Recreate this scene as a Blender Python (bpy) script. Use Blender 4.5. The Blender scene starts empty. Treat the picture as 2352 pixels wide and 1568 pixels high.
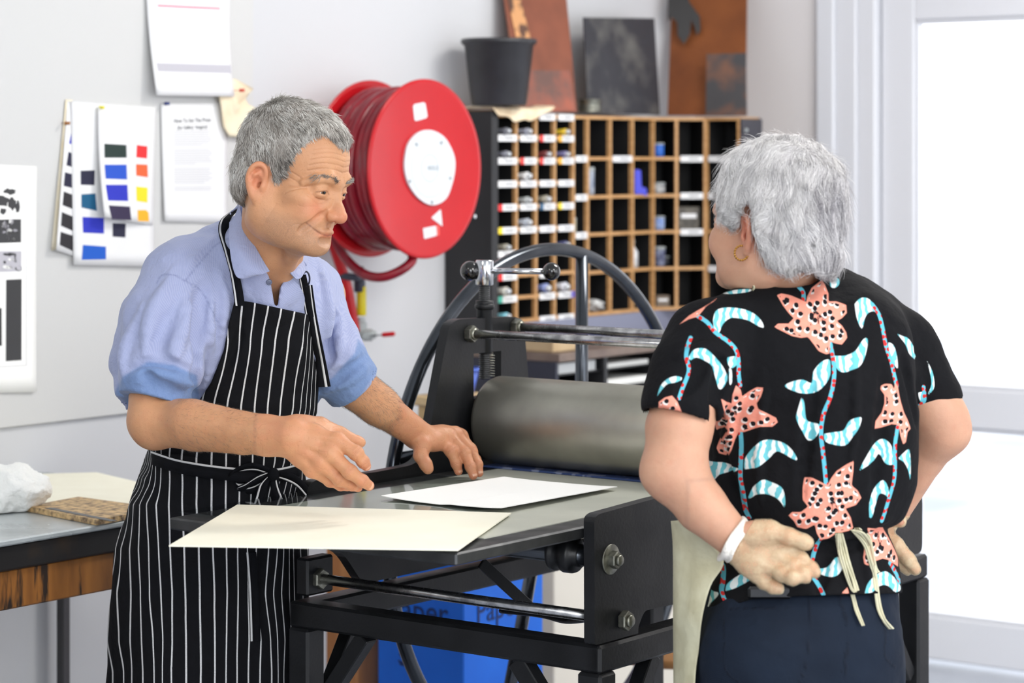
import bpy, math, random
import numpy as np
from mathutils import Vector, Matrix

# ---------------------------------------------------------------- camera, world, light, exposure
CAMZ = 1.55
FPX = 5600.0          # focal length in pixels of the 2352-wide frame
HZ = 360.0            # horizon row
cam_data = bpy.data.cameras.new('camera')
cam = bpy.data.objects.new('camera', cam_data)
bpy.context.scene.collection.objects.link(cam)
cam.location = (0, 0, CAMZ)
cam.rotation_euler = (math.pi/2, 0, 0)
cam_data.sensor_width = 36.0
cam_data.lens = FPX/2352*36.0
cam_data.shift_y = -(784-HZ)/2352
cam_data.clip_start = 0.1
cam_data.clip_end = 200
cam_data.dof.use_dof = True
cam_data.dof.focus_distance = 4.4
cam_data.dof.aperture_fstop = 4.0
bpy.context.scene.camera = cam

W = bpy.data.worlds.new('world')
bpy.context.scene.world = W
W.use_nodes = True
bg = W.node_tree.nodes['Background']
bg.inputs['Color'].default_value = (0.94, 0.965, 1.0, 1)
bg.inputs['Strength'].default_value = 2.35

def area(name, loc, aim, sx, sy, power, color=(1, 1, 1)):
    L = bpy.data.lights.new(name, 'AREA')
    L.shape = 'RECTANGLE'; L.size = sx; L.size_y = sy
    L.energy = power; L.color = color
    o = bpy.data.objects.new(name, L)
    bpy.context.scene.collection.objects.link(o)
    o.location = loc
    d = Vector(aim)-Vector(loc)
    o.rotation_euler = d.to_track_quat('-Z', 'Y').to_euler()
    return o
# ceiling lamps (strip fittings over the work area) and window daylight with an added front fill
area('ceiling_lamp_light', (-1.2, 2.6, 2.93), (-0.8, 3.4, 0), 0.5, 1.6, 18, (1.0, 0.97, 0.92))
area('ceiling_lamp_light', (1.7, 2.6, 2.93), (0.6, 4.2, 0), 0.5, 1.6, 46, (1.0, 0.96, 0.92))
area('ceiling_lamp_light', (1.1, 5.5, 2.93), (0.5, 5.2, 0), 0.5, 1.6, 56, (1.0, 0.97, 0.92))
area('window_fill_light', (0.4, -0.9, 2.1), (-0.3, 4.4, 1.1), 2.2, 1.5, 52, (0.95, 0.98, 1.0))  # added front fill for the two people, from behind the camera
area('window_fill_light', (3.4, 1.2, 2.0), (0.0, 4.6, 1.1), 2.0, 1.7, 8, (0.92, 0.96, 1.0))

sc = bpy.context.scene
sc.view_settings.view_transform = 'Standard'
sc.view_settings.look = 'None'
sc.view_settings.exposure = 0.30
sc.view_settings.gamma = 1.0
sc.view_settings.use_curve_mapping = False
try:
    sc.cycles.max_bounces = 8
    sc.cycles.use_denoising = True
except Exception:
    pass

# ---------------------------------------------------------------- geometry helpers
COL = sc.collection
rnd = random.Random(7)
nr = np.random.RandomState(11)

def P(u, v, Y):
    """point seen at photo pixel (u, v) lying at distance Y from the viewer"""
    return Vector(((u-1176)/FPX*Y, Y, CAMZ-(v-HZ)/FPX*Y))
def Vd(x, y, z=0.0): return Vector((x, y, z))
AX = Vector((-0.8, 0.6, 0))      # along the press roller, away to the left
BX = Vector((0.6, 0.8, 0))       # along the press bed and the left wall, away to the right
NX = Vector((0.8, -0.6, 0))      # out of the left wall, along the rear wall
ZX = Vector((0, 0, 1))

class Line:
    """vertical plane through origin o in direction d: photo pixels to points on it"""
    def __init__(s, o, d): s.o = Vector(o); s.d = Vector(d)
    def at(s, u):
        k = (u-1176)/FPX
        return (k*s.o.y-s.o.x)/(s.d.x-k*s.d.y)
    def p(s, u, v):
        t = s.at(u); q = s.o+s.d*t
        return t, CAMZ-(v-HZ)/FPX*q.y
    def w(s, u, v, off=0.0, n=None):
        t, z = s.p(u, v)
        q = s.o+s.d*t
        r = Vector((q.x, q.y, z))
        if off: r += (n or NX)*off
        return r
    def f(s, t, z, off=0.0, n=None):
        q = s.o+s.d*t
        r = Vector((q.x, q.y, z))
        if off: r += (n or NX)*off
        return r
def off_line(L, n, k): return Line(L.o+n*k, L.d)

class MB:
    def __init__(s): s.v = []; s.f = []; s.m = []; s.sm = []; s.mi = 0
    def add(s, vs, fs, smooth=False):
        b = len(s.v)
        s.v += [tuple(x) for x in vs]
        for f in fs:
            s.f.append(tuple(b+i for i in f)); s.m.append(s.mi); s.sm.append(smooth)
        return s
    def box(s, c, size, ax=None, bev=0.0):
        """box centred c, size along axes ax=(X,Y,Z)"""
        X, Y, Z = ax or (Vector((1, 0, 0)), Vector((0, 1, 0)), ZX)
        c = Vector(c); h = [q/2 for q in size]
        if bev <= 0:
            vs = [c+X*(i*h[0])+Y*(j*h[1])+Z*(k*h[2]) for k in (-1, 1) for j in (-1, 1) for i in (-1, 1)]
            return s.add(vs, [(0, 2, 3, 1), (4, 5, 7, 6), (0, 1, 5, 4), (2, 6, 7, 3), (0, 4, 6, 2), (1, 3, 7, 5)])
        b = min(bev, min(h)*0.9)
        vs = []; idx = {}
        for k in (-1, 1):
            for j in (-1, 1):
                for i in (-1, 1):
                    for a in range(3):
                        d = [i*(h[0]-b), j*(h[1]-b), k*(h[2]-b)]
                        d[a] = (i, j, k)[a]*h[a]
                        idx[(i, j, k, a)] = len(vs)
                        vs.append(c+X*d[0]+Y*d[1]+Z*d[2])
        fs = []
        for a in range(3):
            o1, o2 = [(1, 2), (2, 0), (0, 1)][a]
            for sgn in (-1, 1):
                q = []
                for (p1, p2) in ((-1, -1), (1, -1), (1, 1), (-1, 1)):
                    t = [0, 0, 0]; t[a] = sgn; t[o1] = p1; t[o2] = p2
                    q.append(idx[(t[0], t[1], t[2], a)])
                fs.append(tuple(q if sgn > 0 else q[::-1]))
        for a in range(3):       # edges running along axis a
            o1, o2 = [(1, 2), (2, 0), (0, 1)][a]
            for p1 in (-1, 1):
                for p2 in (-1, 1):
                    t = [0, 0, 0]; t[o1] = p1; t[o2] = p2
                    t[a] = -1; A = tuple(t); t[a] = 1; B = tuple(t)
                    q = [idx[A+(o1,)], idx[B+(o1,)], idx[B+(o2,)], idx[A+(o2,)]]
                    fs.append(tuple(q if p1*p2 < 0 else q[::-1]))
        for k in (-1, 1):
            for j in (-1, 1):
                for i in (-1, 1):
                    q = [idx[(i, j, k, 0)], idx[(i, j, k, 1)], idx[(i, j, k, 2)]]
                    fs.append(tuple(q if i*j*k > 0 else q[::-1]))
        return s.add(vs, fs)
    def beam(s, p0, p1, w, h, up=ZX, bev=0.0):
        p0 = Vector(p0); p1 = Vector(p1)
        X = (p1-p0).normalized(); Y = up.cross(X).normalized(); Z = X.cross(Y)
        return s.box((p0+p1)/2, ((p1-p0).length, w, h), (X, Y, Z), bev)
    def tube(s, pts, r, n=16, caps=True, closed=False, smooth=True):
        pts = [Vector(p) for p in pts]; m = len(pts)
        rs = r if hasattr(r, '__len__') else [r]*m
        T = []
        for i in range(m):
            if closed: t = pts[(i+1) % m]-pts[(i-1) % m]
            else: t = pts[min(i+1, m-1)]-pts[max(i-1, 0)]
            T.append(t.normalized() if t.length > 1e-9 else ZX)
        ref = ZX if abs(T[0].z) < 0.9 else Vector((1, 0, 0))
        N = (ref-T[0]*ref.dot(T[0])).normalized()
        vs = []
        for i in range(m):
            N = (N-T[i]*N.dot(T[i])).normalized()
            B = T[i].cross(N)
            for k in range(n):
                a = 2*math.pi*k/n
                vs.append(pts[i]+(N*math.cos(a)+B*math.sin(a))*rs[i])
        fs = []
        for i in range(m if closed else m-1):
            j = (i+1) % m
            for k in range(n):
                k2 = (k+1) % n
                fs.append((i*n+k, i*n+k2, j*n+k2, j*n+k))
        s.add(vs, fs, smooth)
        if caps and not closed:
            b = len(s.v)-len(vs)
            s.f.append(tuple(b+k for k in range(n))[::-1]); s.m.append(s.mi); s.sm.append(False)
            s.f.append(tuple(b+(m-1)*n+k for k in range(n))); s.m.append(s.mi); s.sm.append(False)
        return s
    def lathe(s, o, axis, prof, n=32, smooth=True, caps=True):
        """prof: list of (radius, height along axis)"""
        o = Vector(o); A = Vector(axis).normalized()
        ref = ZX if abs(A.z) < 0.9 else Vector((1, 0, 0))
        X = (ref-A*ref.dot(A)).normalized(); Y = A.cross(X)
        vs = []
        for (r, h) in prof:
            for k in range(n):
                a = 2*math.pi*k/n
                vs.append(o+A*h+(X*math.cos(a)+Y*math.sin(a))*max(r, 1e-5))
        fs = []
        for i in range(len(prof)-1):
            for k in range(n):
                k2 = (k+1) % n
                fs.append((i*n+k, i*n+k2, (i+1)*n+k2, (i+1)*n+k))
        if caps:
            fs.append(tuple(range(n))[::-1])
            fs.append(tuple((len(prof)-1)*n+k for k in range(n)))
        return s.add(vs, fs, smooth)
    def sphere(s, c, r, n=24, m=14, sc3=(1, 1, 1)):
        c = Vector(c); vs = []
        for i in range(m+1):
            t = math.pi*i/m
            for k in range(n):
                a = 2*math.pi*k/n
                vs.append(c+Vector((math.sin(t)*math.cos(a)*sc3[0], math.sin(t)*math.sin(a)*sc3[1], math.cos(t)*sc3[2]))*r)
        fs = [(i*n+k, (i+1)*n+k, (i+1)*n+(k+1) % n, i*n+(k+1) % n) for i in range(m) for k in range(n)]
        return s.add(vs, fs, True)
    def prism(s, pts, off, smooth=False):
        """pts: closed 3D outline; off: extrusion vector"""
        pts = [Vector(p) for p in pts]; n = len(pts); off = Vector(off)
        vs = pts+[p+off for p in pts]
        nn = Vector((0, 0, 0))
        for i in range(n): nn += pts[i].cross(pts[(i+1) % n])
        fl = nn.dot(off) > 0
        f = [tuple(range(n)), tuple(range(2*n-1, n-1, -1))]
        f += [(i, i+n, (i+1) % n+n, (i+1) % n) for i in range(n)]
        if fl: f = [tuple(q[::-1]) for q in f]
        return s.add(vs, f, smooth)
    def text(s, body, size, o, X, Y, depth=0.0006, align='CENTER', wmax=None):
        """lettering as mesh faces lying in the plane X, Y at o"""
        c = bpy.data.curves.new('t', 'FONT'); c.body = body; c.size = size; c.align_x = align; c.align_y = 'CENTER'
        c.extrude = depth/2; c.resolution_u = 3
        ob = bpy.data.objects.new('t', c); COL.objects.link(ob)
        dg = bpy.context.evaluated_depsgraph_get(); me = bpy.data.meshes.new_from_object(ob.evaluated_get(dg))
        X = Vector(X).normalized(); Y = Vector(Y).normalized(); Z = X.cross(Y)
        s.add([Vector(o)+X*v.co.x+Y*v.co.y+Z*v.co.z for v in me.vertices], [tuple(p.vertices) for p in me.polygons])
        bpy.data.objects.remove(ob); bpy.data.curves.remove(c); bpy.data.meshes.remove(me)
        return s
    def build(s, name, mats, parent=None, uvs=None):
        me = bpy.data.meshes.new(name)
        me.from_pydata(s.v, [], s.f)
        if not isinstance(mats, (list, tuple)): mats = [mats]
        for m in mats: me.materials.append(m)
        me.polygons.foreach_set('material_index', s.m)
        me.polygons.foreach_set('use_smooth', s.sm)
        me.update()
        o = bpy.data.objects.new(name, me)
        COL.objects.link(o)
        if parent: put_under(o, parent)
        return o

def put_under(o, parent):
    o.parent = parent
    o.matrix_parent_inverse = parent_world(parent).inverted()
def parent_world(p):
    m = p.matrix_basis.copy()
    if p.parent: m = parent_world(p.parent) @ p.matrix_parent_inverse @ m
    return m

def tag(o, label=None, cat=None, group=None, kind=None):
    if label: o['label'] = label
    if cat: o['category'] = cat
    if group: o['group'] = group
    if kind: o['kind'] = kind
    return o
def thing(name, loc, label, cat, group=None):
    o = bpy.data.objects.new(name, None); COL.objects.link(o)
    o.location = loc; o.empty_display_size = 0.05
    return tag(o, label, cat, group)
def struct(o): o['kind'] = 'structure'; return o

def roundpoly(pts, r, n=5):
    """2D polygon with rounded corners; r: radius or list"""
    out = []; m = len(pts)
    rs = r if hasattr(r, '__len__') else [r]*m
    for i in range(m):
        p = Vector(pts[i]).to_2d(); a = Vector(pts[i-1]).to_2d()-p; b = Vector(pts[(i+1) % m]).to_2d()-p
        rr = min(rs[i], a.length*0.48, b.length*0.48)
        if rr < 1e-5: out.append((p.x, p.y)); continue
        A = p+a.normalized()*rr; B = p+b.normalized()*rr
        for k in range(n+1):
            t = k/n
            q = A*(1-t)**2+p*2*t*(1-t)+B*t*t
            out.append((q.x, q.y))
    return out
def bez(pts, n=8):
    """Catmull-Rom through 3D points"""
    pts = [Vector(p) for p in pts]; out = []
    for i in range(len(pts)-1):
        p0 = pts[max(i-1, 0)]; p1 = pts[i]; p2 = pts[i+1]; p3 = pts[min(i+2, len(pts)-1)]
        for k in range(n):
            t = k/n
            out.append(0.5*((2*p1)+(p2-p0)*t+(2*p0-5*p1+4*p2-p3)*t*t+(3*p1-p0-3*p2+p3)*t**3))
    out.append(pts[-1]); return out

# ---------------------------------------------------------------- materials
def lin(c):
    """sRGB 0-255 to linear"""
    r = []
    for x in c:
        x = x/255.0
        r.append(x/12.92 if x <= 0.04045 else ((x+0.055)/1.055)**2.4)
    return tuple(r)
def mat(name, c, rough=0.6, metal=0.0, c2=None, scale=8.0, detail=4.0, bump=0.0, bscale=None, coat=0.0, sss=0.0, spec=None,
        stretch=None, lo=0.35, hi=0.65, trans=0.0, ior=None, rough2=None, sheen=0.0):
    m = bpy.data.materials.new(name); m.use_nodes = True
    nt = m.node_tree; B = nt.nodes['Principled BSDF']
    B.inputs['Base Color'].default_value = (*lin(c), 1)
    B.inputs['Roughness'].default_value = rough
    B.inputs['Metallic'].default_value = metal
    if coat: B.inputs['Coat Weight'].default_value = coat; B.inputs['Coat Roughness'].default_value = 0.08
    if sss:
        B.inputs['Subsurface Weight'].default_value = sss
        B.inputs['Subsurface Radius'].default_value = (1.0, 0.35, 0.18)
        B.inputs['Subsurface Scale'].default_value = 0.006
    if spec is not None: B.inputs['Specular IOR Level'].default_value = spec
    if trans: B.inputs['Transmission Weight'].default_value = trans
    if ior: B.inputs['IOR'].default_value = ior
    if sheen: B.inputs['Sheen Weight'].default_value = sheen
    tc = nt.nodes.new('ShaderNodeTexCoord')
    src = tc.outputs['Object']
    if stretch:
        mp = nt.nodes.new('ShaderNodeMapping'); mp.inputs['Scale'].default_value = stretch
        nt.links.new(src, mp.inputs['Vector']); src = mp.outputs['Vector']
    nz = nt.nodes.new('ShaderNodeTexNoise'); nz.inputs['Scale'].default_value = scale; nz.inputs['Detail'].default_value = detail
    nt.links.new(src, nz.inputs['Vector'])
    if c2 is not None:
        rp = nt.nodes.new('ShaderNodeMapRange'); rp.inputs[1].default_value = lo; rp.inputs[2].default_value = hi
        nt.links.new(nz.outputs['Fac'], rp.inputs[0])
        mx = nt.nodes.new('ShaderNodeMix'); mx.data_type = 'RGBA'
        mx.inputs[6].default_value = (*lin(c), 1); mx.inputs[7].default_value = (*lin(c2), 1)
        nt.links.new(rp.outputs[0], mx.inputs[0]); nt.links.new(mx.outputs[2], B.inputs['Base Color'])
        if rough2 is not None:
            r2 = nt.nodes.new('ShaderNodeMapRange'); r2.inputs[1].default_value = lo; r2.inputs[2].default_value = hi
            r2.inputs[3].default_value = rough; r2.inputs[4].default_value = rough2
            nt.links.new(nz.outputs['Fac'], r2.inputs[0]); nt.links.new(r2.outputs[0], B.inputs['Roughness'])
    if bump:
        n2 = nz
        if bscale:
            n2 = nt.nodes.new('ShaderNodeTexNoise'); n2.inputs['Scale'].default_value = bscale; n2.inputs['Detail'].default_value = 5
            nt.links.new(src, n2.inputs['Vector'])
        bp = nt.nodes.new('ShaderNodeBump'); bp.inputs['Strength'].default_value = bump; bp.inputs['Distance'].default_value = 0.01
        nt.links.new(n2.outputs['Fac'], bp.inputs['Height']); nt.links.new(bp.outputs['Normal'], B.inputs['Normal'])
    return m
class NT:
    """small shader graph helper"""
    def __init__(s, m): s.m = m; s.t = m.node_tree; s.B = s.t.nodes['Principled BSDF']
    def n(s, typ, **kw):
        nd = s.t.nodes.new(typ)
        for k, v in kw.items(): setattr(nd, k, v)
        return nd
    def l(s, a, b): s.t.links.new(a, b)
    def math(s, op, a, b=None, c=None):
        nd = s.n('ShaderNodeMath', operation=op)
        for i, x in enumerate((a, b, c)):
            if x is None: continue
            if isinstance(x, (int, float)): nd.inputs[i].default_value = x
            else: s.l(x, nd.inputs[i])
        return nd.outputs[0]
    def mix(s, f, a, b):
        nd = s.n('ShaderNodeMix', data_type='RGBA')
        for i, x in ((0, f), (6, a), (7, b)):
            if isinstance(x, (int, float)): nd.inputs[i].default_value = x
            elif isinstance(x, tuple): nd.inputs[i].default_value = (*x[:3], 1)
            else: s.l(x, nd.inputs[i])
        return nd.outputs[2]
    def noise(s, vec, scale, detail=3, rough=0.5):
        nd = s.n('ShaderNodeTexNoise'); nd.inputs['Scale'].default_value = scale; nd.inputs['Detail'].default_value = detail
        nd.inputs['Roughness'].default_value = rough
        if vec is not None: s.l(vec, nd.inputs['Vector'])
        return nd.outputs['Fac']
    def mapr(s, x, a, b, c=0.0, d=1.0):
        nd = s.n('ShaderNodeMapRange')
        s.l(x, nd.inputs[0])
        for i, v in enumerate((a, b, c, d)): nd.inputs[i+1].default_value = v
        return nd.outputs[0]
    def bump(s, h, strength, dist=0.01, prev=None):
        nd = s.n('ShaderNodeBump'); nd.inputs['Strength'].default_value = strength; nd.inputs['Distance'].default_value = dist
        s.l(h, nd.inputs['Height'])
        if prev is not None: s.l(prev, nd.inputs['Normal'])
        return nd.outputs['Normal']
    def attr(s, name): return s.n('ShaderNodeAttribute', attribute_name=name)

M = {}
M['wall'] = mat('white_wall_paint', (207, 208, 211), 0.6, bump=0.03, bscale=60)
M['wall_rear'] = mat('pale_grey_wall_paint', (228, 223, 222), 0.65, bump=0.03, bscale=60)
M['board'] = mat('white_pinboard_paint', (208, 208, 207), 0.55, bump=0.03, bscale=90)
M['floor'] = mat('grey_concrete_floor', (176, 180, 190), 0.5, c2=(156, 162, 172), scale=3, bump=0.03, bscale=40)
M['ceiling'] = mat('ceiling_paint', (235, 235, 232), 0.8)
M['door_white'] = mat('white_door_paint', (222, 223, 228), 0.4)
M['paper'] = mat('white_paper', (238, 238, 238), 0.7, c2=(234, 234, 236), scale=3)
M['paper_card'] = mat('cream_card', (248, 245, 226), 0.6, c2=(244, 240, 220), scale=9, bump=0.01, bscale=50)
M['paper_etch'] = mat('white_etching_paper', (253, 253, 250), 0.7)
M['black_metal'] = mat('black_powder_coat', (17, 18, 20), 0.36, c2=(24, 25, 28), scale=14, bump=0.05, bscale=160, rough2=0.5, spec=0.35)
M['black_steel'] = mat('blue_black_steel_tube', (62, 66, 72), 0.15, metal=0.8, c2=(80, 84, 90), scale=9, rough2=0.24)
M['bed_steel'] = mat('dark_bed_steel', (84, 85, 86), 0.34, metal=0.75, c2=(58, 59, 60), scale=12, rough2=0.5, bump=0.02, bscale=120)
M['sheet_steel'] = mat('pale_bed_sheet', (196, 197, 184), 0.4, metal=0.0, c2=(178, 180, 168), scale=5, rough2=0.4)
M['roller'] = mat('brushed_roller_steel', (172, 170, 158), 0.38, metal=0.85, c2=(150, 148, 138), scale=7, bump=0.02, bscale=40, rough2=0.46)
M['chrome'] = mat('polished_steel', (212, 214, 218), 0.16, metal=1.0, c2=(180, 182, 186), scale=40)
M['rod'] = mat('bright_rod_steel', (206, 206, 206), 0.24, metal=1.0, c2=(130, 130, 132), scale=30, rough2=0.3)
M['nut'] = mat('zinc_nut', (150, 150, 138), 0.35, metal=0.85, c2=(104, 104, 96), scale=60, bump=0.1, bscale=200)
M['knob'] = mat('black_glossy_plastic', (8, 8, 9), 0.06, coat=0.6)
M['blue'] = mat('blue_cloth', (42, 68, 120), 0.8, c2=(30, 50, 96), scale=30)
M['red'] = mat('red_enamel', (192, 26, 34), 0.3, c2=(182, 20, 30), scale=4, coat=0.08, spec=0.3)
M['red_hose'] = mat('red_rubber_hose', (142, 14, 34), 0.28, c2=(120, 10, 30), scale=20, bump=0.03, bscale=80)
M['white_plastic'] = mat('white_plastic', (216, 220, 224), 0.5)
M['grey_plastic'] = mat('grey_plastic', (170, 176, 176), 0.5)
M['black_plastic'] = mat('black_plastic', (44, 44, 47), 0.42, c2=(54, 54, 58), scale=12, bump=0.05, bscale=60)
M['black_board'] = mat('black_painted_board', (24, 24, 27), 0.5, c2=(32, 32, 35), scale=6)
M['black_inside'] = mat('black_cabinet_interior', (12, 12, 14), 0.7)
M['brass'] = mat('brass', (186, 150, 74), 0.3, metal=0.9, c2=(150, 120, 60), scale=50)
M['gold'] = mat('gold', (208, 160, 80), 0.18, metal=1.0)
# ---------------------------------------------------------------- room shell
WL = Line((-0.795, 6.05, 0), BX)          # left wall surface
CORN = Vector((0.597, 7.906, 0))
RW = Line(CORN, NX)                       # rear wall surface
INW = -BX                                 # rear wall faces this way
b = MB(); b.box(WL.f(-3.2, 1.5, -0.06), (11.04, 0.12, 3.0), (BX, NX, ZX)); struct(b.build('wall_left', M['wall']))
FX = [RW.at(u) for u in (1885, 1925, 1972, 2016, 2092)]
DG0 = FX[4]; DG1 = DG0+0.78; DS1 = DG1+0.085; JR = DS1+0.1
b = MB()
b.box(RW.f((FX[0]-0.1)/2, 1.5, -0.06, INW), (FX[0]+0.1, 0.12, 3.0), (NX, BX, ZX))
b.box(RW.f((JR+7.0)/2, 1.5, -0.06, INW), (7.0-JR, 0.12, 3.0), (NX, BX, ZX))
b.box(RW.f((FX[0]+JR)/2, 2.62, -0.06, INW), (JR-FX[0], 0.12, 0.76), (NX, BX, ZX))
struct(b.build('wall_rear', M['wall_rear']))
b = MB(); b.box((0.5, 3.6, -0.05), (11, 12, 0.1)); struct(b.build('floor', M['floor']))
b = MB(); b.box((0.3, 4.0, 3.04), (9.0, 9.4, 0.08)); struct(b.build('ceiling', M['ceiling']))
b = MB(); b.box((-3.0, -1.05, 1.5), (6.4, 0.1, 3.0)); struct(b.build('wall_light_block', M['wall']))  # unseen wall added behind the camera to keep light off the left wall
# door frame (stepped trim) and the glazed door
b = MB()
for x0, x1, pr in ((FX[0], FX[1], 0.03), (FX[1], FX[2], 0.018), (FX[2], FX[3]-0.006, 0.008)):
    b.box(RW.f((x0+x1)/2, 1.12, pr/2-0.05, INW), (x1-x0, pr+0.1, 2.24), (NX, BX, ZX), 0.004)
b.box(RW.f((DS1+JR)/2, 1.12, -0.04, INW), (JR-DS1-0.006, 0.12, 2.24), (NX, BX, ZX), 0.004)
b.box(RW.f((FX[0]+JR)/2, 2.19, -0.04, INW), (JR-FX[0], 0.13, 0.1), (NX, BX, ZX), 0.004)
struct(b.build('trim_1', M['door_white']))
d = thing('door_1', RW.f(FX[3], 0.02, -0.045, INW), None, None); struct(d)
def rail(t0, t1, z0, z1, th=0.045, off=-0.045, nm='door_frame'):
    q = MB(); q.box(RW.f((t0+t1)/2, (z0+z1)/2, off, INW), (t1-t0, th, z1-z0), (NX, BX, ZX), 0.006); return q
yq = RW.f(DG0, 0).y
def zz(v, y): return CAMZ-(v-HZ)/FPX*y
gz = [zz(1412, yq), zz(976, yq), zz(886, yq), zz(46, yq)]
f = MB()
for (t0, t1, z0, z1) in ((FX[3], DG0, 0.02, 2.13), (DG1, DS1, 0.02, 2.13), (DG0, DG1, 0.02, gz[0]), (DG0, DG1, gz[1], gz[2]), (DG0, DG1, gz[3], 2.13)):
    f.box(RW.f((t0+t1)/2, (z0+z1)/2, -0.045, INW), (t1-t0, 0.045, z1-z0), (NX, BX, ZX), 0.005)
for (z0, z1) in ((gz[0], gz[1]), (gz[2], gz[3])):      # glazing beads
    for (t0, t1, a0, a1) in ((DG0, DG0+0.012, z0, z1), (DG1-0.012, DG1, z0, z1), (DG0, DG1, z0, z0+0.012), (DG0, DG1, z1-0.012, z1)):
        f.box(RW.f((t0+t1)/2, (a0+a1)/2, -0.045, INW), (t1-t0, 0.03, a1-a0), (NX, BX, ZX), 0.003)
struct(f.build('door_frame', M['door_white'], d))
M['glass'] = bpy.data.materials.new('clear_glass'); M['glass'].use_nodes = True
q = NT(M['glass']); tr = q.n('ShaderNodeBsdfTransparent'); gl = q.n('ShaderNodeBsdfGlossy'); gl.inputs['Roughness'].default_value = 0.02
fr = q.n('ShaderNodeFresnel'); fr.inputs[0].default_value = 1.35; ms = q.n('ShaderNodeMixShader')
gm = q.n('ShaderNodeNewGeometry'); q.l(q.math('MULTIPLY', fr.outputs[0], q.math('SUBTRACT', 1.0, gm.outputs['Backfacing'])), ms.inputs[0]); q.l(tr.outputs[0], ms.inputs[1]); q.l(gl.outputs[0], ms.inputs[2])
q.l(ms.outputs[0], q.t.nodes['Material Output'].inputs['Surface'])
f = MB()
for (z0, z1) in ((gz[0], gz[1]), (gz[2], gz[3])):
    f.box(RW.f((DG0+DG1)/2, (z0+z1)/2, -0.045, INW), (DG1-DG0, 0.006, z1-z0), (NX, BX, ZX))
struct(f.build('glass_pane', M['glass'], d))
f = MB(); f.lathe(RW.f(DG1+0.045, 1.02, -0.02, INW), INW, [(0.012, 0), (0.012, 0.03), (0.026, 0.035), (0.03, 0.06), (0.02, 0.075)])
struct(f.build('door_handle', M['chrome'], d))
b = MB(); b.box(RW.f(1.2, -0.02, -6.2, INW), (14, 12, 0.03), (NX, BX, ZX))
struct(b.build('ground_outside', mat('pale_concrete_paving', (214, 218, 224), 0.8, c2=(150, 156, 166), scale=1.3)))
b = MB(); b.box(RW.f(FX[0]/2, 0.06, 0.008, INW), (FX[0], 0.016, 0.12), (NX, BX, ZX), 0.004); struct(b.build('baseboard_rear', M['door_white']))
b = MB(); b.box(WL.f(-1.4, 0.06, 0.008), (7.4, 0.016, 0.12), (BX, NX, ZX), 0.004); struct(b.build('baseboard_left', M['door_white']))
# ceiling strip fittings
for (x, y) in ((-1.2, 2.6), (1.7, 2.6), (1.1, 5.5)):
    t = thing('ceiling_lamp', (x, y, 2.97), {-1.2: 'long white strip fitting on the ceiling, nearest the left wall', 1.7: 'long white strip fitting on the ceiling above the woman', 1.1: 'long white strip fitting on the ceiling above the press roller'}[x], 'lamp', 'ceiling strip lamps')
    q = MB(); q.box((x, y, 2.985), (0.56, 1.66, 0.03), None, 0.005); q.build('housing', M['white_plastic'], t)
# pinboard panel on the left wall
PBZ = 0.932
s1 = WL.at(575)
b = MB(); b.box(WL.f((s1-3.0)/2, (PBZ+2.7)/2, 0.006), (s1+3.0, 0.012, 2.7-PBZ), (BX, NX, ZX), 0.003)
o = b.build('pinboard', M['board']); tag(o, 'big white painted pinboard panel fixed to the left wall behind the man', 'pinboard')
PB = off_line(WL, NX, 0.014)

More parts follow.
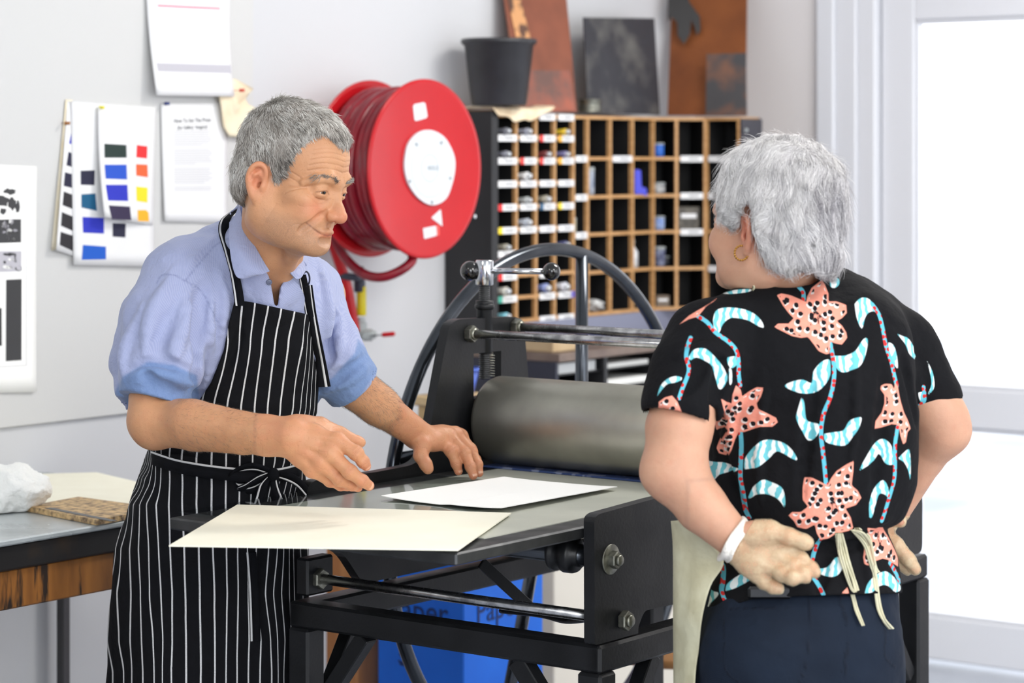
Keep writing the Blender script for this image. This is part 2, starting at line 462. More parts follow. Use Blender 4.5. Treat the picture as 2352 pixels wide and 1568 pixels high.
# ---------------------------------------------------------------- sheets on the wall
def inkmat(name, c, c2=None): return mat(name, c, 0.75, c2=c2, scale=40)
INK = {k: inkmat('printed_'+k, c) for k, c in dict(green=(32, 52, 48), blue=(34, 82, 196), royal=(40, 50, 186), plum=(48, 38, 70), scarlet=(235, 48, 50), orange=(250, 102, 56),
       yellow=(252, 222, 40), amber=(252, 180, 40), navy=(34, 34, 60), petrol=(14, 90, 130), black=(42, 40, 44), cobalt=(18, 90, 196), ink_grey=(190, 190, 194),
       pale_grey=(192, 190, 198), mid_grey=(205, 206, 210), text_grey=(96, 98, 104), red_line=(236, 130, 152), blue_line=(214, 222, 240), char=(60, 60, 62), dark_art=(66, 66, 68), beige=(224, 208, 176)).items()}
def sheet(name, mats, px, prints=(), curl=0.0, lift=0.0, n=14, label='', cat='paper sheet', th=0.0006, curlfn=None, line=None, group=None, texts=()):
    """px: four photo corners (tl, tr, br, bl) on the board; prints: (material index, polygon in sheet fractions)"""
    L = line or PB
    c4 = [L.w(*p) for p in px]
    def S(a, t, lf=0.0):
        q = (c4[0]*(1-a)+c4[1]*a)*(1-t)+(c4[3]*(1-a)+c4[2]*a)*t
        k = curlfn(a, t) if curlfn else curl*t*t*(0.4+0.6*abs(2*a-1))
        return q+NX*(0.001+lift+k+lf)
    q = MB(); vs = []
    for side in (th, 0):
        for j in range(n+1):
            for i in range(n+1): vs.append(S(i/n, j/n, side))
    N = (n+1)*(n+1); fs = []
    for j in range(n):
        for i in range(n):
            a = j*(n+1)+i; fs.append((a, a+n+1, a+n+2, a+1)); fs.append((N+a, N+a+1, N+a+n+2, N+a+n+1))
    for i in range(n):
        fs.append((i, i+1, N+i+1, N+i)); a = n*(n+1)+i; fs.append((a+1, a, N+a, N+a+1))
        a = i*(n+1); fs.append((a+n+1, a, N+a, N+a+n+1)); a = i*(n+1)+n; fs.append((a, a+n+1, N+a+n+1, N+a))
    q.add(vs, fs, True)
    for (mi, poly) in prints:
        q.mi = mi
        # fan with subdivision so that the print follows the curl
        ctr = (sum(p[0] for p in poly)/len(poly), sum(p[1] for p in poly)/len(poly))
        m = len(poly); K = 4; vs = [S(ctr[0], ctr[1], th+0.0004)]; fs = []
        ring = []
        for i in range(m):
            for k in range(K):
                p0, p1 = poly[i], poly[(i+1) % m]; t = k/K
                ring.append((p0[0]*(1-t)+p1[0]*t, p0[1]*(1-t)+p1[1]*t))
        R = len(ring)
        for lv in range(1, 4):
            for (x, y) in ring:
                vs.append(S(ctr[0]+(x-ctr[0])*lv/3, ctr[1]+(y-ctr[1])*lv/3, th+0.0004))
        for i in range(R):
            j = (i+1) % R
            fs.append((0, 1+i, 1+j))
            for lv in (1, 2):
                a = 1+(lv-1)*R; c = 1+lv*R
                fs.append((a+i, c+i, c+j, a+j))
        q.add(vs, fs, True)
    for (mi, body, size, a, t) in texts:
        q.mi = mi
        X = (c4[1]-c4[0]).normalized(); Y = (c4[0]-c4[3]).normalized()
        q.text(body, size, S(a, t, th+0.0006), X, Y)
    o = q.build(name, mats); return tag(o, label, cat, group)
def rect(x0, y0, x1, y1, j=0.0):
    return [(x0+rnd.uniform(-j, j), y0+rnd.uniform(-j, j)), (x1+rnd.uniform(-j, j), y0+rnd.uniform(-j, j)),
            (x1+rnd.uniform(-j, j), y1+rnd.uniform(-j, j)), (x0+rnd.uniform(-j, j), y1+rnd.uniform(-j, j))]
def pxrect(px, u0, v0, u1, v1, j=0.0, sk=0.0):
    """photo rectangle to sheet fractions (axis aligned approximation)"""
    w = px[1][0]-px[0][0]; h = px[3][1]-px[0][1]
    r = []
    for (u, v) in ((u0, v0), (u1, v0+sk), (u1, v1+sk), (u0, v1)):
        a = (u-px[0][0])/w; t = (v-(px[0][1]*(1-a)+px[1][1]*a))/h
        r.append((a+rnd.uniform(-j, j), t+rnd.uniform(-j, j)))
    return r
pm = [M['paper']]
# etching print at the far left
px = [(-150, 372), (84, 382), (80, 900), (-150, 905)]
PR = [M['paper_etch'], INK['pale_grey'], INK['char'], INK['dark_art'], M['paper_etch']]
def blob(cx, cy, rx, ry, n=14, j=0.25, seed=0):
    r = random.Random(seed)
    return [(cx+rx*math.cos(2*math.pi*i/n)*(1+r.uniform(-j, j)), cy+ry*math.sin(2*math.pi*i/n)*(1+r.uniform(-j, j))) for i in range(n)]
prints = [(2, pxrect(px, 12, 649, 48, 838, 0.004)), (2, pxrect(px, -60, 715, 2, 800, 0.004))]
def pf(u, v): return pxrect(px, u, v, u, v)[0]
for (u, v, w, h, mi, sd) in ((20, 441, 14, 7, 3, 1), (4, 462, 15, 13, 3, 2), (26, 470, 9, 14, 3, 3), (38, 478, 6, 14, 3, 9), (4, 487, 8, 7, 3, 4)):
    c = pf(u, v); prints.append((mi, blob(c[0], c[1], w/234, h/525, 12, 0.3, sd)))
# the two textured panels and the leafy one: dark grounds with pale shapes
prints += [(3, pxrect(px, -20, 506, 46, 561, 0.003)), (1, pxrect(px, -20, 580, 47, 628, 0.003))]
for k in range(16):
    c = pf(rnd.uniform(0, 44), rnd.uniform(511, 556)); prints.append((1 if k % 3 else 4, blob(c[0], c[1], rnd.uniform(3, 7)/234, rnd.uniform(3, 9)/525, 7, 0.4, k)))
for (u, v, w, h, mi, sd) in ((20, 588, 16, 4, 3, 31), (34, 598, 4, 10, 3, 32), (8, 606, 3, 4, 3, 33), (40, 622, 8, 7, 3, 34), (24, 600, 8, 3, 4, 35), (16, 618, 12, 4, 4, 36)):
    c = pf(u, v); prints.append((mi, blob(c[0], c[1], w/234, h/525, 12, 0.25, sd)))
fl = [(pxrect(px, -100, 424, 60, 425)), (pxrect(px, 59, 424, 60, 850)), (pxrect(px, -100, 850, 60, 851))]
prints += [(1, p) for p in fl]
sheet('art_print', PR, px, prints, 0.004, label='white etching proof with black and grey panels hanging at the far left', cat='art print')
# small white note above it, cut by the edge of the photo
# colour test sheets
px = [(160, 232), (222, 240), (168, 597), (120, 577)]
px2 = [(155, 236), (172, 238), (165, 592), (118, 572)]
pc = [M['paper']]+[INK[k] for k in ('royal', 'navy', 'plum', 'black')]
def qp(px, pts):
    """exact inverse of the bilinear corner map for photo points"""
    out = []
    for (u, v) in pts:
        a, t = 0.5, 0.5
        for _ in range(25):
            def F(a, t):
                x = (px[0][0]*(1-a)+px[1][0]*a)*(1-t)+(px[3][0]*(1-a)+px[2][0]*a)*t
                y = (px[0][1]*(1-a)+px[1][1]*a)*(1-t)+(px[3][1]*(1-a)+px[2][1]*a)*t
                return x-u, y-v
            f0 = F(a, t); e = 1e-4; fa = F(a+e, t); ft = F(a, t+e)
            J = ((fa[0]-f0[0])/e, (ft[0]-f0[0])/e, (fa[1]-f0[1])/e, (ft[1]-f0[1])/e)
            D = J[0]*J[3]-J[1]*J[2]
            if abs(D) < 1e-9: break
            a -= (f0[0]*J[3]-f0[1]*J[1])/D; t -= (J[0]*f0[1]-J[2]*f0[0])/D
        out.append((a, t))
    return out
pxA = [(154, 232), (226, 244), (212, 600), (116, 574)]
sw = [(1, [(162, 299), (167, 301), (165, 332), (155, 330)]), (2, [(153, 349), (163, 353), (162, 384), (147, 380)]), (2, [(143, 396), (161, 400), (161, 432), (139, 427)]),
      (4, [(139, 440), (161, 447), (162, 480), (135, 471)]), (4, [(133, 487), (162, 497), (162, 530), (130, 518)]), (4, [(129, 532), (162, 541), (162, 576), (126, 562)])]
sheet('test_sheet', [M['paper']]+[INK[k] for k in ('royal', 'navy', 'plum', 'black')], pxA, [(m, qp(pxA, p)) for m, p in sw], label='curled white test sheet with a column of near-black swatches, leftmost of three overlapping', cat='test print',
      curlfn=lambda a, t: 0.018*t*(1-a)**2, group=None)
pxB = [(160, 232), (352, 246), (346, 612), (162, 608)]
sw = [(1, [(180, 392), (212, 391), (211, 425), (180, 424)]), (2, [(181, 446), (213, 444), (216, 484), (181, 476)]), (3, [(183, 498), (232, 500), (232, 536), (184, 534)]),
      (4, [(183, 562), (236, 566), (236, 595), (180, 596)]), (1, [(252, 512), (282, 513), (281, 545), (252, 543)])]
sheet('test_sheet', [M['paper']]+[INK[k] for k in ('navy', 'petrol', 'royal', 'cobalt')], pxB, [(m, qp(pxB, p)) for m, p in sw], label='large white test sheet with navy, teal and blue swatches beneath the red and yellow one', cat='test print', lift=0.004, curl=0.006)
pxC = [(216, 246), (352, 246), (344, 518), (214, 498)]
def CC(a, t): return 0.012+0.026*t*t*(1-a)+0.004*math.sin(a*5)
cs = ['green', 'blue', 'royal', 'plum', 'scarlet', 'orange', 'yellow', 'amber']
sw = [(1, [(227, 330), (277, 333), (277, 362), (226, 362)]), (2, [(225, 378), (276, 378), (276, 412), (225, 410)]), (3, [(224, 424), (276, 424), (276, 461), (226, 460)]),
      (4, [(226, 471), (280, 474), (282, 505), (230, 503)]), (5, [(304, 333), (331, 336), (330, 364), (302, 361)]), (6, [(301, 377), (331, 378), (332, 407), (301, 403)]),
      (7, [(300, 428), (331, 431), (330, 465), (300, 461)]), (8, [(302, 482), (326, 482), (333, 488), (334, 508), (302, 507)])]
sheet('test_sheet', [M['paper']]+[INK[k] for k in cs], pxC, [(m, qp(pxC, p)) for m, p in sw], curlfn=CC, label='topmost white colour test sheet with red, orange and yellow swatches beside blues', cat='test print')
# instruction sheet
pxD = [(368, 238), (522, 234), (516, 512), (373, 508)]
pr = []
for k in range(30):
    v = 300+k*5.4
    if k % 8 == 7 or k > 25: continue
    x1 = 484-rnd.uniform(0, 40 if k % 8 == 6 else 8)
    pr.append((1, qp(pxD, [(396, v), (x1, v-0.5), (x1, v+1.4), (396, v+1.9)])))
sheet('instruction_sheet', [M['paper'], INK['mid_grey'], INK['text_grey']], pxD, pr, 0.006, label='white typed instruction page pinned beside the cream cloth note', cat='paper sheet', lift=0.001,
      texts=[(2, 'How To Set The Press', 0.0140, 0.46, 0.148), (2, '(for Gallery  Imagery)', 0.0120, 0.46, 0.205)])
pxE = [(332, -70), (528, -60), (516, 222), (338, 219)]
sheet('notice_sheet', [M['paper'], INK['red_line'], INK['pale_grey'], INK['blue_line'], INK['ink_grey']], pxE,
      [(1, qp(pxE, [(357, 11), (500, 18), (500, 22), (357, 15)])), (2, qp(pxE, [(345, 145), (516, 150), (516, 169), (347, 164)])), (3, qp(pxE, [(372, 103), (496, 106), (496, 109), (372, 106)])),
       (4, qp(pxE, [(412, 2), (440, 2), (440, 4), (412, 4)]))],
      curlfn=lambda a, t: 0.002+0.03*t*t, label='large white notice with a pink line and a grey band, highest on the wall', cat='paper sheet')
# cream cloth note
pxF = [(487, 177), (596, 205), (560, 318), (508, 316)]
q = MB(); out = [(487, 179), (505, 178), (532, 182), (571, 204), (562, 214), (556, 228), (562, 240), (582, 252), (578, 290), (545, 316), (514, 313), (503, 290), (494, 240)]
c = (530, 245)
rings = 6; vs = [PB.w(*c, 0.03)]; fs = []
m = len(out)
for lv in range(1, rings+1):
    for (u, v) in out:
        uu = c[0]+(u-c[0])*lv/rings; vv = c[1]+(v-c[1])*lv/rings
        vs.append(PB.w(uu, vv, 0.014+0.006*(1-lv/rings)+0.0035*math.sin(uu*0.09)+0.003*math.cos(vv*0.05+uu*0.04)))
for i in range(m):
    j = (i+1) % m; fs.append((0, 1+i, 1+j))
    for lv in range(rings-1):
        a = 1+lv*m; e = a+m; fs.append((a+i, e+i, e+j, a+j))
q.add(vs, fs, True)
o = q.build('cloth_scrap', mat('cream_calico', (248, 236, 208), 0.9, c2=(240, 222, 190), scale=18)); sm = o.modifiers.new('t', 'SOLIDIFY'); sm.thickness = 0.0012
tag(o, 'torn cream cloth scrap pinned above the man with a red pin', 'cloth scrap')
for (u, v, c, nm) in ((524, 208, (220, 60, 40), 'red drawing pin in the cream cloth scrap'), (372, 238, (40, 60, 130), 'dark blue drawing pin holding the typed instruction page'),
                      (222, 247, (240, 230, 60), 'yellow drawing pin over the colour test sheets'), (143, 283, (170, 110, 50), 'brown drawing pin left of the curled test sheet')):
    q = MB(); q.lathe(PB.w(u, v, 0.012 if u < 500 else 0.042), NX, [(0.0045, 0), (0.0045, 0.002), (0.0025, 0.003), (0.0025, 0.008), (0.004, 0.009), (0.004, 0.011)], 12)
    q.lathe(PB.w(u, v, -0.004), NX, [(0.0006, 0), (0.0006, 0.046 if u > 500 else 0.016)], 6)
    o = q.build('drawing_pin', mat('pin_'+nm.split()[0], c, 0.3)); tag(o, nm, 'pin')
# brown edged old sheet behind the curled one
pxG = [(150, 228), (166, 229), (150, 570), (117, 575)]
sheet('old_sheet', [mat('yellowed_paper', (246, 238, 218), 0.8, c2=(236, 222, 190), scale=20)], pxG, label='yellowed paper edge showing behind the curled test sheet', cat='paper sheet')

# ---------------------------------------------------------------- bench at the left
TZ = 0.822
def TB(s, d, z): return WL.f(s, z, d)
def table_px(u, v, z=TZ):
    Y = (CAMZ-z)*FPX/(v-HZ); return Vector(((u-1176)/FPX*Y, Y, z))
M['bench_top'] = mat('grey_inked_steel_top', (186, 192, 194), 0.24, c2=(120, 128, 128), scale=5, metal=0.2, lo=0.45, hi=0.8, rough2=0.4)
M['stained_wood'] = mat('stained_bench_wood', (158, 102, 44), 0.5, c2=(120, 74, 30), scale=7, stretch=(3, 3, 0.6), bump=0.05)
qn = NT(M['stained_wood']); tcw = qn.n('ShaderNodeTexCoord'); mpw = qn.n('ShaderNodeMapping'); mpw.inputs['Scale'].default_value = (16, 16, 3)
qn.l(tcw.outputs['Object'], mpw.inputs[0]); st = qn.mapr(qn.noise(mpw.outputs[0], 1.4, 4, 0.6), 0.54, 0.62)
old = qn.B.inputs['Base Color'].links[0].from_socket
qn.l(qn.mix(st, old, lin((40, 28, 20))), qn.B.inputs['Base Color'])
t = thing('workbench', TB(-2.0, 0.36, 0), 'old ink-stained wooden workbench with a grey top against the left wall', 'workbench')
SB0, SB1, DB = -4.2, -0.50, 0.718
q = MB(); q.box(TB((SB0+SB1)/2, DB/2, TZ-0.006), (SB1-SB0, DB, 0.012), (BX, NX, ZX), 0.003); q.build('top_sheet', M['bench_top'], t)
q = MB(); q.box(TB((SB0+SB1)/2, DB/2-0.004, TZ-0.037), (SB1-SB0-0.01, DB-0.012, 0.05), (BX, NX, ZX), 0.004); q.build('top_slab', mat('ink_black_slab', (26, 24, 24), 0.5, c2=(52, 38, 24), scale=10, lo=0.5, hi=0.75), t)
q = MB(); q.box(TB((SB0+SB1)/2, DB-0.035, TZ-0.1), (SB1-SB0-0.08, 0.03, 0.076), (BX, NX, ZX), 0.003); q.build('apron_rail', M['stained_wood'], t)
q = MB(); q.box(TB((SB0+SB1)/2, 0.05, TZ-0.1), (SB1-SB0-0.08, 0.03, 0.076), (BX, NX, ZX), 0.003); q.build('apron_rail', M['stained_wood'], t)
M['bench_leg'] = mat('dark_grey_leg', (74, 72, 74), 0.5)
for sl in (-4.1, -2.4, WL.at(133)-0.02):
    for dl in (0.04, 0.66) if sl < -2 else (0.04,):
        q = MB(); q.box(TB(sl, dl, 0.372), (0.024, 0.024, 0.744), (BX, NX, ZX), 0.003); q.build('leg', M['bench_leg'], t)
q = MB(); q.box(TB(SB1-0.08, 0.62, 0.372), (0.06, 0.06, 0.744), (BX, NX, ZX), 0.003); q.build('leg', M['stained_wood'], t)
q = MB(); q.box(TB((SB0+SB1)/2, 0.33, 0.30), (SB1-SB0-0.06, 0.62, 0.03), (BX, NX, ZX), 0.003); q.build('lower_shelf', mat('grey_shelf', (170, 174, 180), 0.5), t)
# card lying at the back of the bench
def flat_quad(px, z, th, curl=0.0):
    return [table_px(u, v, z) for (u, v) in px]
q = MB(); pq = flat_quad([(40, 1092), (222, 1087), (345, 1116), (310, 1158), (60, 1172), (20, 1120)], TZ+0.001, 0.003); q.prism(pq, ZX*0.003)
tag(q.build('card_sheet', M['paper_card']), 'large cream card lying at the back of the workbench', 'card sheet')
# carved wood block
cb = thing('carved_block', table_px(190, 1185), 'small ochre carved printing block on the workbench edge beside the apron', 'printing block')
pq = [table_px(u, v, TZ+0.001) for (u, v) in ((62, 1174), (180, 1152), (310, 1170), (298, 1192), (221, 1206))]
q = MB(); q.prism(pq, ZX*0.011); q.build('block', mat('carved_block_wood', (214, 180, 128), 0.55, c2=(104, 84, 66), scale=60, bump=0.6, lo=0.40, hi=0.66), cb)
q = MB(); a = table_px(110, 1166, TZ+0.0125); c = table_px(262, 1196, TZ+0.0125); q.beam(a, c, 0.014, 0.001); q.build('groove', mat('grey_groove', (92, 92, 92), 0.5), cb)
# crumpled white cloth: lumpy bundle
# ---------------------------------------------------------------- fire hose reel on the wall
t = thing('hose_reel', (-0.44, 6.49, 1.3), 'round red fire hose reel mounted on the white wall behind the man', 'hose reel')
CF = Vector((-0.222, 6.28, 1.519)); RF = 0.2315; CBk = CF-NX*0.185
for (c, sgn) in ((CF, 1), (CBk, -1)):
    q = MB(); q.lathe(c, NX*sgn, [(0.02, -0.004), (RF-0.012, -0.004), (RF-0.003, -0.006), (RF, -0.003), (RF, 0.0), (RF-0.003, 0.003), (RF-0.012, 0.001), (0.02, 0.001)], 96)
    q.build('flange', M['red'], t)
q = MB(); q.lathe(CBk, NX, [(0.09, 0.0), (0.09, 0.185)], 40); q.build('drum', M['red'], t)
hp = []; turns = 6.6; N = int(turns*44)
for layer, (r0, w) in enumerate(((0.198, 1.0),)):
    for i in range(N+1):
        a = 2*math.pi*turns*i/N-math.pi/2
        x = 0.018+0.150*i/N
        rr = r0+0.004*math.sin(a*0.37+layer)
        hp.append(CBk+NX*x+(Vector((0.6, 0.8, 0))*math.cos(a)+ZX*math.sin(a))*rr)
q = MB(); q.tube(hp, 0.0128, 14)
hp2 = [CBk+NX*(0.018+0.150*i/N)+(Vector((0.6, 0.8, 0))*math.cos(2*math.pi*turns*i/N)+ZX*math.sin(2*math.pi*turns*i/N))*0.174 for i in range(N+1)]
q.tube(hp2, 0.0125, 10); q.build('hose_coil', M['red_hose'], t)
# hanging loop
lp = [P(u, v, y) for (u, v, y) in ((930, 560, 6.30), (948, 592, 6.27), (925, 618, 6.25), (880, 636, 6.25), (838, 630, 6.27), (800, 600, 6.32), (775, 560, 6.38), (760, 520, 6.4))]
q = MB(); q.tube(bez(lp, 8), 0.0125, 14); q.build('hose_loop', M['red_hose'], t)
q = MB(); q.tube(bez([P(752, 520, 6.42), P(775, 590, 6.42), P(797, 660, 6.43), P(815, 762, 6.44)], 8), [0.014]*25, 12); q.build('feed_pipe', M['red'], t)
q = MB(); q.lathe(P(830, 690, 6.46), ZX, [(0.011, -0.04), (0.013, -0.036), (0.0125, 0.036), (0.009, 0.04)], 18); q.build('yellow_sleeve', mat('yellow_tape', (222, 204, 20), 0.5), t)
q = MB(); q.lathe(P(826, 655, 6.46), ZX, [(0.013, -0.018), (0.015, -0.016), (0.015, 0.012), (0.011, 0.018), (0.011, 0.05)], 18)
q.beam(P(775, 632, 6.43), P(828, 638, 6.40), 0.022, 0.018, ZX, 0.004); q.build('pipe_clamp', mat('dark_rubber_clamp', (52, 56, 72), 0.5), t)
q = MB(); q.lathe(P(828, 752, 6.46), ZX, [(0.014, -0.02), (0.017, -0.018), (0.017, 0.012), (0.012, 0.016), (0.012, 0.026)], 8, False)
q.tube([P(815, 772, 6.46), P(862, 768, 6.44)], 0.011, 14); q.lathe(P(845, 769, 6.45), (1, 0, 0), [(0.016, -0.012), (0.016, 0.012)], 6, False); q.build('valve', M['grey_plastic'], t)
q = MB(); q.beam(P(852, 770, 6.43), P(880, 769, 6.43), 0.012, 0.003)
q.build('lever', M['chrome'], t)
q = MB(); q.beam(P(876, 769, 6.43), P(908, 766, 6.43), 0.016, 0.012, ZX, 0.004); q.build('lever_grip', M['red'], t)
q = MB(); q.beam(CBk-NX*0.0, CBk-NX*0.16, 0.06, 0.06); q.box(CBk-NX*0.128, (0.012, 0.12, 0.3), (NX, BX, ZX)); q.build('wall_bracket', M['red'], t)
# front stickers
DL = Line(CF+NX*0.0012, BX)
def dp(u, v, o=0.0): return DL.w(u, v, o)
def decal(pts, mt, nm, o=0.0004, rr=4):
    q = MB(); pl = roundpoly(pts, rr, 4); q.prism([dp(u, v, 0) for (u, v) in pl], NX*o); return q.build(nm, mt, t)
s = decal([(948, 240), (976, 234), (982, 270), (952, 279)], M['white_plastic'], 'sticker', 0.0008, 6)
hubp = [(984, 296), (1018, 312), (1044, 362), (1039, 412), (1022, 460), (988, 475), (955, 455), (932, 420), (924, 380), (932, 330), (955, 303)]
hub = decal(hubp, M['white_plastic'], 'hub_cover', 0.006, 26)
q = MB()
for (u, v) in ((952, 331), (1010, 327), (937, 416), (1030, 409), (988, 464)):
    q.lathe(dp(u, v, 0.0062), NX, [(0.0045, 0), (0.0045, 0.001)], 12)
q.text('REELS', 0.017, dp(990, 386, 0.0066), BX, ZX, 0.0004)
for (ra, rb) in ((0.034, 0.0355), (0.074, 0.0752)):
    n = 48; cc = dp(983, 386, 0.0064); vs = []; fs = []
    for k in range(n):
        a = 2*math.pi*k/n; e = BX*math.cos(a)+ZX*math.sin(a); vs += [cc+e*ra, cc+e*rb]
    fs = [(2*k, 2*k+1, (2*k+3) % (2*n), (2*k+2) % (2*n)) for k in range(n)]; q.add(vs, fs)
q.build('hub_print', mat('faint_grey_print', (150, 162, 168), 0.6), hub)
decal([(1012, 480), (1016, 520), (990, 500)], M['white_plastic'], 'sticker', 0.0008, 3)
decal([(971, 524), (1001, 518), (1003, 541), (974, 549)], M['white_plastic'], 'sticker', 0.0008, 3)
decal([(1001, 518), (1008, 517), (1009, 540), (1003, 541)], mat('pale_red_sticker', (240, 90, 80), 0.5), 'sticker', 0.0008, 1)
q = MB(); q.lathe(dp(1091, 497, 0), NX, [(0.0055, 0), (0.0055, 0.001)], 12); q.build('sticker', M['white_plastic'], t)

# ---------------------------------------------------------------- pigeonhole cabinet
M['ply'] = mat('plywood_edge', (206, 160, 108), 0.5, c2=(188, 140, 88), scale=30, stretch=(1, 1, 4))
FA = Line((-0.05, 6.77, 0), BX)
sA = [FA.at(u) for u in (1136, 1187, 1232, 1275, 1318)]
sB = [FA.at(u) for u in (1318, 1351, 1403, 1454, 1502)]
endB = FA.f(sB[-1], 0)
FC = Line(endB, Vector((0.98, 0.2, 0)).normalized()); nC = Vector((0.2, -0.98, 0)).normalized()
sC = [0, FC.at(1554), FC.at(1620)]
endC = FC.f(sC[-1], 0)
FD = Line(endC, NX); sD = [0, FD.at(1696)]
TOPZ = zz(258, FA.f(sA[0], 0).y)
def rowz(vs, u, L): y = L.f(L.at(u), 0).y; return [CAMZ-(v-HZ)/FPX*y for v in vs]
rA = rowz((263, 316, 368, 420, 473, 525, 578, 630, 680, 733), 1230, FA)
rB = rowz((268, 364, 451, 536, 622, 716), 1420, FA)
cabin = thing('pigeonhole_cabinet', FA.f(0.3, 1.07), 'plywood pigeonhole cabinet with rows of labelled black cells, behind the press', 'cabinet')
TH = 0.0095; DP = 0.16
def boards(L, nrm, xs, zs, dep, first=True, last=True, labels=()):
    yb = -nrm
    z0, z1 = zs[-1], zs[0]
    for i, x in enumerate(xs):
        if (i == 0 and not first) or (i == len(xs)-1 and not last): continue
        q = MB(); q.box(L.f(x, (z0+z1)/2)+yb*(dep/2), (TH, dep, z0-z1 if z0 > z1 else z1-z0), (L.d, yb, ZX)); q.build('divider', M['ply'], cabin)
    for i, z in enumerate(zs):
        q = MB(); q.box(L.f((xs[0]+xs[-1])/2, z)+yb*(dep/2-0.0005), (xs[-1]-xs[0]+TH*0.98, dep, TH*0.98), (L.d, yb, ZX)); q.build('shelf', M['ply'], cabin)
    q = MB(); q.box(L.f((xs[0]+xs[-1])/2, (z0+z1)/2)+yb*(dep-0.003), (xs[-1]-xs[0]+TH, 0.006, abs(z1-z0)+TH), (L.d, yb, ZX)); q.build('back_panel', M['black_inside'], cabin)
    # black lining inside the cells
    q = MB()
    for i in range(len(xs)-1):
        for j in range(len(zs)-1):
            xa, xb = xs[i]+TH/2+0.0006, xs[i+1]-TH/2-0.0006; za, zb = zs[j+1]+TH/2+0.0006, zs[j]-TH/2-0.0006
            c0, c1 = 0.012, dep-0.007
            A = [L.f(x, z)+yb*c for (x, z) in ((xa, za), (xb, za), (xb, zb), (xa, zb)) for c in (c0, c1)]
            q.add(A, [(0, 1, 3, 2), (2, 3, 5, 4), (4, 5, 7, 6), (6, 7, 1, 0)])
    q.build('cell_lining', M['black_inside'], cabin)
rA[0] = TOPZ-0.008; rB[0] = rA[0]
rA[-1] = rB[-1] = (rA[-1]+rB[-1])/2
boards(FA, NX, sA, rA, DP)
boards(FA, NX, sB, rB, DP, first=False)
boards(FC, nC, sC, rB, DP, first=False)
boards(FD, INW, sD, rB, 0.118, first=True)
q = MB(); q.box(FA.f(sA[0]-0.008, (TOPZ+rA[-1])/2)-NX*0.085, (0.006, 0.17, TOPZ-rA[-1]+0.01), (BX, NX, ZX)); q.build('side_panel', M['black_board'], cabin)
q = MB(); q.box(FA.f(sA[0]+0.1, TOPZ+0.002)-NX*0.08, (0.2, 0.165, 0.012), (BX, NX, ZX)); q.build('top_board', M['ply'], cabin)
q = MB(); q.box(FD.f(sD[1]+0.0085, (rB[0]+rB[-1])/2)-INW*0.06, (0.006, 0.12, rB[0]-rB[-1]), (NX, BX, ZX)); q.build('end_panel', mat('dark_grey_panel', (54, 52, 60), 0.5), cabin)
q = MB(); q.lathe(FD.f(sD[1]+0.012, rB[0]-0.035)-INW*0.02, NX, [(0.006, 0), (0.006, 0.006)], 12); q.build('end_knob', M['grey_plastic'], cabin)
# tall black panel left of the cells, running down to the floor
q = MB(); a = WL.at(1036); wp = WL.f(a, 0)
q.box(WL.f(WL.at(1036)-0.016, (TOPZ+1.022)/2, 0.086), (0.03, 0.166, TOPZ-1.014), (BX, NX, ZX), 0.002)
tag(q.build('side_board', M['black_board']), 'tall black painted board standing at the left end of the pigeonhole cabinet', 'board')
# label strips
lab = [M['paper'], INK['scarlet'], INK['amber'], INK['yellow'], INK['petrol'], INK['text_grey'], mat('teal_print', (70, 170, 150), 0.6), mat('violet_print', (110, 100, 190), 0.6)]
def label_strip(L, nrm, x0, x1, z, colour=0, left=True):
    q = MB(); xc = (x0+x1)/2; w = x1-x0
    q.box(L.f(xc, z)+nrm*0.0015, (w, 0.002, 0.0185), (L.d, nrm, ZX))
    q.mi = 5; q.box(L.f(xc+w*0.08, z)+nrm*0.0027, (w*0.45, 0.0004, 0.0035), (L.d, nrm, ZX))
    if colour:
        q.mi = colour; q.box(L.f(x0+w*0.11 if left else x1-w*0.08, z)+nrm*0.0028, (w*0.22, 0.0005, 0.0185), (L.d, nrm, ZX))
    q.build('label_strip', lab, cabin)
colmap = {(1, 2): 1, (1, 3): 2, (2, 1): 1, (2, 2): 1, (2, 3): 2, (4, 0): 1, (4, 2): 4, (4, 3): 3, (5, 0): 3, (7, 0): 1, (8, 0): 6}
have = {0: (2, 3), 1: (0, 1, 2, 3), 2: (0, 1, 2, 3), 3: (0, 1, 2, 3), 4: (0, 1, 2, 3), 5: (0, 1, 2, 3), 6: (0, ), 7: (0, 2), 8: (0, 2, 3), 9: (2, 3)}
for j in have:
    for i in have[j]:
        label_strip(FA, NX, sA[i]+0.014, sA[i+1]-0.002, rA[j]-0.002, colmap.get((j, i), 7 if (j, i) == (8, 3) else 0), (j, i) != (8, 3))
for (j, i) in ((1, 0), (1, 2), (2, 0), (3, 0)): label_strip(FA, NX, sB[i]+0.008, sB[i+1]-0.008, rB[j]-0.001)
for j in (1, 2, 3): label_strip(FC, nC, sC[1]+0.012, sC[2]-0.008, rB[j]-0.001)
for j in (1, 2, 4): label_strip(FD, INW, 0.012, sD[1]-0.012, rB[j]-0.001)

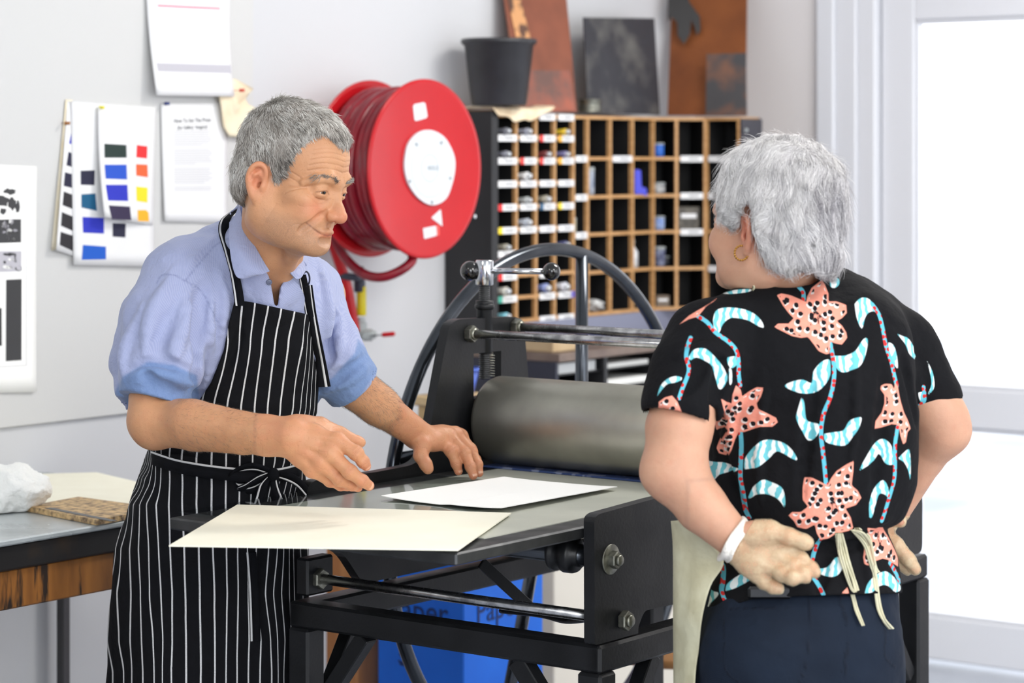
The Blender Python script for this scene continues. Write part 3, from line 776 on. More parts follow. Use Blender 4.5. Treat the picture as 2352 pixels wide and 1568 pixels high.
# things in the cells
def cell_thing(kind, L, nrm, xs, zs, i, j, fx, w, h, c, label, cat, c2=None, group=None, rough=0.5, depth=0.05):
    floor = zs[j+1]+TH/2+0.0008
    o = L.f(xs[i]+(xs[i+1]-xs[i])*fx, floor)-nrm*depth
    m_ = mat(kind+'_surface', c, rough, c2=c2, scale=60)
    q = MB(); T = thing(kind, o, label, cat, group)
    if kind in ('ink_tin', 'jar', 'can', 'bottle'):
        if kind == 'bottle': pr = [(w/2, 0), (w/2, h*0.55), (w*0.22, h*0.75), (w*0.22, h*0.86)]
        else: pr = [(w/2-0.002, 0), (w/2, 0.002), (w/2, h*0.88), (w/2-0.002, h*0.9)]
        q.lathe(o, ZX, pr, 20); q.build('body', m_, T)
        q = MB(); r = w/2+0.001 if kind != 'bottle' else w*0.26
        q.lathe(o+ZX*(h*(0.86)), ZX, [(r, 0), (r, h*0.12), (r-0.002, h*0.14)], 20); q.build('lid', M['grey_plastic'], T)
    elif kind in ('box', 'tape_pack'):
        q.box(o+ZX*(h/2), (w, 0.05, h), (L.d, nrm, ZX), 0.002); q.build('body', m_, T)
        q = MB(); q.box(o+ZX*(h*0.6)+nrm*0.0255, (w*0.7, 0.001, h*0.2), (L.d, nrm, ZX)); q.build('label', M['paper'], T)
    elif kind == 'ink_tube':
        # squeezed tubes lying with their necks out
        a = o+ZX*(w*0.3)+L.d*(-w*0.2)
        vs = []; n = 12; K = 7
        for k in range(K+1):
            s_ = k/K
            for g in range(n):
                an = 2*math.pi*g/n
                ry = w*0.28*(0.5+0.5*s_); rz = w*0.28*(0.15+0.85*s_)
                vs.append(a+nrm*(-0.03+0.07*s_)+L.d*(math.cos(an)*ry+0.02*s_*(rnd.random()*0.1+0.3))+ZX*(math.sin(an)*rz+0.002))
        fs = [(k*n+g, k*n+(g+1) % n, (k+1)*n+(g+1) % n, (k+1)*n+g) for k in range(K) for g in range(n)]
        fs += [tuple(range(n))[::-1], tuple(K*n+g for g in range(n))]
        q.add(vs, fs, True); q.build('body', m_, T)
        q = MB(); q.lathe(a+nrm*0.04+L.d*0.006+ZX*0.002, nrm, [(w*0.16, 0), (w*0.16, 0.012)], 10); q.build('cap', M['white_plastic'], T)
    elif kind == 'crumpled_rag':
        vs = []; n, m2 = 22, 14
        for a_ in range(m2+1):
            for g in range(n):
                th = math.pi*a_/m2; ph = 2*math.pi*g/n
                r = 1+0.22*math.sin(3*ph+5*th)+0.14*math.cos(7*ph-4*th)
                vs.append(o+L.d*(w/2*r*math.sin(th)*math.cos(ph))+nrm*(0.03*r*math.sin(th)*math.sin(ph))+ZX*(h/2+h/2*math.cos(th)*min(r, 1)))
        fs = [(a_*n+g, (a_+1)*n+g, (a_+1)*n+(g+1) % n, a_*n+(g+1) % n) for a_ in range(m2) for g in range(n)]
        q.add(vs, fs, True); q.build('rag', m_, T)
    return T
silver = (196, 198, 202)
cell_thing('ink_tin', FC, nC, sC, rB, 0, 0, 0.32, 0.033, 0.042, (44, 104, 200), 'small bright blue ink tin in the top row of the pigeonholes', 'tin', depth=0.03)
cell_thing('ink_tin', FC, nC, sC, rB, 0, 2, 0.34, 0.034, 0.042, (96, 128, 196), 'pale blue ink tin in the third row of the pigeonholes', 'tin', (170, 186, 216), depth=0.03)
cell_thing('jar', FC, nC, sC, rB, 0, 1, 0.32, 0.04, 0.034, (110, 112, 116), 'squat grey jar in the second row of the pigeonholes, right of the blue bent card', 'jar', (190, 190, 190), depth=0.03)
cell_thing('jar', FC, nC, sC, rB, 0, 3, 0.35, 0.036, 0.06, (64, 68, 100), 'dark blue printed jar in the fourth row of the pigeonholes', 'jar', (130, 136, 160), depth=0.03)
cell_thing('box', FC, nC, sC, rB, 0, 4, 0.42, 0.042, 0.034, (112, 98, 84), 'small brown box in the bottom row of the pigeonholes', 'box', depth=0.03)
cell_thing('can', FA, NX, sB, rB, 1, 1, 0.34, 0.04, 0.082, (112, 124, 146), 'tall grey-blue can in the second row of the pigeonholes', 'can', (180, 186, 196), depth=0.03)
cell_thing('can', FA, NX, sB, rB, 1, 0, 0.24, 0.024, 0.07, (72, 72, 76), 'tall dark grey canister in the top row beside the narrow cells', 'can', depth=0.04)
cell_thing('can', FA, NX, sB, rB, 2, 0, 0.2, 0.02, 0.068, (48, 48, 56), 'black canister in the top row, middle of the three canisters', 'can', depth=0.04)
cell_thing('can', FA, NX, sB, rB, 3, 0, 0.2, 0.02, 0.07, (100, 90, 84), 'brownish canister in the top row, left of the blue tin', 'can', depth=0.04)
cell_thing('bottle', FA, NX, sB, rB, 3, 3, 0.3, 0.042, 0.085, (196, 200, 206), 'white plastic bottle in the fourth row of the pigeonholes', 'bottle', (236, 236, 236), depth=0.03)
cell_thing('jar', FA, NX, sB, rB, 1, 3, 0.4, 0.04, 0.045, (74, 72, 72), 'dim grey jar in the fourth row of the pigeonholes', 'jar', (140, 140, 140), depth=0.05)
cell_thing('jar', FA, NX, sB, rB, 2, 4, 0.12, 0.026, 0.052, (120, 116, 108), 'grey jar in the bottom row beside the white rag', 'jar', (180, 176, 166), depth=0.025)
cell_thing('crumpled_rag', FA, NX, sB, rB, 1, 4, 0.52, 0.062, 0.036, (226, 228, 228), 'crumpled white rag in the bottom row of the pigeonholes', 'rag', (150, 146, 142), depth=0.025)
cell_thing('jar', FA, NX, sB, rB, 0, 2, 0.4, 0.03, 0.045, (150, 148, 128), 'small pale jar in the third row of the slim column', 'jar', (190, 188, 170), depth=0.03)
cell_thing('can', FA, NX, sB, rB, 0, 0, 0.3, 0.02, 0.07, (64, 64, 70), 'black canister in the top cell of the slim column', 'can', depth=0.04)
cell_thing('box', FC, nC, sC, rB, 1, 2, 0.5, 0.07, 0.07, (62, 58, 52), 'dark box filling a wide cell in the third row', 'box', (100, 94, 84), depth=0.05)
cell_thing('box', FD, INW, sD, rB, 0, 1, 0.45, 0.05, 0.045, (96, 70, 66), 'dark red box in a wide cell beside the woman', 'box', depth=0.05)
cell_thing('jar', FC, nC, sC, rB, 0, 3, 0.75, 0.024, 0.03, (60, 60, 66), 'tiny black jar beside the dark blue printed jar', 'jar', depth=0.06)
# blue bent card
q = MB(); x0 = sB[3]+TH/2+0.002; fl_ = rB[2]+TH/2+0.001
pts = [(x0, fl_+0.075), (x0+0.030, fl_+0.072), (x0+0.033, fl_+0.022), (x0+0.06, fl_+0.018), (x0+0.064, fl_-0.008), (x0+0.04, fl_), (x0, fl_)]
q.prism([FA.f(x, z)-NX*0.0+NX*0.004 for (x, z) in roundpoly(pts, 0.006)], -NX*0.003)
tag(q.build('folded_card', mat('violet_blue_card', (84, 88, 214), 0.6)), 'violet-blue bent card sticking out of a pigeonhole', 'card')
# ink tubes in the slim cells
tb = [((1, 3), (236, 190, 40), 'yellow ink tube under the top row of labels'), ((0, 0), (70, 72, 84), 'dark tube in the top left pigeonhole'), ((0, 1), (150, 154, 172), 'pale tube in the top pigeonhole, second column'),
      ((3, 1), None, 0)]
def tube_at(j, i, c, label, w=0.034, n=1):
    for k in range(n):
        cell_thing('ink_tube', FA, NX, sA, rA, i, j, 0.4+0.25*k, w, w, c, label, 'ink tube', (min(c[0]+40, 255), min(c[1]+40, 255), min(c[2]+40, 255)), depth=0.028)
tube_at(0, 3, (232, 190, 40), 'yellow ink tube in the top row of the slim cells')
tube_at(0, 0, (96, 98, 108), 'dark grey ink tube in the first cell at the top left')
tube_at(0, 1, (150, 154, 170), 'pale grey ink tube in the top row, second cell')
tube_at(1, 2, (110, 40, 40), 'dark red ink tube in the second row of the slim cells')
tube_at(1, 3, (110, 106, 150), 'violet ink tube in the second row of the slim cells')
tube_at(1, 0, (110, 112, 124), 'grey ink tube in the second row, first cell')
tube_at(2, 1, (226, 228, 230), 'white ink tube in the third row of the slim cells', 0.042)
tube_at(3, 1, (160, 166, 166), 'silver ink tube in the fourth row, second cell')
tube_at(3, 2, (150, 146, 130), 'olive grey ink tube in the fourth row, third cell', 0.04)
tube_at(4, 1, (176, 184, 196), 'pale blue-grey ink tube in the fifth row of the slim cells', 0.04)
tube_at(5, 0, (150, 146, 130), 'beige ink tube in the sixth row, first cell')
tube_at(5, 3, (70, 74, 120), 'dark blue ink tube in the sixth row, fourth cell')
tube_at(7, 0, (196, 194, 184), 'cream ink tube in the eighth row, first cell', 0.045)
tube_at(7, 2, (110, 124, 176), 'blue and white ink tubes just under the black knob', 0.048)
tube_at(7, 3, (206, 208, 220), 'white ink tube right of the blue ones under the black knob', 0.048)
tube_at(8, 0, (110, 180, 196), 'turquoise ink tube in the lowest row of the slim cells')

# ---------------------------------------------------------------- things on top of the cabinet
TT = TOPZ+0.0085
def top_pt(u, depth): p = FA.f(FA.at(u), TT)-NX*depth; return p
# cloth under the pot
pot_c = FA.f(FA.at(1146)+0.003, TT)-NX*0.03
def ragged(name, path_pts, mt, label, cat, rows=10, cols=26, seed=3, amp=0.006, ths=0.003):
    """draped cloth: path_pts(a, t) -> Vector"""
    q = MB(); vs = []
    for j in range(rows+1):
        for i in range(cols+1): vs.append(path_pts(i/cols, j/rows))
    q.add(vs, [(j*(cols+1)+i, (j+1)*(cols+1)+i, (j+1)*(cols+1)+i+1, j*(cols+1)+i+1) for j in range(rows) for i in range(cols)], True)
    o = q.build(name, mt); m_ = o.modifiers.new('s', 'SOLIDIFY'); m_.thickness = ths; m_.offset = 1
    m2 = o.modifiers.new('b', 'SUBSURF'); m2.levels = 1; m2.render_levels = 1
    return tag(o, label, cat)
xs0, xs1 = sA[0]-0.03, FA.at(1262)
def clothp(a, t):
    x = xs0+(xs1-xs0)*a
    if t < 0.5: d = 0.15*(1-t*2)-0.012; z = TT+0.0035+0.003*abs(math.sin(a*31))
    else:
        k = (t-0.5)*2; d = -0.013-0.006*k-0.004*math.sin(a*26+2)*k; z = TT+0.0035-k*(0.006+0.030*math.sin(math.pi*min(a*1.15, 1))**0.8+0.004*math.sin(a*23))
    if a > 0.86: z += (a-0.86)*0.06
    return FA.f(x, z)-NX*d
ragged('cloth', clothp, mat('cream_rag', (248, 230, 198), 0.9, c2=(232, 206, 170), scale=30, bump=0.2), 'cream rag spread over the cabinet top under the black pot', 'cloth')
# black pot
t = thing('plant_pot', pot_c+ZX*0.006, 'black plastic plant pot standing on the cream rag on the cabinet', 'plant pot')
PY = pot_c.y; pc = P(1146, 250, PY); pc.z = TT+0.011
r1 = 83/FPX*PY; r0 = 64/FPX*PY; hh = 152/FPX*PY
q = MB(); q.lathe(pc, ZX, [(0.001, 0), (r0-0.004, 0), (r0, 0.004), (r1-0.004, hh-0.018), (r1, hh-0.016), (r1+0.003, hh-0.002), (r1+0.001, hh), (r1-0.004, hh), (r1-0.006, hh-0.014), (r0-0.006, 0.008), (0.001, 0.006)], 48, caps=False)
q.build('pot_shell', M['black_plastic'], t)
q = MB(); q.lathe(pc, ZX, [(r1+0.001, hh-0.014), (r1+0.005, hh-0.012), (r1+0.0055, hh-0.001), (r1+0.001, hh+0.001)], 48, caps=False); q.build('rim', M['black_plastic'], t)
# leaning plates
def slab(name, px, Ys, th, mt, label, cat, nrm):
    pts = [P(u, v, Y) for (u, v), Y in zip(px, Ys)]
    q = MB(); q.prism(pts, -nrm*th); return tag(q.build(name, mt), label, cat)
M['copper'] = mat('patinated_copper', (154, 92, 70), 0.42, metal=0.4, c2=(100, 64, 52), scale=5, lo=0.35, hi=0.7, rough2=0.6)
M['copper2'] = mat('brown_copper', (158, 92, 48), 0.4, metal=0.45, c2=(104, 56, 30), scale=4, lo=0.3, hi=0.75, rough2=0.6)
M['slate'] = mat('inked_dark_plate', (46, 46, 52), 0.5, c2=(104, 102, 98), scale=9, lo=0.5, hi=0.78, bump=0.03)
M['slate2'] = mat('mottled_grey_plate', (72, 70, 72), 0.45, c2=(130, 90, 70), scale=9, lo=0.5, hi=0.7)
def yA(u, dep): k = FA.f(FA.at(u), 0)-NX*dep; return k.y
o1 = thing('copper_plate', P(1270, 258, 6.98), 'tall reddish copper plate leaning on the wall behind the black pot', 'metal plate')
q = MB(); ptsc = [P(u, v, Y) for (u, v), Y in zip([(1196, 257), (1326, 258), (1296, -60), (1150, -60)], [6.95, 7.13, 7.22, 7.02])]
q.prism(ptsc, -NX*0.003); q.build('plate', M['copper'], o1)
def on_quad(pts, a, t): return (pts[3]*(1-a)+pts[2]*a)*(1-t)+(pts[0]*(1-a)+pts[1]*a)*t
q = MB(); L_ = [on_quad(ptsc, a, t)+NX*0.0012+INW*0.0006 for (a, t) in ((0.02, 0.0), (0.2, 0.0), (0.34, 0.5), (0.25, 0.62), (0.1, 0.5))]
q.prism(L_, NX*0.0006); q.build('etched_patch', mat('etched_brown_patch', (96, 66, 52), 0.5, c2=(214, 156, 104), scale=22, lo=0.45, hi=0.55), o1)
q = MB(); L_ = [on_quad(ptsc, a, t)+NX*0.0012+INW*0.0006 for (a, t) in ((0.05, 0.7), (0.93, 0.7), (0.97, 0.99), (0.05, 0.99))]
q.prism(L_, NX*0.0006); q.build('etched_patch', mat('etched_grey_patch', (110, 80, 72), 0.45, c2=(178, 96, 72), scale=9, lo=0.4, hi=0.65), o1)
slab('dark_plate', [(1350, 259), (1516, 264), (1503, 42), (1341, 40)], [yA(1350, 0.06), yA(1516, 0.07), yA(1503, 0.13)+0.05, yA(1341, 0.13)], 0.004, M['slate'], 'dark grey inked plate leaning between the two copper plates', 'metal plate', NX)
o2 = thing('copper_plate', P(1620, 265, 7.62), 'brown copper plate with a black claw-like stain, on the right of the cabinet top', 'metal plate')
q = MB(); ptsd = [P(u, v, Y) for (u, v), Y in zip([(1533, 265), (1712, 266), (1716, -60), (1545, -60)], [7.58, 7.50, 7.72, 7.80])]
q.prism(ptsd, BX*0.003); q.build('plate', M['copper2'], o2)
q = MB(); ol = [(1540, -40), (1575, -40), (1588, 5), (1612, 38), (1614, 70), (1606, 82), (1600, 60), (1592, 46), (1590, 78), (1576, 102), (1562, 82), (1560, 52), (1548, 40), (1539, 50)]
q.prism([P(u, v, 7.60+(0-v)/300*-0.0+0.12*(1-(v+60)/325)+0.0)-BX*0.012 for (u, v) in ol], -BX*0.0008); q.build('black_stain', mat('asphaltum_black', (24, 22, 24), 0.45), o2)
slab('small_plate', [(1622, 264), (1716, 265), (1714, 122), (1624, 124)], [7.50, 7.43, 7.50, 7.56], 0.003, M['slate2'], 'small mottled grey plate leaning on the right copper plate', 'metal plate', INW*-1)
t = thing('tin_can', FA.f(FA.at(1376), TT)-NX*0.012, 'open silver tin can on the cabinet top in front of the dark plate', 'tin can')
cp = FA.f(FA.at(1376), TT)-NX*0.035; rr = 27/FPX*cp.y
q = MB(); q.lathe(cp, ZX, [(rr-0.001, 0), (rr, 0.001), (rr-0.001, 0.003), (rr-0.001, 0.034), (rr+0.001, 0.036), (rr, 0.038), (rr-0.002, 0.037), (rr-0.002, 0.004), (0.001, 0.003)], 28, caps=False); q.build('can_body', M['nut'], t)
q = MB(); q.lathe(cp, ZX, [(rr+0.0004, 0.010), (rr+0.0012, 0.012), (rr+0.0012, 0.014), (rr+0.0004, 0.016)], 28, caps=False); q.build('can_rib', M['nut'], t)

# ---------------------------------------------------------------- counter, drawers and boxes under the cabinet
ctr = thing('counter', Vector((0.3, 6.9, 0)), 'dark counter with stacked paper trays below the pigeonhole cabinet', 'counter')
CZ = 1.017
def CB(s, d, z): return WL.f(s, z, d)
scs, sce = 0.996, 2.2
q = MB(); q.box(CB((scs+sce)/2, 0.205, CZ-0.012), (sce-scs, 0.405, 0.024), (BX, NX, ZX), 0.002); q.build('worktop', mat('dark_worktop', (96, 80, 74), 0.5, c2=(126, 108, 96), scale=8), ctr)
q = MB(); q.box(CB((1.07+sce)/2, 0.09, (CZ+rA[-1]-0.006)/2), (sce-1.07, 0.17, rA[-1]-0.006-CZ), (BX, NX, ZX)); q.build('plinth', mat('lavender_grey_plinth', (132, 136, 158), 0.5), ctr)
q = MB(); q.box(CB(scs+0.006, 0.20, (0.6+CZ-0.024)/2), (0.012, 0.39, CZ-0.024-0.6), (BX, NX, ZX)); q.build('side_panel', mat('navy_panel', (36, 38, 54), 0.5), ctr)
for s_ in (1.235, 1.5, 1.85, 2.19):
    q = MB(); q.box(CB(s_, 0.2, (0.6+CZ-0.024)/2), (0.016, 0.39, CZ-0.024-0.6), (BX, NX, ZX)); q.build('upright', M['black_board'], ctr)
for a_, b_ in ((scs+0.012, 1.227), (1.243, 1.492), (1.508, 1.842)):
    for k in range(6):
        z = CZ-0.05-k*0.052
        q = MB(); q.box(CB((a_+b_)/2, 0.19, z-0.012), (b_-a_, 0.38, 0.004), (BX, NX, ZX)); q.build('tray', M['black_board'], ctr)
        q = MB(); h_ = rnd.uniform(0.012, 0.03); q.box(CB((a_+b_)/2-0.005, 0.19, z-0.0098+h_/2), (b_-a_-0.02, 0.37, h_), (BX, NX, ZX)); o = q.build('paper_stack', mat('stacked_paper', rnd.choice([(236, 238, 236), (206, 208, 208), (226, 226, 222)]), 0.8), ctr)
q = MB(); q.box(CB((scs+sce)/2, 0.20, 0.59), (sce-scs, 0.39, 0.02), (BX, NX, ZX)); q.build('base_board', M['black_board'], ctr)
q = MB(); q.box(CB((scs+sce)/2, 0.20, 0.29), (sce-scs, 0.38, 0.58), (BX, NX, ZX), 0.003); q.build('lower_cupboard', mat('beige_cupboard', (214, 208, 196), 0.6), ctr)
# cardboard box and white cup on the counter
cbx = thing('cardboard_box', CB(1.07, 0.3, CZ+0.001), 'low tan cardboard box on the counter behind the press', 'box')
q = MB(); q.box(CB(1.07, 0.28, CZ+0.018), (0.13, 0.2, 0.034), (BX, NX, ZX), 0.002); q.build('carton', mat('tan_cardboard', (196, 172, 136), 0.8, c2=(180, 154, 118), scale=10), cbx)
q = MB(); q.box(CB(1.07, 0.28, CZ+0.037), (0.134, 0.204, 0.003), (BX, NX, ZX)); q.build('lid', mat('tan_cardboard_lid', (206, 184, 150), 0.8), cbx)
q = MB(); cpos = CB(1.18, 0.34, CZ+0.001); q.lathe(cpos, ZX, [(0.001, 0), (0.022, 0), (0.024, 0.002), (0.031, 0.052), (0.032, 0.054), (0.030, 0.054), (0.023, 0.004), (0.001, 0.003)], 28, caps=False)
tag(q.build('cup', mat('white_cup', (236, 236, 238), 0.4)), 'white paper cup beside the tan box on the counter', 'cup')
# blue tub and wooden stool seen between the man and the press
t = thing('plastic_tub', P(1045, 905, 6.2), 'blue plastic tub standing behind the press frame', 'tub')
c0 = P(1052, 905, 6.25); q = MB(); q.lathe(c0, ZX, [(0.001, 0), (0.04, 0), (0.055, 0.066), (0.052, 0.066), (0.038, 0.004), (0.001, 0.003)], 30, caps=False); q.build('tub_body', mat('blue_tub', (66, 96, 190), 0.4), t)
q = MB(); q.lathe(c0, ZX, [(0.054, 0.06), (0.059, 0.062), (0.059, 0.068), (0.052, 0.068)], 30, caps=False); q.build('rim', mat('blue_tub_rim', (76, 106, 200), 0.4), t)
t = thing('stool', Vector((c0.x, c0.y, 0)), 'pale wooden stool under the blue tub', 'stool')
q = MB(); q.box((c0.x, c0.y, c0.z-0.014), (0.17, 0.17, 0.026), (BX, NX, ZX), 0.004); q.build('seat', mat('pale_stool_wood', (214, 186, 140), 0.6), t)
for i in (-1, 1):
    for j in (-1, 1):
        q = MB(); q.beam(Vector((c0.x, c0.y, c0.z-0.028))+BX*0.06*i+NX*0.06*j, Vector((c0.x, c0.y, 0.001))+BX*0.085*i+NX*0.085*j, 0.024, 0.024, BX); q.build('leg', mat('stool_leg_wood', (198, 168, 120), 0.6), t)
# recycling box
rb = thing('recycling_box', P(1065, 1400, 5.95)*1.0, 'blue cardboard paper recycling box seen under the press', 'recycling box')
cr = P(1065, 1400, 5.7); cr.z = 0
q = MB(); wl_, wr_ = 0.262, 0.315; hb = zz(1255, 5.7)
q.box(cr-NX*(wl_/2)+BX*(wr_/2)+ZX*(hb/2+0.001), (wl_, wr_, hb), (NX, BX, ZX), 0.003); q.build('carton', mat('blue_cardboard', (16, 116, 236), 0.55, c2=(12, 104, 222), scale=4), rb)
q = MB(); q.box(cr-NX*(wl_/2)+BX*(wr_/2)+ZX*(hb+0.004), (wl_+0.004, wr_+0.004, 0.006), (NX, BX, ZX)); q.build('lid', mat('blue_cardboard_lid', (20, 96, 204), 0.55), rb)
dark = mat('navy_print', (14, 44, 104), 0.6)
def zb(v): return zz(v, 5.7)
fl0 = cr-BX*0.0012     # face towards the left front
fr0 = cr+NX*0.0012     # face towards the right front
q = MB(); q.text('Paper', 0.079, fl0-NX*(wl_/2+0.006)+ZX*zb(1418), NX, ZX, 0.0008); tag(q.build('printed_word', dark, rb))
q = MB(); q.text('Paper', 0.079, fr0+BX*(wr_/2-0.02)+ZX*zb(1416), BX, ZX, 0.0008); tag(q.build('printed_word', dark, rb))
for (o_, X_, uu, sgn) in ((fl0, NX, -0.17, 1), (fr0, BX, 0.215, 1)):
    for vv in (1306, 1530):
        c_ = o_+X_*uu+ZX*zb(vv); q = MB()
        # recycling mark: three bent arrows around a triangle
        for k in range(3):
            a0 = math.pi/2+k*2*math.pi/3
            def pt(r, a): return c_+X_*(r*math.cos(a))+ZX*(r*math.sin(a))
            p_ = [pt(0.030, a0-0.25), pt(0.030, a0+0.25), pt(0.022, a0+1.1), pt(0.030, a0+1.35), pt(0.012, a0+1.45), pt(0.012, a0+0.75), pt(0.016, a0+1.0), pt(0.020, a0)]
            q.add(p_[:3]+[pt(0.014, a0+1.05), pt(0.021, a0)], [(0, 1, 2, 3, 4)])
            q.add([pt(0.028, a0+1.3), pt(0.008, a0+1.2), pt(0.018, a0+1.75)], [(0, 1, 2)])
        q.build('recycling_mark', dark, rb)
# wooden cupboard left of it
q = MB(); cw = P(820, 1400, 5.9); cw.z = 0; hw = zz(1230, 5.9)
wc = thing('wooden_cupboard', cw, 'light wooden cupboard end beside the blue recycling box', 'cupboard')
q.box(cw-NX*0.05+BX*0.055+ZX*(hw/2), (0.1, 0.11, hw), (NX, BX, ZX), 0.003); q.build('carcass', mat('ochre_wood', (204, 140, 84), 0.5, c2=(182, 118, 66), scale=5, stretch=(6, 6, 0.6)), wc)
q = MB(); q.box(cw-NX*0.05+BX*0.055+ZX*(hw+0.01), (0.11, 0.12, 0.02), (NX, BX, ZX), 0.003); q.build('top', mat('pale_wood_top', (214, 158, 100), 0.5), wc)
# ---------------------------------------------------------------- etching press
BZ = 0.92
R0 = Vector((-0.0886, 3.877, 0)); L0 = Vector((-0.598, 4.261, 0))
BW = 0.638
NR = -AX
def PR_(t, q, z): return R0+BX*t+AX*q+ZX*z     # t along bed, q across from the near-right edge (0) to the left edge (BW)
LR = Line(R0+NR*0.030, BX)      # outer face of the right side plate
LLi = Line(R0+AX*(BW+0.004), BX)   # inner face of the left side plate
press = thing('etching_press', PR_(0.9, BW/2, 0), 'black steel etching press with a big roller between the two people', 'printing press')
PT = 0.022
# bed
q = MB(); q.box(PR_(0.735, BW/2, BZ-0.0105), (1.47, BW, 0.021), (BX, AX, ZX), 0.003); q.build('bed', M['bed_steel'], press)
q = MB(); q.box(PR_(0.775, BW/2-0.006, BZ+0.0008), (1.27, BW-0.115, 0.0016), (BX, AX, ZX)); q.build('bed_liner', M['sheet_steel'], press)
# roller
rc = PR_(0.80, 0, 0)
RR = 0.089
RLt = 0.925
def rp(q_, z=BZ+0.004+RR): return PR_(RLt, q_, z)
q = MB(); q.lathe(rp(BW-0.012), -AX, [(0.03, 0), (RR-0.012, 0.0), (RR-0.003, 0.004), (RR, 0.012), (RR, BW-0.04), (RR-0.012, BW-0.024), (0.03, BW-0.024)], 96); q.build('roller', M['roller'], press)
q = MB(); q.tube([rp(-0.05), rp(BW+0.06)], 0.02, 20); q.build('axle', M['bed_steel'], press)
# blanket under the roller
q = MB(); q.box(PR_(RLt+0.16, BW/2, BZ+0.0035), (0.44, BW-0.05, 0.004), (BX, AX, ZX), 0.0015); q.build('blanket', mat('blue_check_blanket', (44, 64, 112), 0.85, c2=(120, 130, 160), scale=26, lo=0.55, hi=0.6), press)
# left side plate, traced on its inner plane
def LP(u, v): return LLi.p(u, v)
lo = [(706, 1118), (722, 1103), (868, 1083), (945, 1068), (966, 1055), (985, 1000), (1022, 800), (1033, 745), (1052, 733), (1188, 727), (1204, 745), (1214, 870), (1300, 1000), (1420, 1010), (1600, 1010)]
pl = [LP(u, v) for (u, v) in lo]
tl0 = pl[0][0]
pl += [(1.535, 0.846), (1.535, 0.73), (tl0+0.16, 0.73), (tl0+0.10, 0.80), (tl0, 0.83)]
pl = roundpoly(pl, [0.012, 0.012, 0, 0.02, 0.03, 0, 0, 0.014, 0.014, 0.018, 0.018, 0, 0.05, 0.1, 0, 0.03, 0.01, 0.02, 0.03, 0.02], 4)
# window cut: build the upper part as an outline with a slot (split into two halves sharing the slot edges)
w0, wz1 = LP(1088, 812); w1, _ = LP(1151, 812); wz0 = BZ+0.0
def plate_with_window(outline, n_off, win):
    """clip outline left and right of a window and bridge above and below"""
    q = MB(); off = n_off
    (a, b, z0, z1) = win
    def clip(poly, f):
        out = []
        for i in range(len(poly)):
            p, r = poly[i], poly[(i+1) % len(poly)]
            fp, fr_ = f(p), f(r)
            if fp >= 0: out.append(p)
            if fp*fr_ < 0:
                k = fp/(fp-fr_); out.append((p[0]+(r[0]-p[0])*k, p[1]+(r[1]-p[1])*k))
        return out
    parts = [clip(outline, lambda p: a-p[0]), clip(outline, lambda p: p[0]-b)]
    mid = clip(clip(outline, lambda p: p[0]-a), lambda p: b-p[0])
    parts += [clip(mid, lambda p: p[1]-z1), clip(mid, lambda p: z0-p[1])]
    return q, parts
win = (w0, w1, BZ+0.03, wz1)
q, parts = plate_with_window(pl, None, win)
for pp in parts:
    if len(pp) > 2: q.prism([LLi.f(t, z) for (t, z) in pp], AX*PT)
q.build('side_plate', M['black_metal'], press)
# slide block with screw and spring inside the window
scL = Line(R0+AX*(BW+0.015), BX)
def SP(u, v): t, z = scL.p(u, v); return scL.f(t, z)
top = SP(1113, 597); bx_ = top.copy()
def at_z(z): r = top.copy(); r.z = z; return r
yS = top.y
def zS(v): return CAMZ-(v-HZ)/FPX*yS
prof = []; z = zS(866)
q = MB(); n = 20; pitch = 0.0042; r0 = 0.0098
turn = []
zt, zb_ = zS(640), zS(870)
N = int((zt-zb_)/pitch)
prof = []
for k in range(N):
    prof += [(r0, k*pitch), (r0+0.0022, k*pitch+pitch*0.35), (r0+0.0022, k*pitch+pitch*0.55), (r0, k*pitch+pitch*0.9)]
q.lathe(at_z(zb_), ZX, prof, 24); q.build('pressure_screw', M['bed_steel'], press)
q = MB(); q.lathe(at_z(zS(690)), ZX, [(0.0185, 0.0), (0.0185, -0.006), (0.0165, -0.012), (0.0165, -0.105), (0.0145, -0.108)][::-1], 24)
q.lathe(at_z(zS(700)), ZX, [(0.0165, -0.01), (0.0205, -0.006), (0.0205, 0.0), (0.0175, 0.004)], 24); q.build('screw_sleeve', M['black_metal'], press)
q = MB(); q.lathe(at_z(zS(655)), ZX, [(0.0165, 0), (0.0185, 0.002), (0.0185, 0.050), (0.0170, 0.052)], 32); hd = q.build('handle_boss', M['chrome'], press)
hb_ = at_z(zS(622)); hdir = Vector((0.985, -0.17, 0))
q = MB(); q.tube([hb_-hdir*0.0, hb_+hdir*0.14], 0.0062, 18); q.build('handle_bar', M['chrome'], press)
q = MB(); q.sphere(hb_+hdir*0.139, 0.0185, 32, 20); q.build('knob', M['knob'], press)
q = MB(); q.sphere(hb_-hdir*0.030-Vector((0, 0.004, 0)), 0.0205, 32, 20); q.build('knob', M['knob'], press)
sp = []
for k in range(120):
    a = k/120*9*2*math.pi; zz_ = zS(812)+(zS(865)-zS(812))*k/120
    sp.append(at_z(zz_)+BX*0.021*1.0+BX*0.0075*math.cos(a)+AX*0.0075*math.sin(a)-Vector((0, 0.01, 0)))
q = MB(); q.tube(sp, 0.0013, 6); q.build('spring', M['nut'], press)
q = MB(); q.box(rp(BW+0.016, BZ+0.085), (w1-w0-0.006, 0.03, 0.11), (BX, AX, ZX), 0.003); q.build('bearing_block', M['black_metal'], press)
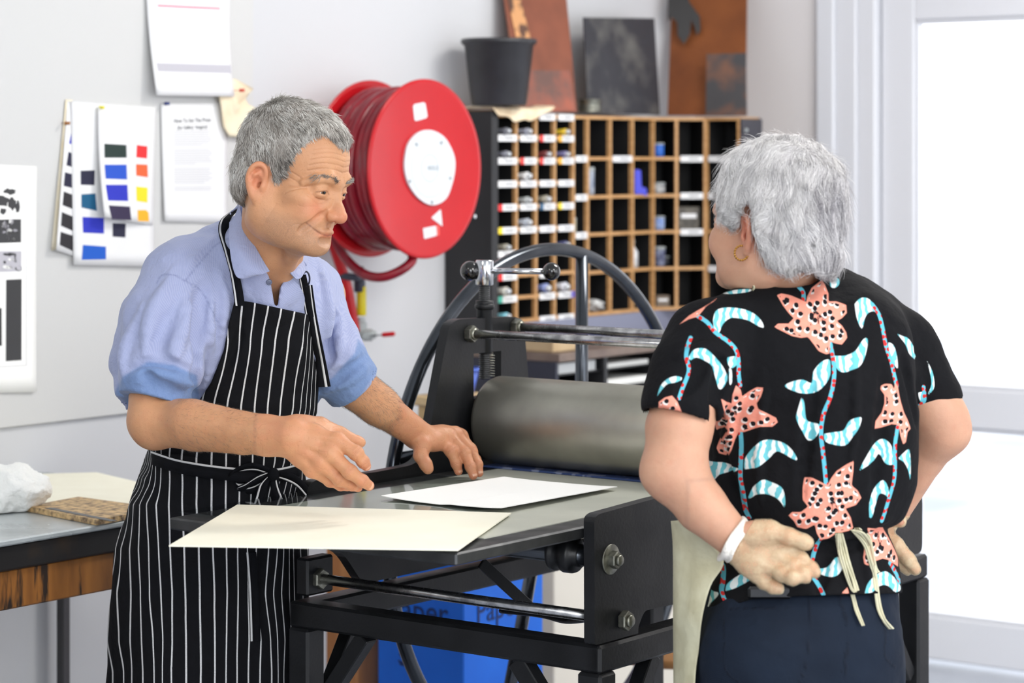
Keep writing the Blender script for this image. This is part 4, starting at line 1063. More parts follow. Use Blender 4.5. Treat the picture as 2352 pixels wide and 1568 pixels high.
# top tie rods
def tie(u, v, z=None, r=0.0105, line=None, n_=1):
    L = line or LLi
    t, zt_ = L.p(u, v); return t, zt_
for (u, v) in ((1076, 766), (1182, 750)):
    t_, z_ = LP(u, v)
    a = PR_(t_, BW+0.03, z_); b_ = PR_(t_, -0.05, z_)
    q = MB(); q.tube([a, b_], 0.0092, 20); rd = q.build('tie_rod', M['rod'], press)
    for qq in (BW-0.012, BW+0.026, -0.046, -0.006):
        q = MB(); q.lathe(PR_(t_, qq, z_), AX, [(0.0165, 0), (0.0175, 0.002), (0.0175, 0.014), (0.0165, 0.016)], 6, False); q.lathe(PR_(t_, qq-0.004, z_), AX, [(0.012, 0), (0.012, 0.006)], 20); q.build('nut', M['nut'], rd)
# right side plate traced on its outer face (towards the viewer)
def RP(u, v): return LR.p(u, v)
yr0 = LR.f(RP(1372, 1300)[0], 0).y
ro = [(1365, 1190), (1376, 1180), (1500, 1146)]
prr = [RP(u, v) for (u, v) in ro]
prr += [(0.73, prr[2][1]+0.004), (0.77, 1.02), (0.835, 1.21), (1.03, 1.21), (1.08, 1.0), (1.13, 0.945), (1.49, 0.862), (1.535, 0.848), (1.535, 0.725), (0.78, 0.725)]
c1 = [RP(1545, 1392), RP(1480, 1402), RP(1466, 1440), RP(1480, 1464)]
prr += [(0.70, 0.725), (0.68, c1[0][1]), c1[1], c1[2], (RP(1466, 1440)[0], 0.722)]
prr += [(RP(1366, 1470)[0], 0.722)]
prr = roundpoly(prr, [0.01, 0.012, 0, 0.02, 0, 0.02, 0.02, 0, 0.03, 0.02, 0.02, 0.02, 0, 0, 0.01, 0.012, 0.012, 0, 0.008], 4)
q, parts = plate_with_window(prr, None, (w0, w1, BZ+0.03, wz1))
for pp in parts:
    if len(pp) > 2: q.prism([LR.f(t, z) for (t, z) in pp], AX*PT)
q.build('side_plate', M['black_metal'], press)
# bolts on the right plate
def bolt(u, v, r, wash):
    t_, z_ = RP(u, v); c = LR.f(t_, z_)
    q = MB()
    if wash: q.lathe(c, NR, [(wash, 0), (wash, 0.002), (wash-0.001, 0.003)], 32)
    q.lathe(c+NR*0.003, NR, [(r*0.95, 0), (r, 0.002), (r, 0.012), (r*0.9, 0.014)], 6, False)
    q.lathe(c+NR*0.017, NR, [(r*0.6, 0), (r*0.6, 0.004), (r*0.5, 0.006)], 20)
    q.build('bolt', M['nut'], press)
bolt(1402, 1284, 0.0155, 0.026); bolt(1427, 1423, 0.0175, 0)
# lower tie rod
ta, za = RP(1427, 1423)
q = MB(); q.tube([PR_(ta-0.03, -0.02, za+0.006), PR_(ta-0.03, BW+0.02, za+0.006)], 0.0098, 20); rd = q.build('tie_rod', M['rod'], press)
q = MB(); q.lathe(PR_(ta-0.03, BW-0.014, za+0.006), AX, [(0.018, 0), (0.02, 0.002), (0.02, 0.016)], 6, False); q.build('nut', M['nut'], rd)
# support roller wheel under the bed
tw, zw = RP(1402, 1284)
q = MB(); q.tube([PR_(tw, 0, zw), PR_(tw, BW, zw)], 0.0165, 24); q.build('bed_support_roller', M['black_steel'], press)
q = MB(); q.lathe(PR_(tw, 0.028, zw), AX, [(0.012, 0), (0.02, 0.002), (0.02, 0.012), (0.030, 0.014), (0.032, 0.02), (0.032, 0.034), (0.024, 0.036), (0.024, 0.052), (0.03, 0.054), (0.03, 0.06)], 36); q.build('guide_wheel', M['black_metal'], press)
q = MB(); q.tube([PR_(tw, -0.012, zw), PR_(tw, 0.03, zw)], 0.008, 16); q.build('stub_axle', M['rod'], press)
# bottom brackets behind the left plate
q = MB(); q.box(PR_(tl0+0.03, BW+0.012, 0.765), (0.075, 0.03, 0.07), (BX, AX, ZX), 0.004); q.box(PR_(tl0+0.01, BW-0.02, 0.84), (0.05, 0.05, 0.03), (BX, AX, ZX), 0.004); q.build('bracket', M['black_metal'], press)
# stand: square tube frame, legs, braces
FZ = 0.72; TB_ = 0.048
t0f, t1f = RP(1372, 1490)[0]-0.0, 1.53
q0, q1 = -0.012, BW+0.012
q = MB(); q.box(PR_(t0f+TB_/2, (q0+q1)/2, FZ-TB_/2), (TB_, q1-q0+TB_*0.9, TB_), (BX, AX, ZX), 0.005)
q.box(PR_(t1f, (q0+q1)/2, FZ-TB_/2), (TB_, q1-q0+TB_*0.9, TB_), (BX, AX, ZX), 0.005)
for qq in (q0, q1): q.box(PR_((t0f+t1f)/2, qq, FZ-TB_/2-0.0006), (t1f-t0f, TB_, TB_), (BX, AX, ZX), 0.005)
stf = q.build('stand_frame', M['black_metal'], press)
for tt in (t0f+TB_/2, t1f):
    for qq in (q0, q1):
        q = MB(); q.box(PR_(tt, qq, (FZ-TB_)/2), (0.05, 0.05, FZ-TB_-0.002), (BX, AX, ZX), 0.005); q.build('leg', M['black_metal'], press)
def strap(p, r, w=0.03, th=0.008): q = MB(); q.beam(p, r, th, w, (Vector(r)-Vector(p)).cross(AX).cross(Vector(r)-Vector(p)).normalized() if False else ZX, 0.002); q.build('brace', M['black_metal'], press)
# knee braces
strap(PR_(t0f+0.02, BW-0.14, FZ-TB_), PR_(t0f+0.02, BW-0.01, FZ-TB_-0.17), 0.03, 0.03)
strap(PR_(t0f+0.02, 0.15, FZ-TB_), PR_(t0f+0.02, 0.01, FZ-TB_-0.17), 0.035, 0.03)
strap(PR_(t0f+0.17, q1, FZ-TB_), PR_(t0f+0.03, q1, FZ-TB_-0.22), 0.03, 0.03)
strap(PR_(t0f+0.19, q0, FZ-TB_), PR_(t0f+0.05, q0, FZ-TB_-0.20), 0.03, 0.03)
strap(PR_(t1f-0.18, q0, FZ-TB_), PR_(t1f-0.03, q0, FZ-TB_-0.20), 0.03, 0.03)
# long diagonal straps under the bed
q = MB(); q.beam(P(1105, 1292, 4.55), P(1215, 1392, 4.62), 0.006, 0.022, ZX, 0.001); q.build('brace', M['black_metal'], press)
q = MB(); q.tube(bez([P(1150, 1402, 4.58), P(1240, 1412, 4.5), P(1300, 1426, 4.42), P(1362, 1420, 4.32)], 6), 0.005, 8); q.build('brace', M['black_metal'], press)
# star wheel
LW = Line(R0+AX*(BW+0.125), BX)
def WP(u, v): return LW.p(u, v)
ct, cz = WP(1262, 1152); topt, topz = WP(1270, 572)
WR = topz-cz
c3 = LW.f(ct, cz)
ring = [c3+(BX*math.cos(2*math.pi*k/120)+ZX*math.sin(2*math.pi*k/120))*WR for k in range(120)]
q = MB(); q.tube(ring, 0.0145, 16, closed=True); wheel = q.build('star_wheel', M['black_steel'], press)
def chord(p, r):
    a = LW.f(*p); b2 = LW.f(*r); q = MB(); q.tube([a, b2], 0.0145, 16); q.build('spoke', M['black_steel'], wheel)
st_, _ = WP(1336, 800); dt = st_-ct
zt_ = cz+math.sqrt(WR*WR-dt*dt)
chord((st_, cz-0.05), (st_, zt_))
hz_ = WP(930, 1052)[1]; dz = hz_-cz
chord((ct-math.sqrt(WR*WR-dz*dz), hz_), (ct+0.05, hz_))
chord((ct-dt*0.4, cz-0.09), (ct-dt*0.4-0.14, cz-math.sqrt(WR*WR-(0.14+dt*0.4)**2)))
chord((ct, cz-dz*0.3), (ct+math.sqrt(WR*WR-(dz*0.3)**2), cz-dz*0.3))
q = MB(); q.tube([c3+AX*0.04, c3-AX*0.125], 0.02, 20); q.lathe(c3+AX*0.03, -AX, [(0.06, 0), (0.13, 0.004), (0.13, 0.02), (0.06, 0.026)], 40); q.build('hub', M['black_metal'], wheel)
# ---------------------------------------------------------------- on the bed
M['clear'] = bpy.data.materials.new('clear_acrylic'); M['clear'].use_nodes = True
q_ = NT(M['clear']); tr = q_.n('ShaderNodeBsdfTransparent'); gl = q_.n('ShaderNodeBsdfGlossy'); gl.inputs['Roughness'].default_value = 0.06
tr.inputs[0].default_value = (0.93, 0.95, 0.95, 1)
fr = q_.n('ShaderNodeFresnel'); fr.inputs[0].default_value = 1.38; ms = q_.n('ShaderNodeMixShader')
gm = q_.n('ShaderNodeNewGeometry'); q_.l(q_.math('MULTIPLY', fr.outputs[0], q_.math('SUBTRACT', 1.0, gm.outputs['Backfacing'])), ms.inputs[0]); q_.l(tr.outputs[0], ms.inputs[1]); q_.l(gl.outputs[0], ms.inputs[2]); q_.l(ms.outputs[0], q_.t.nodes['Material Output'].inputs['Surface'])
def bed_px(u, v, z=BZ): Y = (CAMZ-z)*FPX/(v-HZ); return Vector(((u-1176)/FPX*Y, Y, z))
q = MB(); q.box(PR_(0.37, BW*0.70, BZ+0.0036), (0.66, BW*0.60+0.03, 0.0018), (BX, AX, ZX))
tag(q.build('clear_sheet', M['clear']), 'clear plastic sheet lying over the left side of the press bed', 'plastic sheet')
def card(name, px, z, th, mt, label, droop=None):
    q = MB(); pts = [bed_px(u, v, z) for (u, v) in px]
    n = 12; vs = []
    for side in (0, th):
        for j in range(n+1):
            for i in range(n+1):
                a, t = i/n, j/n
                p = (pts[0]*(1-a)+pts[1]*a)*(1-t)+(pts[3]*(1-a)+pts[2]*a)*t
                dz = droop(a, t) if droop else 0
                vs.append(p+ZX*(side+dz))
    N = (n+1)**2; fs = []
    for j in range(n):
        for i in range(n):
            a = j*(n+1)+i; fs.append((a, a+1, a+n+2, a+n+1)[::-1]); fs.append((N+a, N+a+1, N+a+n+2, N+a+n+1))
    for i in range(n):
        fs.append((i, i+1, N+i+1, N+i)); a = n*(n+1)+i; fs.append((a+1, a, N+a, N+a+1))
        a = i*(n+1); fs.append((a+n+1, a, N+a, N+a+n+1)); a = i*(n+1)+n; fs.append((a, a+n+1, N+a+n+1, N+a))
    q.add(vs, fs); o = q.build(name, mt); return tag(o, label, 'card sheet')
card('card_sheet', [(545, 1161), (1174, 1180), (1052, 1265), (388, 1255)], BZ+0.0056, 0.0022, M['paper_card'], 'large cream card overhanging the near end of the press bed')
card('card_sheet', [(1158, 1099), (1418, 1122), (1152, 1176), (876, 1145)], BZ+0.0056, 0.0012, M['paper_etch'], 'bright white sheet in front of the roller under the man\'s hand',
     lambda a, t: 0.001+0.004*(abs(2*a-1)**3)*(0.5+t*0.5)+0.002*(t if a > 0.5 else 0))
# ---------------------------------------------------------------- steel stool beyond the press
t = thing('stool', P(1530, 1500, 5.4), 'steel tube stool with a brown seat, low behind the press leg', 'stool')
sx = P(1552, 1508, 6.0)
q = MB(); q.lathe(Vector((sx.x, sx.y, sx.z)), ZX, [(0.15, 0), (0.155, 0.004), (0.155, 0.02), (0.15, 0.024)], 40); q.build('seat', mat('brown_stool_seat', (140, 96, 50), 0.5), t)
for k in range(4):
    a = math.pi/4+k*math.pi/2; d_ = Vector((math.cos(a), math.sin(a), 0))
    q = MB(); q.tube([Vector((sx.x, sx.y, sx.z-0.001))+d_*0.1, Vector((sx.x, sx.y, 0.002))+d_*0.2], 0.011, 12); q.build('leg', M['chrome'], t)
# ---------------------------------------------------------------- implicit-surface modelling (people and cloth)
F32 = np.float32
class SDF:
    def __init__(s, lo, hi, h):
        s.lo = np.array(lo, F32); s.h = F32(h)
        s.n = np.ceil((np.array(hi)-np.array(lo))/h).astype(int)+1
        s.d = np.full(tuple(s.n), 0.06, F32)
        s.ax = [s.lo[i]+s.h*np.arange(s.n[i], dtype=F32) for i in range(3)]
    def sl(s, lo, hi):
        a = np.maximum(np.floor((np.array(lo)-s.lo)/s.h).astype(int), 0)
        b = np.minimum(np.ceil((np.array(hi)-s.lo)/s.h).astype(int)+1, s.n)
        if np.any(b <= a): return None
        return tuple(slice(int(x), int(y)) for x, y in zip(a, b))
    def xyz(s, S):
        return (s.ax[0][S[0]][:, None, None], s.ax[1][S[1]][None, :, None], s.ax[2][S[2]][None, None, :])
    def blend(s, S, b, k, op):
        a = s.d[S]; k = max(k, 1e-5)
        if op == 'sub': b = -b
        if op == 'add':
            h = np.clip(0.5+0.5*(a-b)/k, 0, 1); s.d[S] = a+(b-a)*h-k*h*(1-h)
        else:
            h = np.clip(0.5+0.5*(b-a)/k, 0, 1); s.d[S] = a+(b-a)*h+k*h*(1-h)
    def cap(s, p, q, r, r2=None, k=0.01, op='add', flat=None):
        r2 = r if r2 is None else r2
        p = np.array(p, F32); q = np.array(q, F32)
        m = max(r, r2)+k+2*s.h
        fm = 1.0 if flat is None else max(1.0, flat[1])
        S = s.sl(np.minimum(p, q)-m*fm, np.maximum(p, q)+m*fm)
        if S is None: return s
        X, Y, Z = s.xyz(S); dx, dy, dz = X-p[0], Y-p[1], Z-p[2]
        v = q-p; L = float(v@v)+1e-12
        t = np.clip((dx*v[0]+dy*v[1]+dz*v[2])/L, 0, 1)
        ex, ey, ez = dx-t*v[0], dy-t*v[1], dz-t*v[2]
        if flat is not None:      # flat = (direction, factor): cross-section scaled by factor along direction
            n = np.array(flat[0], F32); n = n/np.linalg.norm(n)
            c = ex*n[0]+ey*n[1]+ez*n[2]; g = (1/flat[1]-1)*c
            ex, ey, ez = ex+g*n[0], ey+g*n[1], ez+g*n[2]
        b = np.sqrt(ex*ex+ey*ey+ez*ez)-(r+(r2-r)*t)
        if flat is not None: b = b*min(1.0, flat[1])
        s.blend(S, b.astype(F32), k, op); return s
    def ell(s, c, r, R=None, k=0.01, op='add'):
        c = np.array(c, F32); r = np.array(r, F32); m = float(r.max())+k+2*s.h
        S = s.sl(c-m, c+m)
        if S is None: return s
        X, Y, Z = s.xyz(S); d = [X-c[0], Y-c[1], Z-c[2]]
        if R is not None: d = [d[0]*R[i][0]+d[1]*R[i][1]+d[2]*R[i][2] for i in range(3)]
        k0 = np.sqrt((d[0]/r[0])**2+(d[1]/r[1])**2+(d[2]/r[2])**2)
        k1 = np.sqrt((d[0]/r[0]**2)**2+(d[1]/r[1]**2)**2+(d[2]/r[2]**2)**2)+1e-6
        s.blend(S, (k0*(k0-1)/k1).astype(F32), k, op); return s
    def chain(s, pts, rs, k=0.01, op='add', flat=None):
        if not hasattr(rs, '__len__'): rs = [rs]*len(pts)
        for i in range(len(pts)-1): s.cap(pts[i], pts[i+1], rs[i], rs[i+1], k if i == 0 else min(k, 0.006) if op == 'add' else k, op, flat)
        return s
    def samp(s, P):
        """trilinear value at points"""
        q = (P-s.lo)/s.h; q = np.clip(q, 0, s.n-1.001); i = q.astype(int); f = (q-i).astype(F32)
        d = s.d; x, y, z = i.T; fx, fy, fz = f.T
        def g(a, b, c): return d[x+a, y+b, z+c]
        return ((g(0, 0, 0)*(1-fx)+g(1, 0, 0)*fx)*(1-fy)+(g(0, 1, 0)*(1-fx)+g(1, 1, 0)*fx)*fy)*(1-fz) + \
               ((g(0, 0, 1)*(1-fx)+g(1, 0, 1)*fx)*(1-fy)+(g(0, 1, 1)*(1-fx)+g(1, 1, 1)*fx)*fy)*fz
    def grad(s, P):
        e = float(s.h)*0.8; G = np.zeros_like(P)
        for a in range(3):
            o = np.zeros(3, F32); o[a] = e
            G[:, a] = (s.samp(P+o)-s.samp(P-o))
        return G/(np.linalg.norm(G, axis=1, keepdims=True)+1e-9)
    def proj(s, pts, off=0.0, it=6):
        P_ = np.array(pts, F32)
        for _ in range(it):
            P_ = P_-s.grad(P_)*(s.samp(P_)-off)[:, None]
        return P_
    def crease(s, pts, r, k, off=0.0, sub=True, n=6):
        P_ = s.proj(np.array([tuple(q) for q in bez([Vector(p) for p in pts], n)]), off)
        m = len(P_); rr = [r*(0.35+0.65*math.sin(math.pi*(i+0.5)/m)) for i in range(m)]
        return s.chain(P_, rr, k, 'sub' if sub else 'add')
    def grid(s): return s.xyz((slice(None),)*3)
    def mesh(s):
        """surface nets"""
        d = s.d; sg = d < 0
        nx, ny, nz = d.shape
        c = sg[:-1, :-1, :-1].astype(np.int8)
        cnt = np.zeros((nx-1, ny-1, nz-1), np.int8)
        for a in (0, 1):
            for b in (0, 1):
                for e in (0, 1): cnt += sg[a:nx-1+a, b:ny-1+b, e:nz-1+e]
        act = (cnt > 0) & (cnt < 8)
        I = np.argwhere(act); idx = np.full(act.shape, -1, np.int32); idx[act] = np.arange(len(I))
        acc = np.zeros((len(I), 3), F32); num = np.zeros(len(I), F32)
        x, y, z = I.T
        corners = [(a, b, e) for a in (0, 1) for b in (0, 1) for e in (0, 1)]
        for p in corners:
            for ax in range(3):
                if p[ax] == 0:
                    q = list(p); q[ax] = 1
                    va = d[x+p[0], y+p[1], z+p[2]]; vb = d[x+q[0], y+q[1], z+q[2]]
                    cr = (va < 0) != (vb < 0)
                    t = np.where(cr, va/(va-vb+1e-12), 0)
                    for k in range(3): acc[:, k] += np.where(cr, p[k]+(t if k == ax else 0), 0)
                    num += cr
        V = (I+acc/num[:, None])*s.h+s.lo
        Fs = []
        for ax in range(3):
            o1, o2 = [(1, 2), (2, 0), (0, 1)][ax]
            A = [slice(None)]*3; B = [slice(None)]*3
            A[ax] = slice(0, -1); B[ax] = slice(1, None)
            cr = sg[tuple(A)] != sg[tuple(B)]
            E = np.argwhere(cr)
            E = E[(E[:, o1] > 0) & (E[:, o2] > 0) & (E[:, o1] < s.n[o1]-1) & (E[:, o2] < s.n[o2]-1)]
            inside = sg[E[:, 0], E[:, 1], E[:, 2]]
            def ix(da, db):
                Q = E.copy(); Q[:, o1] -= da; Q[:, o2] -= db
                return idx[Q[:, 0], Q[:, 1], Q[:, 2]]
            q = np.stack([ix(1, 1), ix(0, 1), ix(0, 0), ix(1, 0)], 1)
            q[~inside] = q[~inside][:, ::-1]
            Fs.append(q)
        Fq = np.concatenate(Fs); Fq = Fq[(Fq >= 0).all(1)]
        return V.astype(np.float64), Fq
def relax(V, Fq, it=1, lam=0.5):
    for _ in range(it):
        acc = np.zeros_like(V); n = np.zeros(len(V))
        for a, b in ((0, 1), (1, 2), (2, 3), (3, 0)):
            np.add.at(acc, Fq[:, a], V[Fq[:, b]]); np.add.at(acc, Fq[:, b], V[Fq[:, a]])
            np.add.at(n, Fq[:, a], 1); np.add.at(n, Fq[:, b], 1)
        V = V+(acc/n[:, None]-V)*lam
    return V
def np_mesh(name, V, Fq, mats, parent=None, attrs=None, mi=None, smooth=True):
    me = bpy.data.meshes.new(name)
    nv, nf = len(V), len(Fq); k = Fq.shape[1]
    me.vertices.add(nv); me.vertices.foreach_set('co', np.asarray(V, np.float32).ravel())
    me.loops.add(nf*k); me.loops.foreach_set('vertex_index', Fq.astype(np.int32).ravel())
    me.polygons.add(nf); me.polygons.foreach_set('loop_start', np.arange(nf, dtype=np.int32)*k)
    me.polygons.foreach_set('loop_total', np.full(nf, k, np.int32))
    if not isinstance(mats, (list, tuple)): mats = [mats]
    for m in mats: me.materials.append(m)
    if mi is not None: me.polygons.foreach_set('material_index', mi.astype(np.int32))
    me.polygons.foreach_set('use_smooth', np.full(nf, smooth))
    for an, av in (attrs or {}).items():
        at = me.attributes.new(an, 'FLOAT', 'POINT'); at.data.foreach_set('value', np.asarray(av, np.float32))
    me.update(calc_edges=True); me.validate()
    o = bpy.data.objects.new(name, me); COL.objects.link(o)
    if parent: put_under(o, parent)
    return o
def vnoise(P, scale, seed=0):
    """smooth value noise, -1..1"""
    r = np.random.RandomState(seed); T = r.uniform(-1, 1, (32, 32, 32)).astype(F32)
    q = np.asarray(P, F32)*scale+37.3; i = np.floor(q).astype(int); f = q-i; f = f*f*(3-2*f)
    x, y, z = [i[..., k] % 32 for k in range(3)]; x1, y1, z1 = (x+1) % 32, (y+1) % 32, (z+1) % 32
    fx, fy, fz = f[..., 0], f[..., 1], f[..., 2]
    return ((T[x, y, z]*(1-fx)+T[x1, y, z]*fx)*(1-fy)+(T[x, y1, z]*(1-fx)+T[x1, y1, z]*fx)*fy)*(1-fz) + \
           ((T[x, y, z1]*(1-fx)+T[x1, y, z1]*fx)*(1-fy)+(T[x, y1, z1]*(1-fx)+T[x1, y1, z1]*fx)*fy)*fz
def A3(v): return np.array(v, np.float64)
def pw(u, v, Y): return A3(P(u, v, Y))
def hit(fields, u, v, y0=3.3, y1=5.4):
    """first surface point met going into the room through photo point (u, v)"""
    ys = np.arange(y0, y1, 0.003)
    Q = np.stack([(u-1176)/FPX*ys, ys, CAMZ-(v-HZ)/FPX*ys], 1)
    best = None
    for f in fields:
        hi = f.lo+f.h*(f.n-1)
        ok = np.all((Q > f.lo) & (Q < hi), axis=1)
        if not ok.any(): continue
        d = np.full(len(ys), 1.0); d[ok] = f.samp(Q[ok].astype(F32))
        w = np.where(d < 0)[0]
        if len(w):
            i = w[0]; j = max(i-1, 0); t = d[j]/(d[j]-d[i]) if d[j] > 0 and d[j] < 0.5 else 1
            y = ys[j]+(ys[i]-ys[j])*t
            if best is None or y < best: best = y
    if best is None: return None
    return A3(P(u, v, best))
def pix(V):
    """photo pixel of world points"""
    return V[:, 0]/V[:, 1]*FPX+1176, HZ+(CAMZ-V[:, 2])/V[:, 1]*FPX
def poly_sd(u, v, poly):
    """signed distance (px) from points to polygon, negative inside"""
    poly = np.asarray(poly, float); n = len(poly)
    d = np.full(np.shape(u), 1e9); ins = np.zeros(np.shape(u), bool)
    for i in range(n):
        a = poly[i]; b = poly[(i+1) % n]; e = b-a
        wx, wy = u-a[0], v-a[1]
        t = np.clip((wx*e[0]+wy*e[1])/(e@e+1e-12), 0, 1)
        d = np.minimum(d, (wx-t*e[0])**2+(wy-t*e[1])**2)
        c = ((a[1] <= v) != (b[1] <= v)); xx = a[0]+(v-a[1])*(b[0]-a[0])/(b[1]-a[1]+1e-12)
        ins ^= c & (u < xx)
    d = np.sqrt(d); return np.where(ins, -d, d)
def line_d(u, v, pts, width=None):
    """distance (px) from points to a polyline; also the parameter along it"""
    d = np.full(np.shape(u), 1e9); L = np.zeros(np.shape(u)); acc = 0.0
    for i in range(len(pts)-1):
        a = np.array(pts[i], float); b = np.array(pts[i+1], float); e = b-a; ln = math.hypot(*e)
        t = np.clip(((u-a[0])*e[0]+(v-a[1])*e[1])/(ln*ln+1e-12), 0, 1)
        q = np.hypot(u-a[0]-t*e[0], v-a[1]-t*e[1])
        m = q < d; d = np.where(m, q, d); L = np.where(m, acc+t*ln, L); acc += ln
    return d, L
def spline2(pts, n=8):
    pts = [Vector((p[0], p[1], 0)) for p in pts]; return [(q.x, q.y) for q in bez(pts, n)]
def frame(yaw_f, pitch, roll):
    """columns: right, forward, up of a head whose forward direction is yaw_f (x, y), pitched down and rolled"""
    f = Vector((yaw_f[0], yaw_f[1], 0)).normalized(); u = ZX.copy(); r = f.cross(u)
    f2 = f*math.cos(pitch)-u*math.sin(pitch); u2 = u*math.cos(pitch)+f*math.sin(pitch)
    r3 = r*math.cos(roll)+u2*math.sin(roll); u3 = u2*math.cos(roll)-r*math.sin(roll)
    return np.array([[r3.x, f2.x, u3.x], [r3.y, f2.y, u3.y], [r3.z, f2.z, u3.z]])

def skin_mat(name, base, red, dark, rough=0.5, bump=0.25, sss=0.12, freckle=(150, 96, 66), fr_amt=0.35):
    """attributes: red (flush), stub (stubble / dark), wr (wrinkle lines 0..1)"""
    m = mat(name, base, rough, sss=sss, spec=0.4); q = NT(m)
    tc = q.n('ShaderNodeTexCoord').outputs['Object']
    c = q.mix(q.mapr(q.noise(tc, 42, 4), 0.35, 0.7), lin(base), lin(tuple(int(x*0.90+y*0.10) for x, y in zip(base, dark))))
    c = q.mix(q.mapr(q.noise(tc, 15, 5, 0.6), 0.42, 0.68, 0.0, 0.55), c, lin(tuple(int(x*0.80+y*0.10) for x, y in zip(base, red))))
    c = q.mix(q.math('MULTIPLY', q.attr('red').outputs['Fac'], q.mapr(q.noise(tc, 60, 3), 0.2, 0.6, 0.6, 1.0)), c, lin(red))
    fk = q.math('MULTIPLY', q.mapr(q.noise(tc, 430, 1), 0.66, 0.74), fr_amt)
    c = q.mix(fk, c, lin(freckle))
    st = q.math('MULTIPLY', q.attr('stub').outputs['Fac'], q.mapr(q.noise(tc, 900, 2), 0.4, 0.6, 0.35, 1.0))
    c = q.mix(st, c, lin(dark))
    c = q.mix(q.math('MULTIPLY', q.attr('wr').outputs['Fac'], 0.16), c, lin(tuple(int(x*0.62) for x in red)))
    q.l(c, q.B.inputs['Base Color'])
    c = q.mix(q.math('MULTIPLY', q.attr('mo').outputs['Fac'], 0.8), c, lin((104, 52, 42)))
    q.l(c, q.B.inputs['Base Color'])
    b1 = q.bump(q.noise(tc, 420, 3), bump*0.5, 0.002)
    b2 = q.bump(q.noise(tc, 90, 4), bump, 0.003, b1)
    b3 = q.bump(q.math('MULTIPLY', q.attr('wr').outputs['Fac'], -1.0), 0.35, 0.003, b2)
    q.l(b3, q.B.inputs['Normal']); return m

